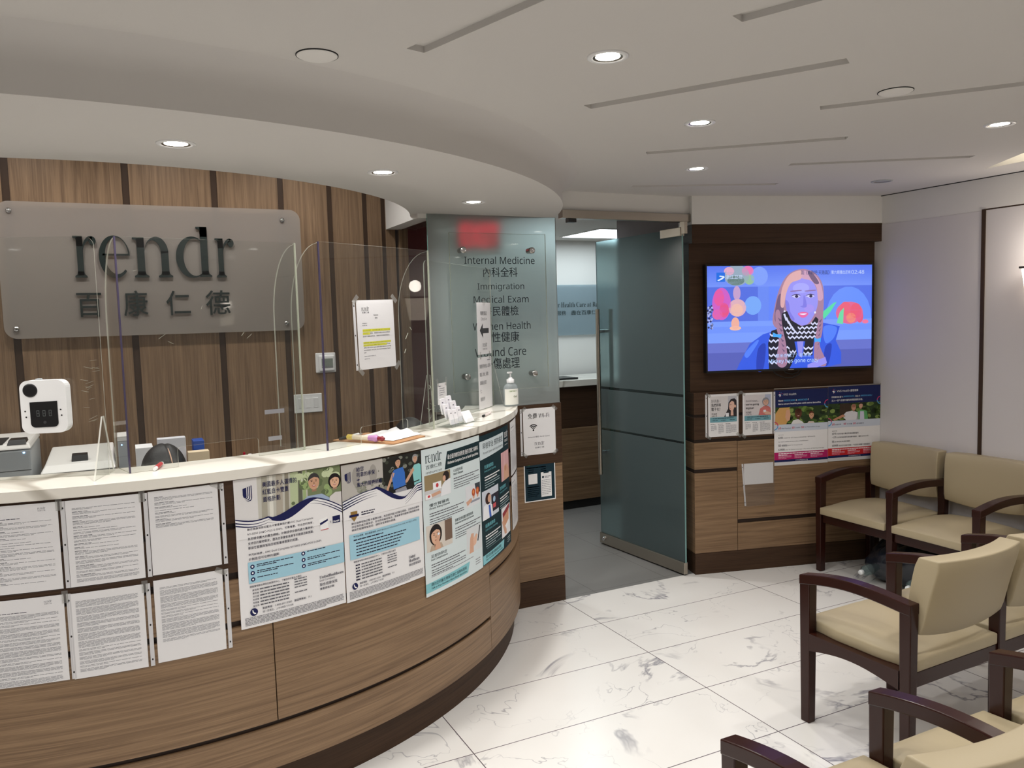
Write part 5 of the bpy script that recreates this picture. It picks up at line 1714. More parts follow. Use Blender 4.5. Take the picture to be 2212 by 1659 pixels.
    for (t, a, b), x in zip(L0, (0.075, 0.325, 0.500) if which == 1 else (0.075, 0.295, 0.475)):
        S.text('$0', P(x), Q(0.490), P(x + 0.048), Q(0.520), RED, 'bold', layer=2)
        S.text(t, P(a), Q(0.498), P(b), Q(0.516), INK((60, 66, 96)), weight=0.015, layer=2)
    S.text('Earn up to' if which == 1 else '最高可獲', P(0.075), Q(0.588), P(0.17), Q(0.600), TXT, layer=2)
    K_ = INK((56, 56, 72))
    if which == 1:
        for t1, b1, t2, b2, y in (('$310', 0.155, '/month for OTC Items & Groceries + $70/month', 0.76, 0.617), ('', 0.075, 'for Home Utilities & More (Max of $4560/year)', 0.63, 0.668), ('55 visits', 0.24, '/year for Acupuncture', 0.52, 0.718), ('$3500', 0.19, '/year for Dental Coverage + Plus Vision & Hearing Coverage', 0.93, 0.777)):
            if t1:
                S.text(t1, P(0.075), Q(y), P(b1), Q(y + 0.030), K_, 'bold', layer=2)
            S.text(t2, P(b1 + (0.008 if t1 else 0)), Q(y + 0.010), P(b2), Q(y + 0.028), K_, layer=2)
    else:
        for t1, b1, t2, b2, y in (('$310', 0.155, '/月的非處方藥品及食品雜貨福利', 0.58, 0.617), ('+ $70', 0.155, '/月的家庭能源及其他費用福利（最高 $4560/年）', 0.78, 0.665), ('55', 0.115, '次/年的針灸就診福利', 0.42, 0.722), ('$3500', 0.19, '/年的牙科福利保險 + 包括視力與聽力保險福利', 0.80, 0.777)):
            S.text(t1, P(0.075), Q(y), P(b1), Q(y + 0.028), K_, 'bold', layer=2)
            S.text(t2, P(b1 + 0.008), Q(y + 0.006), P(b2), Q(y + 0.028), K_, weight=0.015, layer=2)
    MG = INK((176, 30, 98)) if which == 1 else INK((196, 38, 44))
    S.rect(0, Q(0.825), W_, Q(0.925), MG, 1)
    S.bars(P(0.075), Q(0.838), P(0.93), 1, 0.01, 0.006, INK((240, 226, 232)), which + 4, 1, layer=2)
    for i in range(3):
        S.bars(P(0.075 + i * 0.30), Q(0.860), P(0.24 + i * 0.30), 1, 0.01, 0.0045, INK((240, 226, 232)), i, 1, layer=2)
        S.bars(P(0.075 + i * 0.30), Q(0.875), P(0.32 + i * 0.29), 3, 0.0075, 0.003, INK((224, 170, 190)), i + 4, 0.6, layer=2)
    S.rect(0, Q(0.925), W_, Q(0.955), NV, 2)
    S.text('vnshealthplans.org' if which == 1 else 'zh.vnshealthplans.org', P(0.39), Q(0.932), P(0.62), Q(0.949), INKW, layer=3)
    S.rect(0, Q(0.955), W_, H_, INK((206, 206, 208)), 1)
    return S
poster('insurance_poster', 'health plan poster with a magenta bottom band, left of two below the television', tfn(0.570, 1.205), vns(1), group='health plan posters below the television', step=None)
poster('insurance_poster', 'health plan poster with a red bottom band, right of two below the television', tfn(0.966, 1.210), vns(2), group='health plan posters below the television', step=None)
t = thing('poster_backing', 'thin clear plastic sheet behind the two health plan posters, edge showing above', 'sheet', TVP(0.95, 1.2))
tbox(0.567, 1.362, 1.2125, 1.2185, 0.0, 0.004, NICKEL).build('top_strip', t)

S = Sheet(0.212, 0.142)
t = sleeved('blank_notice', 'blank half page in the top of an otherwise empty plastic sleeve', 'paper', tfn(0.350, 0.725), S, TVP(0.45, 0.6), side=-1, holes=False, film=False)
fn = tfn(0.350, 0.725)
MB().add([fn(-0.006, -0.004, 0.004), fn(0.218, -0.004, 0.004), fn(0.218, 0.288, 0.004), fn(-0.006, 0.288, 0.012)], [(0, 3, 2, 1)], thin_clear('creased_sleeve_film', (244, 244, 244), haze=0.10, haze_col=(215, 215, 215), rough=0.2, amount=0.8)).build('sleeve_film', t)
pane_strip(lambda x, y, o: fn(x + 0.02 * (y / 0.28) ** 2, y, o), -0.006, 0.0, 0.285, -1, 0.011, t)

# ---- television
UT0, UT1, ZB, ZTP = 0.090, 1.299, 1.335, 2.038
tv = thing('television', 'large flat television on the dark wall panel showing a woman in a patterned scarf', 'television', TVP(0.69, 1.34, -0.04))
def tvb(u0, u1, z0, z1, o0, o1, mat):
    k = -0.009 / 1.209
    f = lambda u, z, o: TVP(u, z + k * (u - 0.69) , o)
    return MB().hexa([f(u0, z0, o1), f(u1, z0, o1), f(u1, z0, o0), f(u0, z0, o0), f(u0, z1, o1), f(u1, z1, o1), f(u1, z1, o0), f(u0, z1, o0)], mat)
tvb(UT0, UT1, ZB, ZTP, -0.048, -0.002, BLACK).build('casing', tv, bevel=0.003)
for a in ((UT0, UT1, ZB, ZB + 0.014), (UT0, UT1, ZTP - 0.009, ZTP), (UT0, UT0 + 0.009, ZB + 0.014, ZTP - 0.009), (UT1 - 0.009, UT1, ZB + 0.014, ZTP - 0.009)):
    tvb(*a, -0.002, 0.002, BLACK).build('bezel', tv)
SW, SH = UT1 - UT0 - 0.018, ZTP - ZB - 0.023
S = Sheet(SW, SH)
P = lambda f: f * SW
Q = lambda f: f * SH
G = GLOW
def gblob(cx, cy, rx, ry, c, l): S.ell(P(cx), Q(cy), P(rx), Q(ry), G(c), l)
S.rect(0, 0, SW, SH, G((98, 134, 250)), 0)
for i in range(10):
    S.rect(0, Q(i * 0.02), SW, Q(i * 0.02 + 0.02), G((88 + 3 * i, 120 + 3 * i, 240 + i)), 1)
S.rect(0, Q(0.20), P(0.365), Q(0.54), G((84, 112, 226)), 2)
S.rect(P(0.30), Q(0.20), P(0.365), Q(0.54), G((104, 138, 244)), 3)
S.rect(P(0.70), Q(0.20), SW, Q(0.58), G((84, 114, 232)), 2)
gblob(0.855, 0.52, 0.143, 0.31, (104, 146, 254), 3)
S.rect(0, Q(0.53), SW, Q(0.735), G((122, 158, 255)), 4)
S.rect(0, Q(0.58), SW, Q(0.64), G((112, 148, 252)), 5)
S.rect(0, Q(0.735), SW, SH, G((104, 116, 206)), 4)
S.rect(0, Q(0.83), SW, SH, G((88, 98, 186)), 5)
r_ = random.Random(4)
for cx, cy, rx, ry, c in ((0.085, 0.36, 0.055, 0.155, (206, 96, 200)), (0.07, 0.30, 0.03, 0.08, (236, 90, 150)), (0.10, 0.42, 0.028, 0.07, (232, 84, 120)), (0.06, 0.46, 0.03, 0.05, (226, 100, 170)),
                          (0.175, 0.09, 0.075, 0.10, (150, 170, 190)), (0.13, 0.05, 0.03, 0.04, (236, 170, 200)), (0.24, 0.05, 0.035, 0.05, (232, 120, 180)), (0.17, 0.14, 0.05, 0.045, (90, 120, 110)), (0.25, 0.13, 0.03, 0.05, (150, 190, 160)), (0.31, 0.10, 0.05, 0.09, (128, 160, 250)),
                          (0.175, 0.26, 0.022, 0.07, (196, 160, 206)), (0.178, 0.40, 0.052, 0.085, (222, 176, 190)), (0.175, 0.42, 0.036, 0.06, (240, 190, 170)), (0.165, 0.55, 0.024, 0.06, (240, 176, 160)),
                          (0.165, 0.595, 0.034, 0.022, (244, 190, 170)), (0.27, 0.38, 0.05, 0.09, (120, 170, 250)),
                          (0.86, 0.47, 0.085, 0.11, (226, 104, 150)), (0.835, 0.43, 0.035, 0.07, (240, 100, 110)), (0.90, 0.45, 0.035, 0.075, (236, 90, 110)), (0.87, 0.52, 0.03, 0.05, (244, 150, 110)), (0.925, 0.51, 0.022, 0.06, (230, 90, 130)), (0.96, 0.56, 0.02, 0.02, (240, 120, 160))):
    gblob(cx, cy, rx, ry, c, 6)
S.poly([(P(0.69), Q(0.46)), (P(0.76), Q(0.37)), (P(0.78), Q(0.36)), (P(0.74), Q(0.46)), (P(0.70), Q(0.53))], G((90, 220, 170)), 7)
S.poly([(P(0.78), Q(0.57)), (P(0.80), Q(0.46)), (P(0.825), Q(0.42)), (P(0.82), Q(0.58))], G((110, 220, 170)), 8)
for i in range(40):
    S.ell(P(0.012 + r_.uniform(-0.010, 0.02)), Q(r_.uniform(0.37, 0.60)), P(0.006), Q(0.011), G((40, 44, 90)) if i % 2 else G((170, 180, 240)), 7, n=7)
# jacket
J, JD, JL = G((52, 92, 228)), G((36, 64, 184)), G((84, 130, 250))
S.poly([(P(0.17), SH), (P(0.19), Q(0.93)), (P(0.25), Q(0.75)), (P(0.33), Q(0.66)), (P(0.42), Q(0.62)), (P(0.60), Q(0.66)), (P(0.69), Q(0.56)), (P(0.80), Q(0.60)), (P(0.775), Q(0.74)), (P(0.81), Q(0.86)), (P(0.81), Q(0.97)), (P(0.72), SH)], J, 9)
S.smooth([(P(0.30), Q(0.80)), (P(0.345), Q(0.76)), (P(0.33), SH), (P(0.29), SH)], JD, 10)
S.smooth([(P(0.22), Q(0.84)), (P(0.29), Q(0.72)), (P(0.30), Q(0.74)), (P(0.24), Q(0.88))], JL, 10)
S.smooth([(P(0.70), Q(0.60)), (P(0.78), Q(0.61)), (P(0.76), Q(0.72)), (P(0.71), Q(0.76))], JL, 10)
S.smooth([(P(0.71), Q(0.80)), (P(0.75), Q(0.78)), (P(0.73), Q(0.97)), (P(0.70), Q(0.97))], JD, 10)
# hair behind, neck, face
HR, HD, HL = G((168, 128, 158)), G((112, 88, 122)), G((222, 172, 176))
S.smooth([(P(0.39), Q(0.56)), (P(0.40), Q(0.40)), (P(0.43), Q(0.22)), (P(0.48), Q(0.09)), (P(0.56), Q(0.035)), (P(0.64), Q(0.07)), (P(0.69), Q(0.18)), (P(0.70), Q(0.34)), (P(0.69), Q(0.55)), (P(0.66), Q(0.62)), (P(0.45), Q(0.62))], HR, 11)
S.smooth([(P(0.40), Q(0.52)), (P(0.42), Q(0.30)), (P(0.45), Q(0.30)), (P(0.45), Q(0.56))], HD, 12)
FC, FS, FH = G((152, 148, 246)), G((128, 124, 230)), G((168, 168, 254))
S.smooth([(P(0.465), Q(0.34)), (P(0.475), Q(0.22)), (P(0.52), Q(0.14)), (P(0.58), Q(0.12)), (P(0.635), Q(0.17)), (P(0.662), Q(0.28)), (P(0.660), Q(0.40)), (P(0.635), Q(0.50)), (P(0.605), Q(0.565)), (P(0.575), Q(0.585)), (P(0.545), Q(0.575)), (P(0.505), Q(0.53)), (P(0.475), Q(0.45))], FC, 13)
S.smooth([(P(0.505), Q(0.53)), (P(0.475), Q(0.45)), (P(0.465), Q(0.34)), (P(0.485), Q(0.36)), (P(0.495), Q(0.45)), (P(0.52), Q(0.52))], FS, 14)
S.ell(P(0.61), Q(0.42), P(0.03), Q(0.04), G((166, 148, 244)), 14)
S.ell(P(0.56), Q(0.22), P(0.05), Q(0.05), FH, 14)
S.smooth([(P(0.56), Q(0.13)), (P(0.50), Q(0.17)), (P(0.47), Q(0.27)), (P(0.455), Q(0.40)), (P(0.435), Q(0.38)), (P(0.445), Q(0.22)), (P(0.49), Q(0.09)), (P(0.56), Q(0.05))], HL, 15)
S.smooth([(P(0.57), Q(0.05)), (P(0.64), Q(0.09)), (P(0.68), Q(0.18)), (P(0.695), Q(0.32)), (P(0.665), Q(0.34)), (P(0.655), Q(0.22)), (P(0.62), Q(0.15)), (P(0.56), Q(0.12))], G((206, 160, 190)), 15)
S.smooth([(P(0.60), Q(0.06)), (P(0.63), Q(0.075)), (P(0.67), Q(0.17)), (P(0.645), Q(0.18)), (P(0.615), Q(0.12))], HD, 16)
for ex in (0.530, 0.617):
    S.smooth([(P(ex - 0.026), Q(0.298)), (P(ex), Q(0.285)), (P(ex + 0.026), Q(0.300)), (P(ex), Q(0.316))], G((206, 204, 250)), 16)
    S.ell(P(ex + 0.003), Q(0.300), P(0.010), Q(0.014), G((40, 34, 80)), 17)
    S.smooth([(P(ex - 0.030), Q(0.296)), (P(ex), Q(0.276)), (P(ex + 0.028), Q(0.292)), (P(ex), Q(0.286))], G((50, 40, 90)), 17)
    S.smooth([(P(ex - 0.03), Q(0.245)), (P(ex + 0.028), Q(0.238)), (P(ex + 0.028), Q(0.248)), (P(ex - 0.028), Q(0.255))], G((140, 110, 170)), 16)
S.smooth([(P(0.575), Q(0.30)), (P(0.583), Q(0.30)), (P(0.595), Q(0.395)), (P(0.575), Q(0.410)), (P(0.555), Q(0.397)), (P(0.572), Q(0.385))], FS, 16)
S.smooth([(P(0.540), Q(0.470)), (P(0.565), Q(0.452)), (P(0.592), Q(0.456)), (P(0.605), Q(0.470)), (P(0.590), Q(0.500)), (P(0.565), Q(0.508))], G((232, 104, 170)), 16)
S.smooth([(P(0.550), Q(0.470)), (P(0.595), Q(0.468)), (P(0.575), Q(0.482))], G((236, 230, 254)), 17)
S.ell(P(0.460), Q(0.445), P(0.006), Q(0.012), G((230, 230, 255)), 17, n=8)
S.ell(P(0.646), Q(0.460), P(0.006), Q(0.012), G((230, 230, 255)), 17, n=8)
# scarf with a chequered pattern
SB, SWH = G((24, 26, 44)), G((214, 218, 248))
S.poly([(P(0.445), Q(0.46)), (P(0.475), Q(0.44)), (P(0.50), Q(0.53)), (P(0.56), Q(0.59)), (P(0.62), Q(0.57)), (P(0.65), Q(0.50)), (P(0.675), Q(0.54)), (P(0.67), Q(0.64)), (P(0.64), Q(0.72)), (P(0.63), Q(0.88)), (P(0.57), Q(0.88)), (P(0.585), Q(0.74)), (P(0.52), Q(0.74)), (P(0.535), Q(0.86)), (P(0.49), SH), (P(0.365), SH), (P(0.36), Q(0.75)), (P(0.38), Q(0.63)), (P(0.44), Q(0.60))], SB, 18)
for i in range(14):
    S.poly([(P(0.452 + 0.004 * i), Q(0.47 + 0.012 * i)), (P(0.463 + 0.004 * i), Q(0.465 + 0.012 * i)), (P(0.475 + 0.005 * i), Q(0.53 + 0.010 * i)), (P(0.466 + 0.005 * i), Q(0.535 + 0.010 * i))], SWH, 19) if i % 3 == 0 else None
def zig(x0, x1, y, amp, th, n):
    X = [x0 + (x1 - x0) * i / n for i in range(n + 1)]
    S.band([(P(x), Q(y + (amp if i % 2 else -amp))) for i, x in enumerate(X)], [(P(x), Q(y + th + (amp if i % 2 else -amp))) for i, x in enumerate(X)], SWH, 19)
for x0, x1, y in ((0.37, 0.44, 0.66), (0.365, 0.46, 0.72), (0.365, 0.49, 0.79), (0.365, 0.50, 0.86), (0.37, 0.49, 0.93), (0.49, 0.53, 0.83), (0.575, 0.635, 0.80), (0.575, 0.63, 0.85),
                  (0.455, 0.50, 0.60), (0.47, 0.66, 0.645), (0.48, 0.655, 0.69), (0.54, 0.665, 0.60), (0.62, 0.668, 0.56)):
    zig(x0, x1, y, 0.010, 0.018, max(4, int((x1 - x0) / 0.013)))
S.poly([(P(0.535), Q(0.735)), (P(0.575), Q(0.735)), (P(0.565), Q(0.90)), (P(0.545), Q(0.88))], G((150, 146, 238)), 18)
# braids and bows
for pts in ([(0.405, 0.45), (0.43, 0.44), (0.45, 0.62), (0.47, 0.78), (0.475, 0.95), (0.44, 0.99), (0.41, 0.93), (0.425, 0.72), (0.41, 0.60)], [(0.675, 0.48), (0.695, 0.50), (0.69, 0.66), (0.675, 0.78), (0.71, 0.92), (0.71, 0.99), (0.65, 0.97), (0.64, 0.82), (0.655, 0.64)]):
    S.smooth([(P(a), Q(b)) for a, b in pts], HR, 20)
for i in range(9):
    S.poly([(P(0.418 + 0.004 * i), Q(0.50 + 0.05 * i)), (P(0.445 + 0.003 * i), Q(0.53 + 0.05 * i)), (P(0.430 + 0.004 * i), Q(0.54 + 0.05 * i))], HD, 21)
    S.poly([(P(0.690 - 0.003 * i), Q(0.52 + 0.045 * i)), (P(0.668 - 0.001 * i), Q(0.55 + 0.045 * i)), (P(0.680 - 0.003 * i), Q(0.56 + 0.045 * i))], HD, 21)
BW = G((70, 170, 250))
S.poly([(P(0.388), Q(0.645)), (P(0.415), Q(0.665)), (P(0.442), Q(0.665)), (P(0.438), Q(0.705)), (P(0.412), Q(0.690)), (P(0.390), Q(0.690))], BW, 22)
S.poly([(P(0.640), Q(0.705)), (P(0.660), Q(0.720)), (P(0.682), Q(0.710)), (P(0.680), Q(0.755)), (P(0.660), Q(0.745)), (P(0.645), Q(0.755))], BW, 22)
S.poly([(P(0.60), Q(0.97)), (P(0.66), Q(0.93)), (P(0.71), Q(0.90)), (P(0.72), Q(0.96)), (P(0.66), SH), (P(0.60), SH)], FC, 23)
# broadcaster mark, countdown, subtitles
S.rect(P(0.055), Q(0.062), P(0.105), Q(0.150), G((30, 110, 226)), 23)
S.poly([(P(0.060), Q(0.135)), (P(0.080), Q(0.118)), (P(0.092), Q(0.105)), (P(0.072), Q(0.100)), (P(0.075), Q(0.090)), (P(0.100), Q(0.096)), (P(0.104), Q(0.108)), (P(0.088), Q(0.128)), (P(0.068), Q(0.142))], G((225, 240, 255)), 24)
TX = G((204, 220, 255))
S.text('浙江卫视', P(0.108), Q(0.085), P(0.208), Q(0.124), TX, weight=0.02, layer=24)
S.text('距《奔跑吧·天路篇》', P(0.560), Q(0.050), P(0.735), Q(0.092), G((40, 52, 110)), weight=0.02, layer=24)
S.text('第六期播出还有', P(0.745), Q(0.052), P(0.865), Q(0.088), TX, layer=24)
S.text('02:48', P(0.870), Q(0.052), P(0.950), Q(0.088), TX, layer=24)
SUBT = G((176, 206, 255))
S.text('那米奇疯了？那米奇', P(0.405), Q(0.855), P(0.622), Q(0.893), SUBT, weight=0.03, layer=25)
S.text('Mickey has gone crazy', P(0.362), Q(0.905), P(0.668), Q(0.955), SUBT, 'sans', weight=0.025, layer=25)
kz = -0.009 / 1.209
S.mesh(MB_t := MB(), lambda x, y, o: TVP(UT0 + 0.009 + x, ZTP - 0.009 - y + kz * (UT0 + 0.009 + x - 0.69), -0.0015 + o * 0.5), back=False, depth=0.0002, lift=0.00012)
MB_t.build('screen', tv)
mb = MB()
for path in ([(0.58, 1.335), (0.60, 1.312), (0.66, 1.285), (0.72, 1.283), (0.77, 1.305), (0.79, 1.335)], [(0.66, 1.338), (0.67, 1.318), (0.72, 1.306), (0.76, 1.318), (0.765, 1.338)]):
    mb.tube([TVP(u, z, -0.030) for u, z in path], 0.0035, BLACK, 8)
mb.build('power_cable', tv)
tvb(0.672, 0.712, ZB + 0.004, ZB + 0.008, 0.002, 0.0024, PLASTICG).build('maker_badge', tv)

# ================================================================== feature wall sign and fittings
def extrude2(V, F, fn, d):
    """solid letter from flat triangles; fn(x, y, depth)"""
    n = len(V)
    cnt = {}
    for f in F:
        for i in range(len(f)):
            e = (f[i], f[(i + 1) % len(f)])
            cnt[tuple(sorted(e))] = None if tuple(sorted(e)) in cnt else e
    W = [fn(x, y, 0) for x, y in V] + [fn(x, y, d) for x, y in V]
    FF = [tuple(n + j for j in f) for f in F] + [tuple(reversed(f)) for f in F] + [(e[0], e[1], n + e[1], n + e[0]) for e in cnt.values() if e]
    return W, FF
sg = thing('wall_sign', 'frosted acrylic sign with large dark serif wordmark on the timber wall', 'sign', (0.235, 4.77, 1.70))
x0, x1, z0, z1 = -0.515, 0.985, 1.702, 2.393
P = corner(x1 - 0.06, z1 - 0.06, 0.06, 0, 90) + corner(x0 + 0.06, z1 - 0.06, 0.06, 90, 180) + corner(x0 + 0.06, z0 + 0.06, 0.06, 180, 270) + corner(x1 - 0.06, z0 + 0.06, 0.06, 270, 360)
MB().prism(P, SIGNAC, 0, 0.008, lambda x, y, z: (x, 4.780 - z, y), side=EDGE).build('panel', sg)
L, adv = serif_shapes('r'), 0
def sign_letter(ch, xa, xb, za, zb):
    polys = serif_shapes(ch)[0][0]
    xs = [p[0] for q in polys for p in q]
    ys = [p[1] for q in polys for p in q]
    mb = MB()
    for q in polys:
        pts = [(xa + (x - min(xs)) / (max(xs) - min(xs)) * (xb - xa), za + (y - min(ys)) / (max(ys) - min(ys)) * (zb - za)) for x, y in q]
        T = tessellate_polygon([[Vector((x, y, 0)) for x, y in pts]])
        W, FF = extrude2(pts, [tuple(t) for t in T], lambda x, y, d: (x, 4.7718 - d, y), 0.012)
        mb.add(W, FF, SIGNTXT)
    return mb.build('letter', sg)
for a in (('r', -0.183, -0.076, 2.010, 2.224), ('e', -0.066, 0.081, 2.006, 2.229), ('n', 0.096, 0.288, 2.010, 2.226), ('d', 0.308, 0.488, 2.006, 2.283), ('r', 0.511, 0.610, 2.008, 2.222)):
    sign_letter(*a)
for ch, xa, xb, za, zb in (('百', -0.184, -0.068, 1.806, 1.930), ('康', 0.036, 0.154, 1.804, 1.940), ('仁', 0.245, 0.367, 1.804, 1.937), ('德', 0.448, 0.575, 1.802, 1.937)):
    V, F, b = glyphs(ch, 'plain', 0.02)
    pts = [(xa + (x - b[0]) / (b[2] - b[0]) * (xb - xa), za + (y - b[1]) / (b[3] - b[1]) * (zb - za)) for x, y in V]
    W, FF = extrude2(pts, F, lambda x, y, d: (x, 4.7718 - d, y), 0.008)
    MB().add(W, FF, SIGNTXT).build('character', sg)
for x, z in ((-0.456, 2.346), (0.884, 2.333), (-0.462, 1.753), (0.881, 1.744)):
    mb = MB().lathe([(0.0105, 0.0), (0.0105, -0.022)], CHROME, (x, 4.780, z), (0, -1, 0), 20)
    mb.lathe([(0.0, 0.017), (0.011, 0.016), (0.013, 0.010), (0.013, 0.0085)], CHROME, (x, 4.780, z), (0, -1, 0), 24)
    mb.build('standoff', sg)

th = thing('thermostat', 'square white thermostat with grey display on the timber wall', 'thermostat', (1.10, 4.80, 1.44))
MB().box(1.040, 1.160, 4.787, 4.800, 1.443, 1.562, PLASTIC).build('base_plate', th, bevel=0.008, seg=3)
MB().box(1.058, 1.150, 4.772, 4.789, 1.452, 1.548, PLASTIC).build('cover', th, bevel=0.008, seg=3)
MB().box(1.072, 1.138, 4.7705, 4.773, 1.482, 1.528, M('lcd_grey', (122, 130, 122), 0.3)).build('display', th)
MB().box(1.072, 1.138, 4.7708, 4.773, 1.473, 1.480, M('lcd_buttons', (110, 112, 112), 0.4)).build('button_strip', th)
sw = thing('light_switch', 'white three-gang light switch plate on the timber wall below the thermostat', 'light switch', (0.986, 4.80, 1.21))
MB().box(0.904, 1.068, 4.794, 4.800, 1.212, 1.323, PLASTIC).build('plate', sw, bevel=0.003)
for i, x in enumerate((0.944, 0.987, 1.030)):
    MB().hexa([(x - 0.0145, 4.7925, 1.240), (x + 0.0145, 4.7925, 1.240), (x + 0.0145, 4.795, 1.240), (x - 0.0145, 4.795, 1.240),
               (x - 0.0145, 4.7885 if i != 1 else 4.791, 1.298), (x + 0.0145, 4.7885 if i != 1 else 4.791, 1.298), (x + 0.0145, 4.795, 1.298), (x - 0.0145, 4.795, 1.298)], PLASTIC).build('rocker', sw, bevel=0.001)

# ---- directory sign on the etched glass
dr = thing('directory_sign', 'clear acrylic directory of medical services on the etched glass', 'sign', (1.97, 4.18, 1.325))
MB().box(1.668, 2.272, 4.172, 4.178, 1.325, 2.216, ACRYL).build('panel', dr)
mb = MB()
for a in ((1.668, 1.6695, 1.325, 2.216), (2.2705, 2.272, 1.325, 2.216), (1.668, 2.272, 1.325, 1.3265), (1.668, 2.272, 2.2145, 2.216)):
    mb.box(a[0], a[1], 4.1715, 4.1785, a[2], a[3], EDGE)
mb.build('polished_edge', dr)
for x, z in ((1.747, 2.120), (2.178, 2.122), (1.749, 1.413), (2.176, 1.410)):
    mb = MB().lathe([(0.0155, 0.0), (0.0155, 0.036)], CHROME, (x, 4.2145, z), (0, -1, 0), 24)
    mb.lathe([(0.0185, 0.0425), (0.0185, 0.054), (0.016, 0.057), (0.0, 0.057)], CHROME, (x, 4.2145, z), (0, -1, 0), 28)
    mb.build('standoff', dr)
S = Sheet(0.604, 0.891)
DK = INK((22, 28, 34))
def dline(t, xa, xb, za, zb, w=0.0, f='sans'):
    S = Sheet(0.604, 0.891)
    S.text(t, xa - 1.668, 2.216 - zb, xb - 1.668, 2.216 - za, DK, f, w)
    S.mesh(mbl := MB(), lambda x, y, o: (1.668 + x, 4.1718 - o, 2.216 - y), back=False, depth=0.0001)
    mbl.build('lettering', dr)
dline('Internal Medicine', 1.755, 2.197, 2.044, 2.086)
dline('內科全科', 1.868, 2.084, 1.971, 2.026, 0.004)
dline('Immigration', 1.830, 2.124, 1.889, 1.937)
dline('Medical Exam', 1.804, 2.151, 1.824, 1.866)
dline('移民體檢', 1.862, 2.084, 1.750, 1.806, 0.004)
dline('Women Health', 1.794, 2.159, 1.671, 1.715)
dline('女性健康', 1.850, 2.084, 1.600, 1.660, 0.004)
dline('Wound Care', 1.802, 2.126, 1.520, 1.571)
dline('外傷處理', 1.856, 2.082, 1.447, 1.511, 0.004)

# ================================================================== things on and behind the counter
def gfn(fr, u0, zt, off=0.004, tilt=0.0):
    return lambda x, y, o: fr_pt(fr, u0 + x + tilt * y, zt - y + tilt * x, off + o)
S = Sheet(0.216, 0.279)
S.rendr(0.028, 0.026, 0.070, 0.043, INK((64, 64, 70)))
S.text('百康仁德', 0.030, 0.046, 0.070, 0.053, INK((90, 90, 96)))
S.text('Notice', 0.096, 0.058, 0.122, 0.064, INK((64, 64, 70)), 'bold')
S.text('通知', 0.102, 0.070, 0.117, 0.076, INK((64, 64, 70)), weight=0.02)
S.bars(0.028, 0.092, 0.055, 2, 0.0085, 0.002, TXTL, 2, 1)
YL = INK((226, 226, 70))
S.rect(0.028, 0.117, 0.190, 0.127, YL, 0)
S.rect(0.028, 0.130, 0.070, 0.139, YL, 0)
S.text('各位病友您好，本診所部分醫生將於即日起休假', 0.030, 0.119, 0.188, 0.125, INK((84, 84, 60)), weight=0.02)
S.text('（禮拜日）休假。期間其他醫生將照常應診', 0.030, 0.131, 0.188, 0.137, INK((84, 84, 80)), weight=0.02)
S.text('如有不便敬請見諒，謝謝您的理解和配合。', 0.028, 0.143, 0.186, 0.149, INK((84, 84, 90)), weight=0.02)
S.rect(0.028, 0.168, 0.190, 0.176, YL, 0)
S.rect(0.028, 0.178, 0.165, 0.186, YL, 0)
for i, (t, w) in enumerate((('will be out of office starting from', 0.19), ('Tuesday till Sunday. The', 0.185), ('office will remain open with other doctors covering', 0.190), ('on schedule. Sorry for the inconvenience. Thank', 0.186), ('you!', 0.042))):
    S.text(t, 0.030, 0.1695 + i * 0.0098, w, 0.1755 + i * 0.0098, INK((84, 84, 84)), 'bold')
S.bars(0.030, 0.225, 0.095, 1, 0.01, 0.002, TXTL, 5, 1)
S.bars(0.030, 0.236, 0.060, 1, 0.01, 0.002, TXTL, 6, 1)
sleeved('notice_page', 'notice with yellow highlighted lines taped to a clear screen by its corners', 'notice', gfn(f3, 0.182, 1.824, 0.0035, 0.02), S, fr_pt(f3, 0.29, 1.54, 0.01), side=-1,
        tapes=((-0.006, -0.004, -0.8), (0.220, -0.004, 0.8), (0.004, 0.284, 0.8), (0.222, 0.276, -0.8)))
S = Sheet(0.205, 0.279)
S.text('櫃檯登記', 0.050, 0.046, 0.150, 0.068, INK((96, 96, 100)), weight=0.01)
S.text('Check-in', 0.058, 0.080, 0.146, 0.096, INK((110, 110, 114)))
S.poly([(0.035, 0.150), (0.082, 0.112), (0.082, 0.138), (0.172, 0.138), (0.172, 0.166), (0.082, 0.166), (0.082, 0.190)], INK((64, 64, 66)))
S.rendr(0.072, 0.215, 0.140, 0.238, INK((100, 100, 104)))
S.text('百康仁德', 0.074, 0.246, 0.140, 0.256, INK((130, 130, 134)))
sleeved('arrow_notice', 'check-in sheet with a black left arrow hanging on the rightmost clear screen', 'notice', gfn(f4, 0.634, 1.824), S, fr_pt(f4, 0.75, 1.55, 0.01), side=1, holes=False, tapes=((0.10, -0.008, 0.0), (0.03, 0.284, 1.57), (0.17, 0.284, 1.57)))
S = Sheet(0.205, 0.279)
for i, (t, w) in enumerate((('需要更新個人資料', 0.190), ('電話, 地址, 保險', 0.150), ('請到前台登記', 0.120), ('七.', 0.045), ('謝謝合作', 0.090))):
    S.text(t, 0.022, 0.038 + i * 0.044, w, 0.038 + i * 0.044 + 0.022, INK((110, 110, 114)), weight=0.01)
S.bars(0.14, 0.015, 0.19, 1, 0.01, 0.005, TXTL, 4, 1)
sleeved('text_notice', 'sheet of five large text lines below the arrow sheet on the same screen', 'notice', gfn(f4, 0.628, 1.530), S, fr_pt(f4, 0.75, 1.25, 0.01), side=1, holes=False)
S = Sheet(0.105, 0.100)
S.bars(0.012, 0.012, 0.040, 1, 0.01, 0.004, TXT, 2, 1)
S.bars(0.020, 0.024, 0.080, 4, 0.010, 0.0035, TXTL, 3, 0.7)
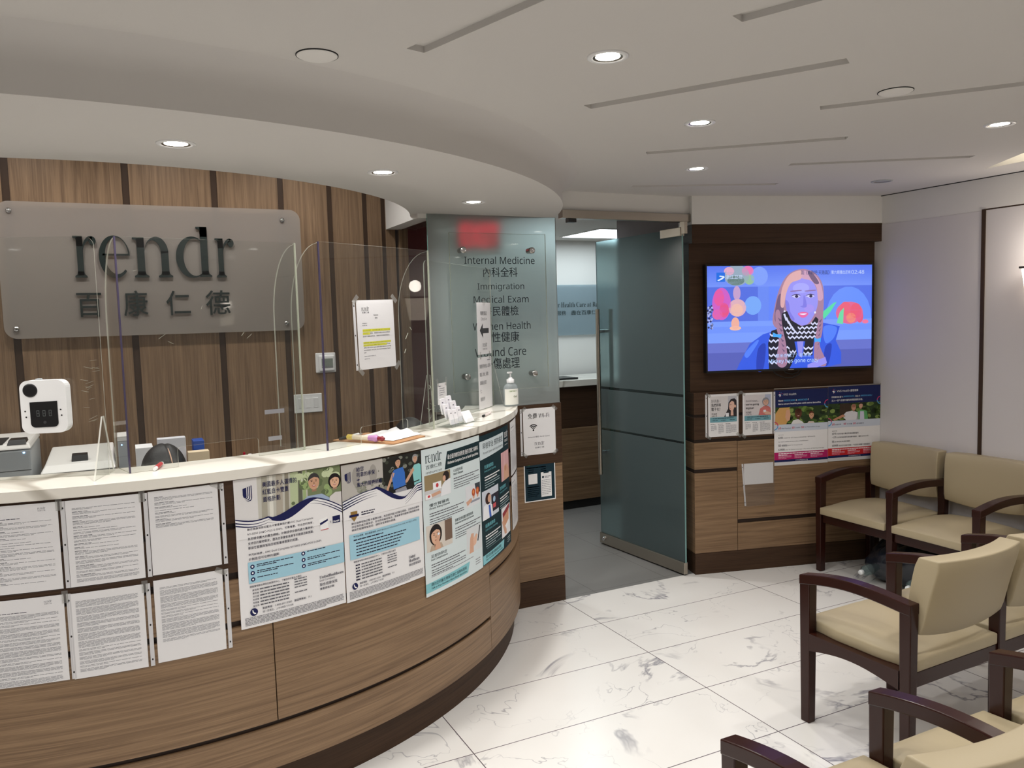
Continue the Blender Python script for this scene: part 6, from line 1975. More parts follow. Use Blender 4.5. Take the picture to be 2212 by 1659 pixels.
sleeved('paper_slip', 'small printed slip taped low on the left side of the rightmost screen', 'paper', gfn(f4, 0.095, 1.438), S, fr_pt(f4, 0.13, 1.35, 0.01), holes=False, film=False, tapes=((0.0, -0.005, 1.3), (0.095, -0.005, 1.8)))

# wall thermometer on the left screen
tm = thing('infrared_thermometer', 'white hands-free thermometer with black lens fixed on the left clear screen', 'thermometer', fr_pt(f1, 0.50, 1.40, 0.01))
UO = f1[3] - 0.6747
def tp(x, y, z): return fr_pt(f1, UO + x, y, z)
def rrect(x0, x1, y0, y1, r): return corner(x1 - r, y1 - r, r, 0, 90, 6) + corner(x0 + r, y1 - r, r, 90, 180, 6) + corner(x0 + r, y0 + r, r, 180, 270, 6) + corner(x1 - r, y0 + r, r, 270, 360, 6)
MB().prism(rrect(0.432, 0.572, 1.404, 1.578, 0.026), PLASTIC, 0.004, 0.046, tp).build('body', tm, bevel=0.006, seg=3)
MB().lathe([(0.0, 0.0022), (0.017, 0.002), (0.0215, 0.0012), (0.0225, 0.0)], BLACK, tp(0.464, 1.546, 0.046), (f1[2].x, f1[2].y, 0), 28).build('sensor_lens', tm)
MB().prism(corner(0.4740, 1.438, 0.014, 180, 270, 6)[::-1][::-1] + corner(0.530, 1.438, 0.014, 270, 360, 6) + [(0.544, 1.509), (0.460, 1.507)], BLACK, 0.046, 0.0472, tp).build('display', tm)
S = Sheet(0.07, 0.03)
for k in range(3):
    ox = 0.004 + k * 0.022
    for a in ((0, 0, 0.010, 0.0016), (0, 0.0092, 0.010, 0.0108), (0, 0.0184, 0.010, 0.02), (0, 0, 0.0016, 0.02), (0.0084, 0, 0.010, 0.02)):
        S.rect(ox + a[0], a[1], ox + a[2], a[3], INK((92, 96, 96)))
S.mesh(MB_t := MB(), lambda x, y, o: tp(0.476 + x * 0.85, 1.480 - y, 0.0472 + o), back=False, depth=0.0002)
MB_t.build('digits', tm)
MB().lathe([(0.0, 0.0006), (0.005, 0.0004)], M('button_grey', (52, 52, 54), 0.4), tp(0.503, 1.440, 0.0472), (f1[2].x, f1[2].y, 0), 16).build('button', tm)
for x, y in ((0.445, 1.478), (0.447, 1.459), (0.553, 1.480), (0.555, 1.461)):
    MB().lathe([(0.0, 0.0006), (0.0028, 0.0004)], BLACKM, tp(x, y, 0.046), (f1[2].x, f1[2].y, 0), 12).build('sensor_hole', tm)
MB().prism([(0.476, 1.576), (0.494, 1.576), (0.492, 1.583), (0.478, 1.583)], PLASTICG, 0.016, 0.034, tp).build('mount_lug', tm)

# staff-side back counter with printers (only the tops show over the desk)
cb = thing('back_counter', 'low counter against the timber wall carrying the printers', 'counter', (-0.4, 4.5, 0))
MB().box(-1.9, 0.62, 4.15, 4.79, 0.0, 0.70, WOODH).build('body', cb)
MB().box(-1.92, 0.64, 4.12, 4.795, 0.70, 0.735, QUARTZ).build('top', cb, bevel=0.003)
LED = M('blue_led', (200, 225, 255), 0.3, emit=(160, 205, 255), es=4.0)
PG, PWH = M('printer_grey', (170, 175, 178), 0.45), M('printer_white', (226, 224, 220), 0.45)
pr = thing('printer', 'tall white and grey laser printer at the left edge, black panel on top', 'printer', (-0.66, 4.5, 0.735))
MB().box(-0.93, -0.392, 4.25, 4.72, 0.737, 1.205, PG).build('body', pr, bevel=0.012)
MB().hexa([(-0.935, 4.24, 1.205), (-0.388, 4.24, 1.205), (-0.388, 4.73, 1.205), (-0.935, 4.73, 1.205), (-0.925, 4.26, 1.232), (-0.398, 4.26, 1.232), (-0.398, 4.72, 1.232), (-0.925, 4.72, 1.232)], PWH).build('top_cover', pr, bevel=0.008)
MB().hexa([(-0.485, 4.252, 1.226), (-0.408, 4.252, 1.226), (-0.408, 4.36, 1.232), (-0.485, 4.36, 1.232), (-0.478, 4.27, 1.247), (-0.412, 4.27, 1.247), (-0.412, 4.36, 1.247), (-0.478, 4.36, 1.247)], BLACK).build('control_panel', pr, bevel=0.002)
MB().box(-0.80, -0.50, 4.258, 4.50, 1.2325, 1.236, BLACKM).build('output_tray', pr)
MB().box(-0.424, -0.416, 4.247, 4.2505, 1.185, 1.191, LED).build('status_light', pr)
MB().box(-0.93, -0.395, 4.2475, 4.2505, 1.107, 1.109, BLACKM).build('drawer_gap', pr)
pm = thing('multifunction_printer', 'low white multifunction printer with black tilted panel, right of the tall printer', 'printer', (-0.2, 4.5, 0.735))
MB().box(-0.355, -0.055, 4.22, 4.68, 0.737, 1.085, PG).build('body', pm, bevel=0.006)
MB().hexa([(-0.360, 4.205, 1.085), (-0.048, 4.205, 1.085), (-0.048, 4.69, 1.085), (-0.360, 4.69, 1.085), (-0.340, 4.24, 1.118), (-0.058, 4.24, 1.118), (-0.058, 4.67, 1.150), (-0.335, 4.67, 1.150)], PWH).build('scanner_lid', pm, bevel=0.006)
MB().hexa([(-0.235, 4.28, 1.118), (-0.165, 4.28, 1.118), (-0.165, 4.33, 1.128), (-0.235, 4.33, 1.128), (-0.232, 4.29, 1.150), (-0.166, 4.29, 1.150), (-0.166, 4.325, 1.156), (-0.232, 4.325, 1.156)], BLACK).build('control_panel', pm, bevel=0.003)
MB().box(-0.325, -0.215, 4.2165, 4.2205, 1.00, 1.072, PWH).build('front_tray', pm, bevel=0.002)
rt = thing('network_box', 'narrow upright grey box with a small light beside the printer', 'electronics', (0.06, 4.38, 0.735))
MB().box(0.038, 0.086, 4.30, 4.46, 0.737, 1.195, PG).build('body', rt, bevel=0.004)
MB().box(0.037, 0.087, 4.298, 4.46, 1.196, 1.222, PWH).build('cap', rt, bevel=0.003)
MB().box(0.052, 0.058, 4.2985, 4.3005, 1.176, 1.181, LED).build('status_light', rt)
rt.location.x -= 0.073

bx_ = [('paper_box', -0.02, 4.15, 0.075, 0.14, 0.44, PAPER, 'white printed carton behind the seated person, left of the upright folder', 'box'),
       ('document_folder', 0.075, 4.14, 0.125, 0.06, 0.475, M('folder_white', (214, 214, 220), 0.6), 'pale upright folder sticking up behind the seated person', 'folder'),
       ('document_folder', 0.235, 4.17, 0.050, 0.10, 0.448, M('folder_blue', (28, 72, 160), 0.5), 'blue upright folder behind the seated person, at the right of the pale one', 'folder'),
       ('paper_stack', 0.205, 4.10, 0.095, 0.06, 0.405, M('cream_card', (214, 196, 164), 0.7), 'cream card stack behind the seated person in front of the blue folder', 'paper')]
for nm, x, y, w, d, h, mt, lab, cat in bx_:
    tag(MB().box(x + 0.06, x + 0.06 + w, y, y + d, 0.736, 0.736 + h, mt).build(nm, bevel=0.002), lab, cat)
pc = thing('pen_cup', 'cup of pens on the back counter, red pen tip just showing over the desk', 'cup', (0.55, 4.22, 0.735))
MB().lathe([(0.0, 0.002), (0.036, 0.002), (0.038, 0.31), (0.035, 0.31), (0.033, 0.006)], BLACK, (0.55, 4.22, 0.735), n=24).build('cup', pc)
MB().tube([(0.545, 4.21, 0.80), (0.532, 4.20, 1.102)], 0.006, M('red_plastic', (176, 24, 50), 0.4), 10).build('red_pen', pc)
MB().tube([(0.555, 4.22, 0.80), (0.560, 4.20, 1.090)], 0.009, PLASTIC, 10).build('white_marker', pc)

# seated people behind the desk
def person(x, y, ztop, label, lean, parted=True):
    t = thing('person', label, 'person', (x, y, 0))
    hz = ztop - 0.118
    B = [(0, 0.34, 0.50), (0, 0.33, 0.66), (0, 0.27, 0.86), (0, 0.22, 0.95), (0, 0.10, hz - 0.085), (0, 0.045, hz - 0.02),
         (-0.17, 0.23, 0.93), (-0.21, 0.16, 0.72), (-0.15, -0.06, 0.765), (-0.14, -0.14, 0.775), (0.17, 0.23, 0.93), (0.21, 0.16, 0.72), (0.15, -0.06, 0.765), (0.14, -0.14, 0.775),
         (-0.09, 0.33, 0.48), (-0.11, -0.08, 0.50), (-0.11, -0.06, 0.06), (0.09, 0.33, 0.48), (0.11, -0.08, 0.50), (0.11, -0.06, 0.06), (-0.11, -0.18, 0.035), (0.11, -0.18, 0.035)]
    Ed = [(0, 1), (1, 2), (2, 3), (3, 4), (4, 5), (3, 6), (6, 7), (7, 8), (8, 9), (3, 10), (10, 11), (11, 12), (12, 13), (0, 14), (14, 15), (15, 16), (16, 20), (0, 17), (17, 18), (18, 19), (19, 21)]
    Rr = [0.13, 0.12, 0.13, 0.10, 0.052, 0.05, 0.065, 0.045, 0.034, 0.022, 0.065, 0.045, 0.034, 0.022, 0.085, 0.065, 0.04, 0.085, 0.065, 0.04, 0.03, 0.03]
    me = bpy.data.meshes.new('body')
    me.from_pydata(B, Ed, [])
    o = bpy.data.objects.new('body', me)
    COL.objects.link(o)
    o.parent = t
    me.materials.append(SHIRT)
    o.modifiers.new('skin', 'SKIN')
    for i, sv in enumerate(me.skin_vertices[0].data):
        sv.radius = (Rr[i], Rr[i])
        sv.use_root = (i == 0)
    ss = o.modifiers.new('subsurf', 'SUBSURF')
    ss.levels = ss.render_levels = 2
    # head bowed towards the desk
    def sph(c, rx, ry, rz, mat, tilt, nu=28, nv=18, fn=None):
        V, F = [], []
        for i in range(nv + 1):
            ph = pi * i / nv
            for k in range(nu):
                a = 2 * pi * k / nu
                p = Vector((rx * sin(ph) * cos(a), ry * sin(ph) * sin(a), rz * cos(ph)))
                if fn:
                    p = fn(p)
                p = Matrix.Rotation(tilt, 3, 'X') @ p
                V.append((x + c[0] + p.x, y + c[1] + p.y, c[2] + p.z))
        for i in range(nv):
            for k in range(nu):
                F.append((i * nu + k, (i + 1) * nu + k, (i + 1) * nu + (k + 1) % nu, i * nu + (k + 1) % nu))
        return MB().add(V, F, mat, smooth=True)
    def skull(p):
        if p.z < 0 and p.y < 0:
            p = Vector((p.x * (1 + 1.6 * p.z), p.y, p.z))
        if p.y < -0.07 and -0.03 < p.z < 0.02 and abs(p.x) < 0.016:
            p = Vector((p.x, p.y - 0.018, p.z))
        return p
    hd = sph((0, 0.0, hz), 0.072, 0.092, 0.110, SKIN, lean, fn=skull).build('head', t)
    for sx in (-1, 1):
        sph((sx * 0.073, 0.012, hz - 0.02), 0.008, 0.018, 0.028, SKIN, lean, 12, 8).build('ear', hd)
        sph((sx * 0.028, -0.080, hz - 0.03), 0.010, 0.006, 0.006, BLACK, lean, 10, 6).build('eye', hd)
    def hairfn(p):
        k = 1 + 0.05 * sin(34 * p.x + 9 * p.y) * 0.25
        q = Vector((p.x * k, p.y * k, p.z * k))
        if q.y < -0.050 and q.z < -0.035:
            q.y = -0.050 - (q.y + 0.050) * 0.1
        if parted and q.z > 0.03:
            q.z -= 0.007 * math.exp(-((q.x - 0.022 + q.y * 0.15) / 0.006) ** 2)
        return q
    sph((0, 0.0, hz + 0.012), 0.089, 0.112, 0.118 if not parted else 0.112, HAIR, lean, 64, 36, hairfn).build('hair', t)
    if parted:
        pts = []
        for i in range(9):
            yy = -0.062 + i * 0.0115
            xx = 0.022 - yy * 0.15
            zz = 0.112 * sqrt(max(0.0, 1 - (xx / 0.089) ** 2 - (yy / 0.112) ** 2)) - 0.0045
            p = Matrix.Rotation(lean, 3, 'X') @ Vector((xx, yy, zz))
            pts.append((x + p.x, y + p.y, hz + 0.012 + p.z))
        MB().tube(pts, [0.0010 + 0.0016 * sin(pi * i / 8) for i in range(9)], SKIN, 8).build('parting', t)
    return t
person(0.137, 3.62, 1.252, 'person with black parted hair bending low behind the counter', radians(40))
person(1.335, 3.98, 1.225, 'person whose dark hair just shows behind the screen with the highlighted notice', radians(10), parted=False)
for x, y, lab in ((0.137, 3.97, 'office chair under the person with parted hair, hidden behind the desk'), (1.335, 4.33, 'office chair under the second seated person, hidden behind the desk')):
    oc = thing('office_chair', lab, 'chair', (x, y, 0))
    MB().box(x - 0.23, x + 0.23, y - 0.30, y + 0.12, 0.34, 0.375, BLACKM).build('seat', oc, bevel=0.015)
    MB().tube([(x, y - 0.08, 0.06), (x, y - 0.08, 0.34)], 0.025, NICKEL, 12).build('gas_column', oc)
    for k in range(5):
        a = 2 * pi * k / 5 + 0.3
        MB().bar((x, y - 0.08, 0.07), (x + 0.24 * cos(a), y - 0.08 + 0.24 * sin(a), 0.03), 0.03, 0.03, BLACK).build('base_arm', oc)

# small things on the counter
Zs = ZT + 0.0005
mk = thing('correction_tape', 'small red and white capped item lying on the counter before the parted hair', 'stationery', (0.102, 3.07, ZT))
MB().tube([(0.090, 3.022, Zs + 0.008), (0.108, 3.095, Zs + 0.008)], 0.0075, M('red_glossy', (190, 40, 52), 0.35), 12).build('barrel', mk)
MB().tube([(0.084, 3.000, Zs + 0.007), (0.090, 3.022, Zs + 0.007)], 0.0065, PLASTIC, 12).build('tip', mk)
MB().tube([(0.108, 3.095, Zs + 0.007), (0.112, 3.112, Zs + 0.007)], 0.0065, PLASTIC, 12).build('end_cap', mk)
cl = thing('clipboard', 'brown hardboard clipboard on the counter holding loose white papers', 'clipboard', (0.93, 3.22, ZT))
ce, cf = Vector((0.588, -0.809)), Vector((0.809, 0.588))
c0 = Vector((0.772, 3.318))
def cp(a, b, z): return ((c0 + ce * a + cf * b).x, (c0 + ce * a + cf * b).y, z)
MB().prism(rrect(0, 0.318, 0, 0.229, 0.012), M('hardboard', (166, 122, 82), 0.5), Zs, Zs + 0.0035, lambda a, b, z: cp(a, b, z)).build('board', cl)
MB().prism(rrect(0.004, 0.03, 0.06, 0.17, 0.006), CHROME, Zs + 0.0036, Zs + 0.012, lambda a, b, z: cp(a, b, z)).build('clip', cl, bevel=0.002)
mb = MB()
nx, ny = 12, 10
V = []
for i in range(nx + 1):
    for j in range(ny + 1):
        a, b = 0.05 + 0.225 * i / nx, 0.055 + 0.20 * j / ny
        z = Zs + 0.006 + 0.028 * max(0, sin(pi * i / nx)) * (j / ny) ** 1.5 * (0.7 + 0.3 * sin(i * 1.7))
        V.append(cp(a, b, z))
mb.add(V, [(i * (ny + 1) + j, (i + 1) * (ny + 1) + j, (i + 1) * (ny + 1) + j + 1, i * (ny + 1) + j + 1) for i in range(nx) for j in range(ny)], PAPER, smooth=True)
o = mb.build('loose_sheet')
so = o.modifiers.new('thickness', 'SOLIDIFY')
so.thickness = 0.0006
tag(o, 'curled white sheet lying on the brown clipboard', 'paper')
pn = thing('novelty_pen', 'fat pen with yellow end, clear barrel and purple grip on the clipboard', 'pen', (0.88, 3.19, ZT))
A, Bv = Vector((0.822, 3.256, Zs + 0.0200)), Vector((0.937, 3.106, Zs + 0.0200))
def lerp(k): return tuple(A.lerp(Bv, k))
MB().tube([lerp(0.0), lerp(0.02), lerp(0.16)], [0.008, 0.0115, 0.0115], M('yellow_clear_plastic', (212, 186, 88), 0.3), 14).build('end', pn)
MB().tube([lerp(0.16), lerp(0.58)], 0.0105, M('milky_plastic', (214, 200, 178), 0.3), 14).build('barrel', pn)
MB().tube([lerp(0.58), lerp(0.70), lerp(0.76), lerp(0.82)], [0.011, 0.0125, 0.0155, 0.010], M('mauve_plastic', (176, 124, 172), 0.4), 14).build('grip', pn)
MB().tube([lerp(0.82), lerp(0.90), lerp(0.92), lerp(0.98)], [0.008, 0.009, 0.011, 0.005], M('dark_red_plastic', (130, 26, 40), 0.35), 12).build('charm', pn)
pb = thing('ballpoint_pen', 'black ballpoint pen with white barrel beside the fat pen on the clipboard', 'pen', (0.82, 3.31, ZT))
MB().tube([(0.792, 3.270, Zs + 0.011), (0.800, 3.284, Zs + 0.011), (0.83, 3.310, Zs + 0.011)], [0.003, 0.006, 0.006], BLACK, 12).build('tip', pb)
MB().tube([(0.83, 3.310, Zs + 0.011), (0.90, 3.372, Zs + 0.011)], 0.006, PLASTIC, 12).build('barrel', pb)

# business card holder
ch = thing('card_holder', 'clear tiered acrylic card holder at the foot of the rightmost screen', 'card holder', (1.36, 3.42, ZT))
he, hf = Vector((0.77, 0.638)), Vector((-0.51, 0.616))
h0 = Vector((1.335, 3.372))
def hp(a, b, z): p = h0 + he * a + hf * b; return (p.x, p.y, z)
def hbox(a0, a1, b0, b1, z0, z1, mat, lean=0.0):
    return MB().hexa([hp(a0, b0, z0), hp(a1, b0, z0), hp(a1, b1, z0), hp(a0, b1, z0), hp(a0, b0 + lean, z1), hp(a1, b0 + lean, z1), hp(a1, b1 + lean, z1), hp(a0, b1 + lean, z1)], mat)
mb = MB()
mb.prism([(-0.005, Zs), (0.105, Zs), (0.105, Zs + 0.085), (0.085, Zs + 0.085)], ACRYL, 0.0, 0.003, lambda b, z, a: hp(a, b, z), side=EDGE)
mb.prism([(-0.005, Zs), (0.105, Zs), (0.105, Zs + 0.085), (0.085, Zs + 0.085)], ACRYL, 0.131, 0.134, lambda b, z, a: hp(a, b, z), side=EDGE)
mb.build('side_support', ch)
hbox(0, 0.134, -0.005, 0.105, Zs, Zs + 0.003, ACRYL).build('base', ch)
CARD = M('card_stock', (238, 236, 240), 0.6)
pos = [('top row left', 0.014, 0.070, 0.058, 0.128), ('top row right', 0.072, 0.070, 0.064, 0.136), ('middle row left', 0.010, 0.044, 0.036, 0.104), ('middle row right', 0.078, 0.044, 0.040, 0.112),
       ('front row left', 0.012, 0.016, 0.012, 0.080), ('front row middle', 0.052, 0.016, 0.012, 0.076), ('front row right', 0.090, 0.016, 0.018, 0.086)]
for lab, a, b, zl, zh in pos:
    mb = MB()
    w = 0.034 if 'front' in lab else 0.046
    P8 = [hp(a, b, Zs + zl), hp(a + w, b, Zs + zl), hp(a + w, b + 0.009, Zs + zl), hp(a, b + 0.009, Zs + zl), hp(a, b + 0.018, Zs + zh), hp(a + w, b + 0.018, Zs + zh), hp(a + w, b + 0.027, Zs + zh), hp(a, b + 0.027, Zs + zh)]
    mb.hexa(P8, CARD)
    f = lambda x, z: hp(a + x, b + 0.018 * z - 0.0004, Zs + zl + (zh - zl) * z)
    mb.add([f(0.012, 0.72), f(0.024, 0.72), f(0.024, 0.78), f(0.012, 0.78)], [(0, 1, 2, 3)], INK((90, 90, 100)))
    tag(mb.build('card_stack'), 'stack of white business cards, %s of the clear holder' % lab, 'cards', 'business cards in the clear holder')
    hbox(a - 0.001, a + w + 0.001, b - 0.003, b - 0.0015, Zs + max(zl - 0.004, 0.003), Zs + zl + 0.022, ACRYL, 0.006).build('pocket', ch)
ct = thing('card_tray', 'small clear tray with one angled stack of cards in front of the holder', 'card holder', (1.47, 3.46, ZT))
def hb2(a0, a1, b0, b1, z0, z1, mat, lean=0.0): return hbox(a0 + 0.142, a1 + 0.142, b0, b1, z0, z1, mat, lean)
hb2(0, 0.10, 0.0, 0.05, Zs, Zs + 0.003, ACRYL).build('base', ct)
hb2(0, 0.10, 0.0, 0.003, Zs + 0.003, Zs + 0.024, ACRYL, -0.006).build('front_lip', ct)
hb2(0, 0.10, 0.03, 0.033, Zs + 0.003, Zs + 0.045, ACRYL, 0.03).build('back_rest', ct)
tag(hb2(0.006, 0.094, 0.012, 0.027, Zs + 0.0035, Zs + 0.052, CARD, 0.032).build('card_stack'), 'angled stack of white cards in the small clear tray', 'cards')

# hand gel bottle
gx, gy = 1.945, 4.02
ge = thing('hand_gel_bottle', 'clear pump bottle of hand gel at the far end of the counter', 'bottle', (gx, gy, ZT))
GELM = thin_clear('gel_bottle_plastic', (236, 242, 244), haze=0.62, haze_col=(214, 222, 224), rough=0.05)
def oval(prof, k=0.72):
    mb = MB()
    n = 36
    V, F = [], []
    for r, h in prof:
        for i in range(n):
            a = 2 * pi * i / n
            V.append((gx + r * cos(a), gy + k * r * sin(a) if r > 0.02 else gy + r * sin(a), ZT + h))
    for j in range(len(prof) - 1):
        for i in range(n):
            F.append((j * n + i, j * n + (i + 1) % n, (j + 1) * n + (i + 1) % n, (j + 1) * n + i))
    return mb, V, F
mb, V, F = oval([(0.0, 0.001), (0.040, 0.001), (0.043, 0.006), (0.0435, 0.090), (0.0425, 0.102), (0.036, 0.117), (0.024, 0.126), (0.0175, 0.129), (0.0175, 0.134)])
mb.add(V, F, GELM, smooth=True)
mb.build('bottle', ge)
MB().lathe([(0.0215, 0.131), (0.0215, 0.150), (0.012, 0.154), (0.011, 0.160), (0.005, 0.162), (0.0045, 0.182), (0.0, 0.182)], PLASTIC, (gx, gy, ZT), n=24).build('pump_collar', ge)
pmp = MB().bar((gx + 0.010, gy + 0.004, ZT + 0.187), (gx - 0.020, gy - 0.012, ZT + 0.187), 0.014, 0.010, PLASTIC).build('pump_nozzle', ge, bevel=0.003)
LABC = INK((236, 236, 228))
rows = [(0.012, 0.096)]
V, F = [], []
for i in range(13):
    a = radians(-160 + 140 * i / 12)
    for h in (0.010, 0.097):
        V.append((gx + 0.0440 * cos(a), gy + 0.0440 * 0.73 * sin(a), ZT + h))
mb = MB().add(V, [(2 * i, 2 * i + 2, 2 * i + 3, 2 * i + 1) for i in range(12)], LABC)
def lab_txt(t, xa, xb, h0_, h1_, mat, f='bold'):
    V_, F_, b_ = glyphs(t, f)
    def at(x, y):
        x = xa + (x - b_[0]) / (b_[2] - b_[0]) * (xb - xa)
        a = -pi / 2 + x / 0.040
        return (gx + 0.0445 * cos(a), gy + 0.0445 * 0.735 * sin(a), ZT + h0_ + (y - b_[1]) / (b_[3] - b_[1]) * (h1_ - h0_))
    mb.add([at(x, y) for x, y in V_], F_, mat)
lab_txt('CERTUS', -0.022, 0.012, 0.082, 0.089, INK((110, 140, 60)))
lab_txt('+', 0.014, 0.021, 0.081, 0.089, INK((80, 130, 50)))
lab_txt('Gel', 0.002, 0.022, 0.050, 0.061, INK((90, 110, 50)), 'serif')
mb.build('label', ge)
tg = thing('small_vial', 'tiny clear item with a black cap lying by the rightmost screen', 'stationery', (1.60, 3.66, ZT))
MB().tube([(1.62, 3.66, Zs + 0.006), (1.70, 3.76, Zs + 0.006)], 0.0055, M('pale_pink_plastic', (220, 206, 204), 0.3), 10).build('barrel', tg)
MB().tube([(1.605, 3.641, Zs + 0.0065), (1.62, 3.66, Zs + 0.0065)], 0.0062, BLACK, 10).build('cap', tg)

# ================================================================== joined waiting chairs
def arch(fn, y0, y1, z0, z1, mat, name, parent, w, th=0.042, rise=0.030, n=14):
    """arm: gently arched bar along y"""
    V, F = [], []
    for i in range(n + 1):
        t = i / n
        y = y0 + (y1 - y0) * t
        zz = z0 + (z1 - z0) * t + rise * sin(pi * min(1, t * 1.02)) * (1 - 0.25 * t)
        for dx, dz in ((-w / 2, 0), (w / 2, 0), (w / 2, -th), (-w / 2, -th)):
            V.append(fn(dx, y, zz + dz))
    for i in range(n):
        for k in range(4):
            F.append((4 * i + k, 4 * i + (k + 1) % 4, 4 * i + 4 + (k + 1) % 4, 4 * i + 4 + k))
    F += [(3, 2, 1, 0), (4 * n, 4 * n + 1, 4 * n + 2, 4 * n + 3)]
    return MB().add(V, F, mat).build(name, parent, bevel=0.004)

def tandem(label, loc, rot, n, pitch=0.545, lean=0.065, depth=0.515):
    """n joined seats: stations (legs, arm, rails) at each side of every seat; local +y is the front"""
    t = thing('tandem_seating', label, 'bench', loc, rot, 'rows of joined waiting chairs')
    t.rotation_euler = (0, 0, 0)
    org = Vector(loc)
    W0 = 0.047
    def L_(p): return (org.x + p[0], org.y + p[1], p[2])
    def bx(x0, x1, y0, y1, z0, z1, mat, name, bev=0.004, taper=0.0):
        o = MB().hexa([L_(p) for p in ((x0 + taper, y0 + taper, z0), (x1 - taper, y0 + taper, z0), (x1 - taper, y1 - taper, z0), (x0 + taper, y1 - taper, z0), (x0, y0, z1), (x1, y0, z1), (x1, y1, z1), (x0, y1, z1))], mat)
        return o.build(name, t, bevel=bev)
    for k in range(n + 1):
        x = k * pitch
        bx(x - W0 / 2, x + W0 / 2, -0.052, 0.0, 0.0, 0.605, MAHOG, 'leg', taper=0.004)
        bx(x - W0 / 2, x + W0 / 2, -depth, -depth + 0.048, 0.0, 0.622, MAHOG, 'leg', taper=0.004)
        arch(lambda dx, y, z: L_((x + dx, y, z)), 0.0, -depth, 0.632, 0.655, MAHOG, 'armrest', t, W0 + 0.006)
        # side rail with arched underside
        V, F = [], []
        for i in range(13):
            y = -0.05 - (depth - 0.098) * i / 12
            zz = 0.318 + 0.030 * sin(pi * i / 12)
            for dx, z in ((-0.0225, 0.392), (0.0225, 0.392), (0.0225, zz), (-0.0225, zz)):
                V.append(L_((x + dx, y, z)))
        for i in range(12):
            for q in range(4):
                F.append((4 * i + q, 4 * i + (q + 1) % 4, 4 * i + 4 + (q + 1) % 4, 4 * i + 4 + q))
        MB().add(V, F, MAHOG).build('side_rail', t)
    for k in range(n):
        x0, x1 = k * pitch + W0 / 2, (k + 1) * pitch - W0 / 2
        bx(x0, x1, -0.045, -0.018, 0.330, 0.388, MAHOG, 'front_rail', 0.002)
        bx(x0, x1, -depth + 0.010, -depth + 0.036, 0.330, 0.388, MAHOG, 'rear_rail', 0.002)
        # cushion: crowned pad
        nx, ny = 12, 12
        V, F = [], []
        xa, xb, ya, yb = x0 + 0.002, x1 - 0.002, -depth + 0.005, 0.012
        for s_ in (1, 0):
            for i in range(nx + 1):
                for j in range(ny + 1):
                    u, v = i / nx, j / ny
                    e = (min(u, 1 - u) * 2) ** 0.32 * (min(v, 1 - v) * 2) ** 0.32 if 0 < u < 1 and 0 < v < 1 else 0.0
                    z = 0.436 + 0.044 * e if s_ else 0.390
                    V.append(L_((xa + (xb - xa) * u + (2 * u - 1) * 0.015 * max(0.0, min(1.0, 6 * (v - 0.11), 6 * (0.86 - v))), ya + (yb - ya) * v, z)))
        m_ = (nx + 1) * (ny + 1)
        id_ = lambda i, j, s_: (0 if s_ else m_) + i * (ny + 1) + j
        for i in range(nx):
            for j in range(ny):
                F.append((id_(i, j, 1), id_(i + 1, j, 1), id_(i + 1, j + 1, 1), id_(i, j + 1, 1)))
                F.append((id_(i, j, 0), id_(i, j + 1, 0), id_(i + 1, j + 1, 0), id_(i + 1, j, 0)))
        for i in range(nx):
            F += [(id_(i, 0, 0), id_(i + 1, 0, 0), id_(i + 1, 0, 1), id_(i, 0, 1)), (id_(i + 1, ny, 0), id_(i, ny, 0), id_(i, ny, 1), id_(i + 1, ny, 1))]
        for j in range(ny):
            F += [(id_(0, j + 1, 0), id_(0, j, 0), id_(0, j, 1), id_(0, j + 1, 1)), (id_(nx, j, 0), id_(nx, j + 1, 0), id_(nx, j + 1, 1), id_(nx, j, 1))]
        MB().add(V, F, VINYL, smooth=True).build('seat_cushion', t, bevel=0.006)
        # back pad: curved in plan, leaning, with seams
        nx, nz = 14, 8
        V, F = [], []
        xa, xb = x0 + 0.001, x1 - 0.001
        for s_ in (1, 0):                                     # rear skin, front skin
            for i in range(nx + 1):
                for j in range(nz + 1):
                    u, v = i / nx, j / nz
                    cx = (2 * u - 1)
                    bow = 0.042 * (1 - cx * cx)
                    z = 0.535 + 0.292 * v - 0.022 * (1 - v) * (1 - abs(cx) ** 2.2)
                    yr = -depth + 0.048 - 0.062 - lean * v ** 1.3 - bow * (0.35 + 0.65 * v)
                    thick = 0.072 + 0.030 * v
                    rnd = 0.010 * (abs(2 * v - 1) ** 6)
                    y = yr + (rnd if s_ else thick - rnd)
                    V.append(L_((xa + (xb - xa) * u, y, z)))
        m_ = (nx + 1) * (nz + 1)
        id_ = lambda i, j, s_: (0 if s_ else m_) + i * (nz + 1) + j
        for i in range(nx):
            for j in range(nz):
                F.append((id_(i, j, 1), id_(i + 1, j, 1), id_(i + 1, j + 1, 1), id_(i, j + 1, 1)))
                F.append((id_(i, j, 0), id_(i, j + 1, 0), id_(i + 1, j + 1, 0), id_(i + 1, j, 0)))
        for i in range(nx):
            F += [(id_(i, 0, 0), id_(i + 1, 0, 0), id_(i + 1, 0, 1), id_(i, 0, 1)), (id_(i + 1, nz, 0), id_(i, nz, 0), id_(i, nz, 1), id_(i + 1, nz, 1))]
        for j in range(nz):
            F += [(id_(0, j + 1, 0), id_(0, j, 0), id_(0, j, 1), id_(0, j + 1, 1)), (id_(nx, j, 0), id_(nx, j + 1, 0), id_(nx, j + 1, 1), id_(nx, j, 1))]
        MB().add(V, F, VINYL, smooth=True).build('backrest', t, bevel=0.007, seg=3)
    t.rotation_euler = (0, 0, rot)
    return t
tandem('row of joined tan chairs with dark arms standing against the right wall', (4.085, 2.195 - 0.545, 0), radians(90), 4, lean=0.035, depth=0.515)
tandem('middle row of joined tan chairs seen from behind, between the wall row and nearest row', (2.525, 2.445, 0), radians(2.0), 2, lean=0.070)
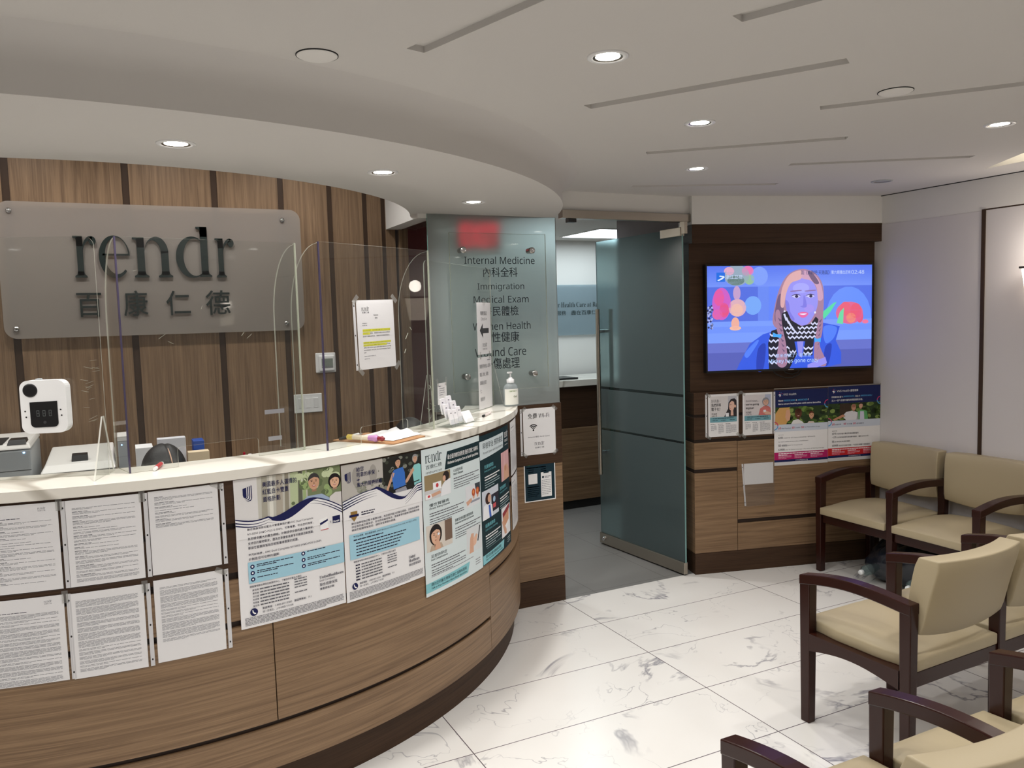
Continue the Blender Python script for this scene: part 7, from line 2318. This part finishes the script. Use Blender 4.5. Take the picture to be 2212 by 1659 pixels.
tandem('nearest row of joined tan chairs at the bottom right corner', (1.365, 1.580, 0), radians(0.0), 3, lean=0.070)

# plastic bag of bottles under the wall row
bg = thing('plastic_bag', 'dark translucent plastic bag of bottles on the floor under the wall row of chairs', 'bag', (4.36, 3.36, 0))
BAG = M('dark_plastic_film', (26, 32, 42), 0.22, spec=0.6, bump=(14, 0.9))
V, F = [], []
nu, nv = 36, 14
rr = random.Random(11)
ph_ = [rr.uniform(0, 6.28) for _ in range(6)]
for i in range(nv + 1):
    p = pi * i / nv
    for k in range(nu):
        a = 2 * pi * k / nu
        w = 1 + 0.08 * sin(3 * a + ph_[0] + 2 * p) + 0.05 * sin(7 * a + ph_[1] - 3 * p) + 0.03 * sin(11 * a + ph_[2] + 5 * p)
        V.append((4.36 + 0.20 * sin(p) ** 0.7 * cos(a) * w, 3.34 + 0.27 * sin(p) ** 0.7 * sin(a) * w, max(0.002, 0.135 + 0.135 * cos(p) * w)))
for i in range(nv):
    for k in range(nu):
        F.append((i * nu + k, (i + 1) * nu + k, (i + 1) * nu + (k + 1) % nu, i * nu + (k + 1) % nu))
MB().add(V, F, BAG, smooth=True).build('bag_film', bg)
PET = thin_clear('pet_plastic', (226, 236, 236), haze=0.25, haze_col=(190, 210, 210), rough=0.05)
def bottle(p, d, label):
    b = thing('water_bottle', label, 'bottle', p, group='bottles in the dark bag')
    p, d = Vector(p), Vector(d).normalized()
    MB().lathe([(0.0, 0.115), (0.012, 0.115), (0.014, 0.10), (0.032, 0.07), (0.033, 0.0), (0.033, -0.09), (0.0, -0.09)], PET, p, d, 22).build('bottle', b)
    MB().lathe([(0.0, 0.131), (0.0145, 0.130), (0.0155, 0.126), (0.0155, 0.108)], M('bottle_cap_white', (226, 230, 230), 0.35), p, d, 20).build('cap', b)
    return b
bottle((4.19, 3.50, 0.085), (-0.85, -0.2, 0.05), 'bottle with white cap poking from the left side of the dark bag')
bottle((4.20, 3.19, 0.075), (-0.85, -0.3, 0.05), 'bottle with white cap poking from the right side of the dark bag')

bpy.data.objects.remove(_to)
